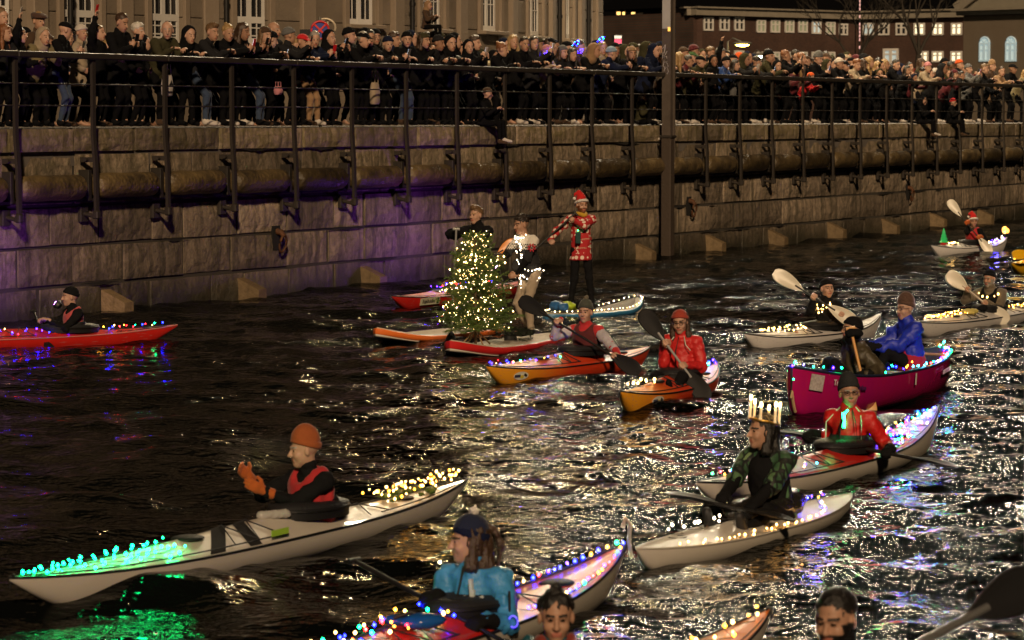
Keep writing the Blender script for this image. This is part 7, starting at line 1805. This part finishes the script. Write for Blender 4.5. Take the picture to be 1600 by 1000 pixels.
# front row from the left end of the picture to the tall column: column, head row, pose, head turn, headgear, its colour, coat, description
FR = [
 (4, 28, 'stand', 0, 'short', '', 'brown', 'brown-haired man at the very start of the railing', dict(hair='fairbrown', row=1)),
 (6, 52, 'lean2', 30, 'long', '', 'charcoal', 'bareheaded woman in grey coat at the very start of the railing', dict(hair='ginger')),
 (33, 55, 'raised', 30, 'lowhair', '', 'black', 'dark-haired woman in black holding a white phone high above her head', dict(hair='dark', phone=('white', False, 'white phone held high at the start of the crowd'))),
 (60, 34, 'stand', -35, 'flatcap', 'leather', 'brown', 'person in brown leather flat cap behind the khaki jacket', dict(row=1, hair='blond')),
 (66, 58, 'lean', 0, 'hood', 'beige', 'khaki', 'person in khaki jacket with beige hood leaning over the rail', dict()),
 (99, 48, 'phone', 30, 'cap', 'black', 'black', 'person in furry black hat reading a phone', dict(hair='dark', pants='jeans', phone=('black', False, 'black phone in the hands of the person in the furry black hat'))),
 (126, 52, 'stand', -35, 'beanie', 'white', 'beige', 'blond woman in cream beanie', dict(hair='blond', row=1)),
 (156, 52, 'raised', 0, 'ponytail', '', 'black', 'ponytailed woman in glossy black puffer raising a red phone', dict(hair='fairbrown', phone=('red', False, 'red phone held high by the ponytailed woman'))),
 (188, 36, 'phone', 0, 'short', '', 'black', 'short-haired man in black roll-neck coat with a phone', dict(hair='brown', phone=('black', False, 'black phone held by the man in the roll-neck coat'))),
 (214, 50, 'stand', 0, 'curly', '', 'black', 'white-haired person with moustache beside the roll-neck man', dict(hair='white')),
 (259, 42, 'lean', -35, 'bald', '', 'olive', 'balding grey man in olive parka with clasped hands on the rail', dict(hair='grey')),
 (293, 56, 'lean', 0, 'hood', 'black', 'black', 'person bent forward in a black hood with pale cuffs', dict()),
 (324, 42, 'lean', -35, 'quiff', '', 'charcoal', 'young man with swept brown hair and open dark coat, hands folded', dict(hair='fairbrown', pants='jeans', shoes='white')),
 (353, 52, 'phonelean', -35, 'bun', '', 'black', 'fair woman with a hair claw looking at a red phone', dict(hair='blond', phone=('red', True, 'red phone in the hands of the woman with the hair claw'))),
 (375, 50, 'phonelean', 0, 'wavy', '', 'black', 'woman with loose auburn curls filming with both hands', dict(hair='brown', phone=('black', False, 'black phone of the woman with auburn curls'))),
 (407, 56, 'lean', -35, 'beanie', 'brown', 'black', 'person in brown hat with hands hanging over the rail', dict(hair='fairbrown', pants='jeans')),
 (426, 46, 'stand', 0, 'bald', '', 'charcoal', 'tall bald man behind the brown hat', dict(row=1, hair='grey')),
 (420, 62, 'phone', 30, 'beanie', 'black', 'black', 'person in black beanie with a yellow-lit phone', dict(phone=('khaki', True, 'glowing phone of the person in the black beanie'))),
 (452, 56, 'photo', 30, 'beanie', 'grey', 'charcoal', 'person in black and white patterned beanie taking a picture', dict(phone=('black', False, 'dark phone lifted by the person in the patterned beanie'))),
 (468, 66, 'lean', 0, 'cap', 'red', 'black', 'person in bright red cap bending over the rail', dict(hair='brown')),
 (490, 62, 'phonelean', -35, 'short', '', 'navy', 'fair grey-haired man in glasses and dark blue jacket', dict(hair='grey', pants='tan')),
 (516, 60, 'photo', 0, 'hood', 'black', 'black', 'person in black hood stretching both arms out to film', dict(phone=('black', True, 'lit phone at the end of the hooded arms below the blue sign'))),
 (543, 56, 'stand', 30, 'beanie', 'black', 'black', 'person in black beanie turned away behind the rail', dict(row=1)),
 (560, 63, 'lean', 0, 'cap', 'black', 'black', 'heavy man in black cap gazing down with folded arms', dict(hair='grey')),
 (576, 60, 'lean2', -35, 'short', '', 'charcoal', 'black-haired young man pressed against the heavy man', dict(hair='black', tone='mid')),
 (603, 69, 'phonelean', -35, 'beanie', 'navy', 'black', 'long-haired blond woman in navy beanie holding a phone out', dict(hair='blond', phone=('grey', True, 'phone held out by the blond woman in the navy beanie'))),
 (634, 62, 'lean2', -35, 'beanie', 'black', 'black', 'person in black beanie with pale grey gloves on the rail', dict(pants='jeans')),
 (677, 54, 'stand', 0, 'short', '', 'brown', 'bearded man carrying the hooded child on his shoulders', dict(row=1, hair='dark')),
 (661, 64, 'chin', 0, 'beanie', 'olive', 'black', 'person in grey-green beanie with a hand on the chin', dict()),
 (678, 68, 'lean', 0, 'beanie', 'charcoal', 'charcoal', 'person in dark grey beanie squeezed beside the grey-green one', dict(tone='tan')),
 (698, 68, 'lean', -35, 'hood', 'black', 'black', 'person in a peaked black hood bent low', dict()),
 (709, 82, 'lean', 0, 'short', '', 'navy', 'short dark-haired person with a red glove, low beside the peaked hood', dict(tone='tan', hair='black', scale=.86)),
 (733, 74, 'photo', -35, 'hood', 'black', 'black', 'pale-faced person in black hood raising a phone', dict(phone=('white', True, 'white glowing phone raised beside the drink can'))),
 (776, 78, 'lean', 0, 'bun', '', 'black', 'red-haired person behind the drink can on the rail', dict(hair='ginger')),
 (799, 66, 'stand', -35, 'long', '', 'black', 'long-haired blond woman behind the man with the fur collar', dict(row=1, hair='blond')),
 (815, 48, 'lean2', -35, 'short', '', 'black', 'tall man in black coat with sheepskin collar', dict(hair='dark', row=0)),
 (834, 68, 'photo', -35, 'wavy', '', 'charcoal', 'woman with dark waves holding a bright phone to her face', dict(hair='dark', phone=('white', True, 'bright phone in front of the woman with dark waves'))),
 (849, 82, 'lean', 0, 'beanie', 'pink', 'beige', 'woman in pale pink hat with violet lights on her scarf', dict(hair='blond')),
 (856, 70, 'stand', 0, 'cap', 'black', 'charcoal', 'man in black cap behind the pink hat', dict(row=1)),
 (875, 82, 'lean2', 0, 'beanie', 'grey', 'charcoal', 'person in pale grey cap in front of the light garland', dict()),
 (889, 86, 'lean', 0, 'long', '', 'black', 'woman with straight black hair and black coat', dict(hair='black')),
 (902, 74, 'stand', 0, 'curly', '', 'brown', 'woman with a blue flashing headband', dict(hair='brown', row=1)),
 (922, 80, 'lean', 30, 'hood', 'tan', 'black', 'person in tan hood and black coat bending forward', dict()),
 (938, 76, 'stand', -35, 'lowhair', '', 'beige', 'fair woman with violet lights in her hair', dict(hair='blond', row=1)),
 (949, 84, 'phonelean', 30, 'beanie', 'pale blue', 'navy', 'person in pale blue beanie pointing at the water', dict()),
 (958, 78, 'stand', -35, 'beanie', 'black', 'black', 'bearded man in black beanie behind the pale blue one', dict(row=1)),
 (981, 84, 'lean', -35, 'beanie', 'tan', 'black', 'person in brown wool hat with white reflective stripes', dict()),
 (1017, 80, 'lean2', 0, 'hood', 'navy', 'navy', 'big person in navy hood leaning right beside the tall column', dict()),
]
shorts = []
for (px, hy, pose, yaw, gk, gc, coat, lab, kw) in FR:
    kw = dict(kw); row = kw.pop('row', 0)
    onlooker(px, hy, pose, yaw, gk, gc, coat, lab, row=row, turn=random.uniform(-26, 22), **kw); shorts.append((px, hy, row, lab))
# the child on the shoulders
o = onlooker(667, 28, 'sit', 0, 'hood', 'tan', 'brown', 'small child in tan hood riding on a man\'s shoulders above the crowd', row=1, scale=.62, zbase=atY(668, 52, 62).z - .02, offs=-1.0)
# people behind the front row, each just behind somebody above
front = [q for q in shorts if q[2] == 0]
hk = [('hood', 'black'), ('beanie', 'black'), ('curly', ''), ('hood', 'navy'), ('lowhair', ''), ('beanie', 'olive')]
for i, (px, hy, row, lab) in enumerate(front):
    r_ = random.Random(i + 50); g, c = hk[i % 6]
    dx = r_.uniform(3, 11)
    onlooker(px + dx, hy + (2 if px < 520 else -6), 'stand', r_.choice((-35, 0, 30)), g, c or 'black', r_.choice(['black', 'black', 'charcoal', 'navy']), 'dark figure behind the ' + ' '.join(lab.split()[:10]), row=2, hair=r_.choice(['dark', 'brown', 'blond']), scale=r_.uniform(.80, .97) if px < 520 else None)
    if px > 590:
        g, c = hk[(i + 3) % 6]
        onlooker(px + dx + 9, hy - 8, 'stand', 0, g, c or 'black', 'black', 'shadowy head two rows behind the ' + ' '.join(lab.split()[:9]), row=3, hair='brown', scale=.95 if px < 800 else None)
for px, c in ((22, 1), (80, 2), (142, 3), (172, 4), (200, 1), (236, 2), (275, 1), (308, 0), (340, 0), (395, 3), (438, 1), (505, 0), (590, 0), (645, 0), (722, 0), (757, 1)):
    r_ = random.Random(px); onlooker(px, 70, 'lean', 0, 'hood', 'black', r_.choice(['black', 'black', 'navy', 'charcoal']), 'stooping black hood in the gap at the %s' % {22: 'start of the rail beside the phone arm', 80: 'khaki jacket and furry hat', 142: 'cream beanie and ponytail', 172: 'red glove', 200: 'roll-neck man', 236: 'white-haired person and parka', 275: 'parka sleeve', 308: 'black hood and young man',
        340: 'hair claw', 395: 'auburn curls and brown hat', 438: 'yellow-lit phone', 505: 'blue sign foot', 590: 'navy beanie and black hair', 645: 'pale grey gloves', 722: 'raised white phone', 757: 'seated filmer'}[px], row=1, scale=.82)
# dense crowd beyond the column
ORD = ['first', 'second', 'third', 'fourth', 'fifth', 'sixth', 'seventh', 'eighth', 'ninth', 'tenth', 'eleventh', 'twelfth', 'thirteenth']
XR = [
 (1054, 92, 'lean', 30, 'long', '', 'black', 'blond woman right behind the tall column', dict(hair='blond')), (1064, 84, 'stand', 0, 'beanie', 'brown', 'black', 'person in brown beanie with a toy figure beyond the column', dict(row=1)),
 (1078, 90, 'stand', 0, 'cap', 'green', 'charcoal', 'person in light green cap beyond the column', dict(row=1)), (1092, 96, 'stand', 30, 'wavy', '', 'tan', 'blond figure with fluffy collar beyond the green cap', dict(row=1, hair='blond')),
 (1106, 80, 'stand', 0, 'curly', '', 'black', 'tousled fair-haired man before the brick wall', dict(row=2, hair='fairbrown')), (1112, 96, 'stand', -35, 'hood', 'black', 'black', 'figure in thick black coat seen from the side', dict()),
 (1124, 84, 'raised', 0, 'beanie', 'grey', 'black', 'person in grey beanie raising a bare fist', dict(row=1)), (1128, 98, 'lean', -35, 'beanie', 'black', 'blue', 'person in black beanie and bright blue jacket', dict()),
 (1141, 94, 'stand', 0, 'cap', 'black', 'black', 'figure in black cap beside the orange hood', dict(row=1)), (1152, 92, 'stand', 0, 'hood', 'orange', 'orange', 'person in vivid orange-red hooded jacket', dict(row=1)),
 (1176, 98, 'phonelean', 30, 'curly', '', 'charcoal', 'person in big dark puffer with frizzy dark hair', dict(hair='dark', phone=('black', True, 'lit phone held by the frizzy-haired person'))), (1200, 94, 'stand', 0, 'curly', '', 'grey', 'grey-haired person in front of the floodlight', dict(row=1, hair='grey')),
 (1208, 104, 'lean', -35, 'hood', 'black', 'black', 'stooping person in black hood with a pink scarf', dict()), (1225, 88, 'photo', 30, 'short', '', 'black', 'ginger-blond man holding a phone up', dict(hair='ginger', phone=('grey', False, 'phone held up by the ginger-blond man'))),
 (1248, 92, 'stand', 0, 'short', '', 'brown', 'reddish-haired person looking at the water', dict(row=1, hair='ginger')), (1260, 108, 'lean', 0, 'beanie', 'orange', 'red', 'child in orange hat and red sleeve at the rail', dict(scale=.82)),
 (1272, 92, 'phone', 0, 'tallbeanie', 'grey', 'black', 'person in striped grey beanie looking at a blue screen', dict(phone=('blue', True, 'phone with blue glow held by the striped beanie'))), (1286, 92, 'stand', 0, 'cap', 'brown', 'black', 'person in brown cap behind the striped beanie', dict(row=1)),
 (1303, 100, 'lean', 0, 'beanie', 'white', 'black', 'person in cream hat with long dark hair', dict(hair='dark')), (1317, 84, 'stand', 0, 'cap', 'beige', 'black', 'tall person in beige cap turned backwards', dict(row=2)),
 (1331, 102, 'lean', -35, 'curly', '', 'beige', 'curly ginger woman in cream coat', dict(hair='ginger')), (1352, 98, 'lean2', 0, 'long', '', 'black', 'woman with long blond hair in black coat', dict(hair='blond')),
 (1392, 102, 'lean', -35, 'short', '', 'black', 'broad man in black bowing his head', dict(hair='dark')), (1372, 104, 'stand', 0, 'hood', 'black', 'black', 'hooded black figure beside the bowing man', dict(row=1)),
 (1442, 106, 'lean', -35, 'beanie', 'pink', 'beige', 'woman in pink hat and beige coat', dict(hair='blond')), (1465, 108, 'lean', 0, 'hood', 'charcoal', 'black', 'person in grey hood with fur edge', dict(tone='tan')),
 (1481, 104, 'stand', 0, 'short', '', 'brown', 'dark-skinned man in brown coat', dict(row=1, tone='dark', hair='black')), (1494, 97, 'stand', 0, 'beanie', 'orange', 'black', 'tall person in round orange beanie', dict(row=1)),
 (1510, 108, 'photo', 0, 'beanie', 'grey', 'grey', 'person filming with a violet-lit phone', dict(phone=('pink', True, 'violet-lit phone near the orange beanie'))), (1530, 108, 'lean', 0, 'short', '', 'black', 'fair-haired man bending low', dict(hair='fairbrown')),
 (1545, 104, 'stand', 0, 'tallbeanie', 'tan', 'brown', 'person with a little white pointed hat', dict(row=1)), (1558, 112, 'lean', -35, 'short', '', 'tan', 'person in tan coat with brown hair', dict(hair='brown')),
 (1576, 108, 'lean2', 0, 'cap', 'black', 'black', 'person in black cap bent sideways', dict()), (1595, 116, 'lean', 0, 'wavy', '', 'khaki', 'person in yellowish coat at the far edge', dict(hair='blond')),
]
for (px, hy, pose, yaw, gk, gc, coat, lab, kw) in XR:
    kw = dict(kw); onlooker(px, hy, pose, yaw, gk, gc, coat, lab, row=kw.pop('row', 0), turn=random.uniform(-15, 15), **kw)
GK = [('hood', 'black'), ('beanie', 'black'), ('hood', 'navy'), ('beanie', 'charcoal'), ('short', 'brown'), ('long', 'blond'), ('cap', 'black'), ('beanie', 'olive'), ('curly', 'dark'), ('hood', 'charcoal'), ('lowhair', 'dark'), ('beanie', 'burgundy'), ('short', 'dark'), ('hood', 'olive'), ('beanie', 'white'), ('cap', 'brown'), ('wavy', 'dark')]
used = set(); r_ = random.Random(99)
rows_ = {0: 13, 1: 13, 2: 15, 3: 16}
for row, gap in rows_.items():
    s_ = 25.6 + row * .2; i = row * 5
    while s_ < 49.5:
        off = (-.45, -1.02, -1.62, -2.3)[row]; P = WP(s_, off); px = 800 + FPX * P.x / P.y
        if row != 0 or all(abs(px - q[0]) > 9 for q in XR if q[8].get('row', 0) == 0):
            for _ in range(30):
                g, c = r_.choice(GK); coat = r_.choice(['black', 'black', 'black', 'charcoal', 'navy', 'olive', 'brown', 'charcoal', 'burgundy']); bay = min(12, max(0, int((s_ - 24.96) / 2.045)))
                if (g, c, coat, bay) not in used: break
            used.add((g, c, coat, bay))
            hl_ = {'hood': c + ' hood', 'beanie': c + ' beanie', 'cap': c + ' cap', 'short': 'short %s hair' % c, 'long': 'long blond hair', 'curly': 'dark curls', 'lowhair': 'dark bob', 'wavy': 'dark wavy hair'}[g]
            where = ['at the rail', 'in the second row', 'in the third row', 'at the back'][row]
            hr_ = {'brown': 'brown', 'blond': 'blond', 'fair': 'fairbrown', 'dark': 'dark', 'ginger': 'ginger'}.get(c, 'dark')
            pose = r_.choice(['lean', 'lean2', 'phonelean', 'lean']) if row == 0 else r_.choice(['stand', 'photo', 'photo'] if row < 2 else ['stand', 'stand', 'stand', 'photo'])
            onlooker(px, 0, pose, r_.choice((-35, 0, 30)), g, c if g in ('hood', 'beanie', 'cap') else '', coat, '%s, %s coat, %s, %s bay beyond the column' % (hl_, coat, where, ORD[bay]), row=row, turn=r_.uniform(-30, 30), hair=hr_, scale=r_.choice((.84, .92, .97, 1.0, 1.04, 1.10)) + (.03 if row > 1 else 0))
        s_ += r_.uniform(.55, .8) + (.25 if row == 3 else 0); i += 1
# three people sitting on the quay edge with their legs over the water
for (px, hat, c, coat, lab, k) in ((757, 'beanie', 'brown', 'black', 'person in brown hat sitting under the rail with legs dangling, filming with a phone', 1.0), (1437, 'hood', 'black', 'black', 'person in black sitting on the quay edge with legs dangling over the wall', 1.0), (1484, 'beanie', 'red', 'black', 'person in red hat sitting on the quay edge with legs dangling', .95)):
    o = onlooker(px, 0, 'sit', 0, hat, c, coat, lab, scale=k * .86, zbase=QZ - .02, offs=-.26, phone=('black', False, 'dark phone of the seated person in the brown hat') if px == 757 else None, turn=8)
    o = onlooker(px + 12, 0, 'stand', 0, 'hood', 'black', 'black', 'standing black figure behind the ' + ' '.join(lab.split()[:8]), scale=.9, row=1)
o = onlooker(1001, 0, 'sit', 0, 'beanie', 'grey', 'olive', 'child in patterned jacket crouching under the rail beside the tall column', scale=.85, offs=-.75)
# bags, can and lights at the railing
def bag(px, y0, y1, w, c, label, ext=.06, print_=False):
    s_ = wall_s(px, .03); P = WP(s_, -.20); zt = atY(px, y0, P.y).z; zb_ = atY(px, y1, P.y).z
    t = thing('tote_bag', label, 'bag', WP(s_, -.20, zb_), WALL_ROT); h = (zt - zb_)
    m = MB(); rings = []
    for z, f, d_ in ((0, .92, .05), (.03, 1, .08), (h * .35, 1.0, .09), (h * .60, .9, .06), (h * .66, .84, .03)): rings.append([Vector((x * w / 2 * f, y * d_ / 2 * 1.6, z)) for x, y in ((-1, -.6), (-.5, -1), (.5, -1), (1, -.6), (1, .6), (.5, 1), (-.5, 1), (-1, .6))])
    m.loft(rings); m.build('bag_body', cloth('canvas_' + c, CC[c], .9), t)
    for yq in (-.03, .03):
        m = MB(); m.tube([(-w * .28, yq, h * .62), (-w * .20, yq, h), (w * .20, yq, h), (w * .28, yq, h * .62)], .010, 4, flat=.5); m.build('strap', cloth('canvas_' + c, CC[c]), t)
    if print_:
        m = MB(); m.prism([(-.09, h * .30), (.09, h * .30), (.03, h * .40), (0, h * .50), (-.03, h * .40)], -.083, -.079); m.build('print', BLACKM, t)
bag(281, 100, 150, .24, 'white', 'cream canvas tote bag with a black print hanging inside the railing', print_=True)
bag(603, 111, 163, .24, 'beige', 'beige cloth shoulder bag hanging inside the railing beside the navy beanie')
bag(1158, 120, 150, .20, 'grey', 'grey bag hanging inside the railing below the vivid orange jacket')
bag(453, 128, 148, .16, 'pink', 'small dusty pink bag hanging inside the railing below the red cap')
s_ = wall_s(764, 0); m = MB(); m.tube([(0, 0, 0), (0, 0, .006), (0, 0, .11), (0, 0, .118)], [.026, .033, .033, .026], 12)
t = thing('drink_can', 'pale drink can standing on the top rail', 'can', WP(s_, 0, RZ + .05)); m.build('can_body', mat('pale_can', (.5, .45, .3), .3, metal=.5), t)
def garland(label, px, py, off, r_, cols, n=14):
    s_ = wall_s(px, off); P = WP(s_, off); P.z = atY(px, py, P.y).z
    pts = [P + WU * (r_ * math.cos(a)) + Vector((0, 0, r_ * .6 * math.sin(a))) + WN * (r_ * .5 * math.sin(a * 1.0)) for a in np.linspace(-.4, math.pi + .6, n)]
    lights(label, pts, cols, .045, .011, .9, .01, group='lights worn in the crowd')
garland('violet lights looped over the scarf of the woman in the pale pink hat', 856, 88, -.30, .22, ['violet', 'blue', 'violet'])
garland('blue flashing headband lights in the crowd', 899, 70, -.85, .12, ['blue', 'cyan', 'violet'])
garland('violet and green lights in the hair of the fair woman', 938, 64, -.85, .12, ['violet', 'blue', 'green'])
garland('violet lights under the chin of the headband woman', 906, 82, -.80, .10, ['violet', 'blue'])
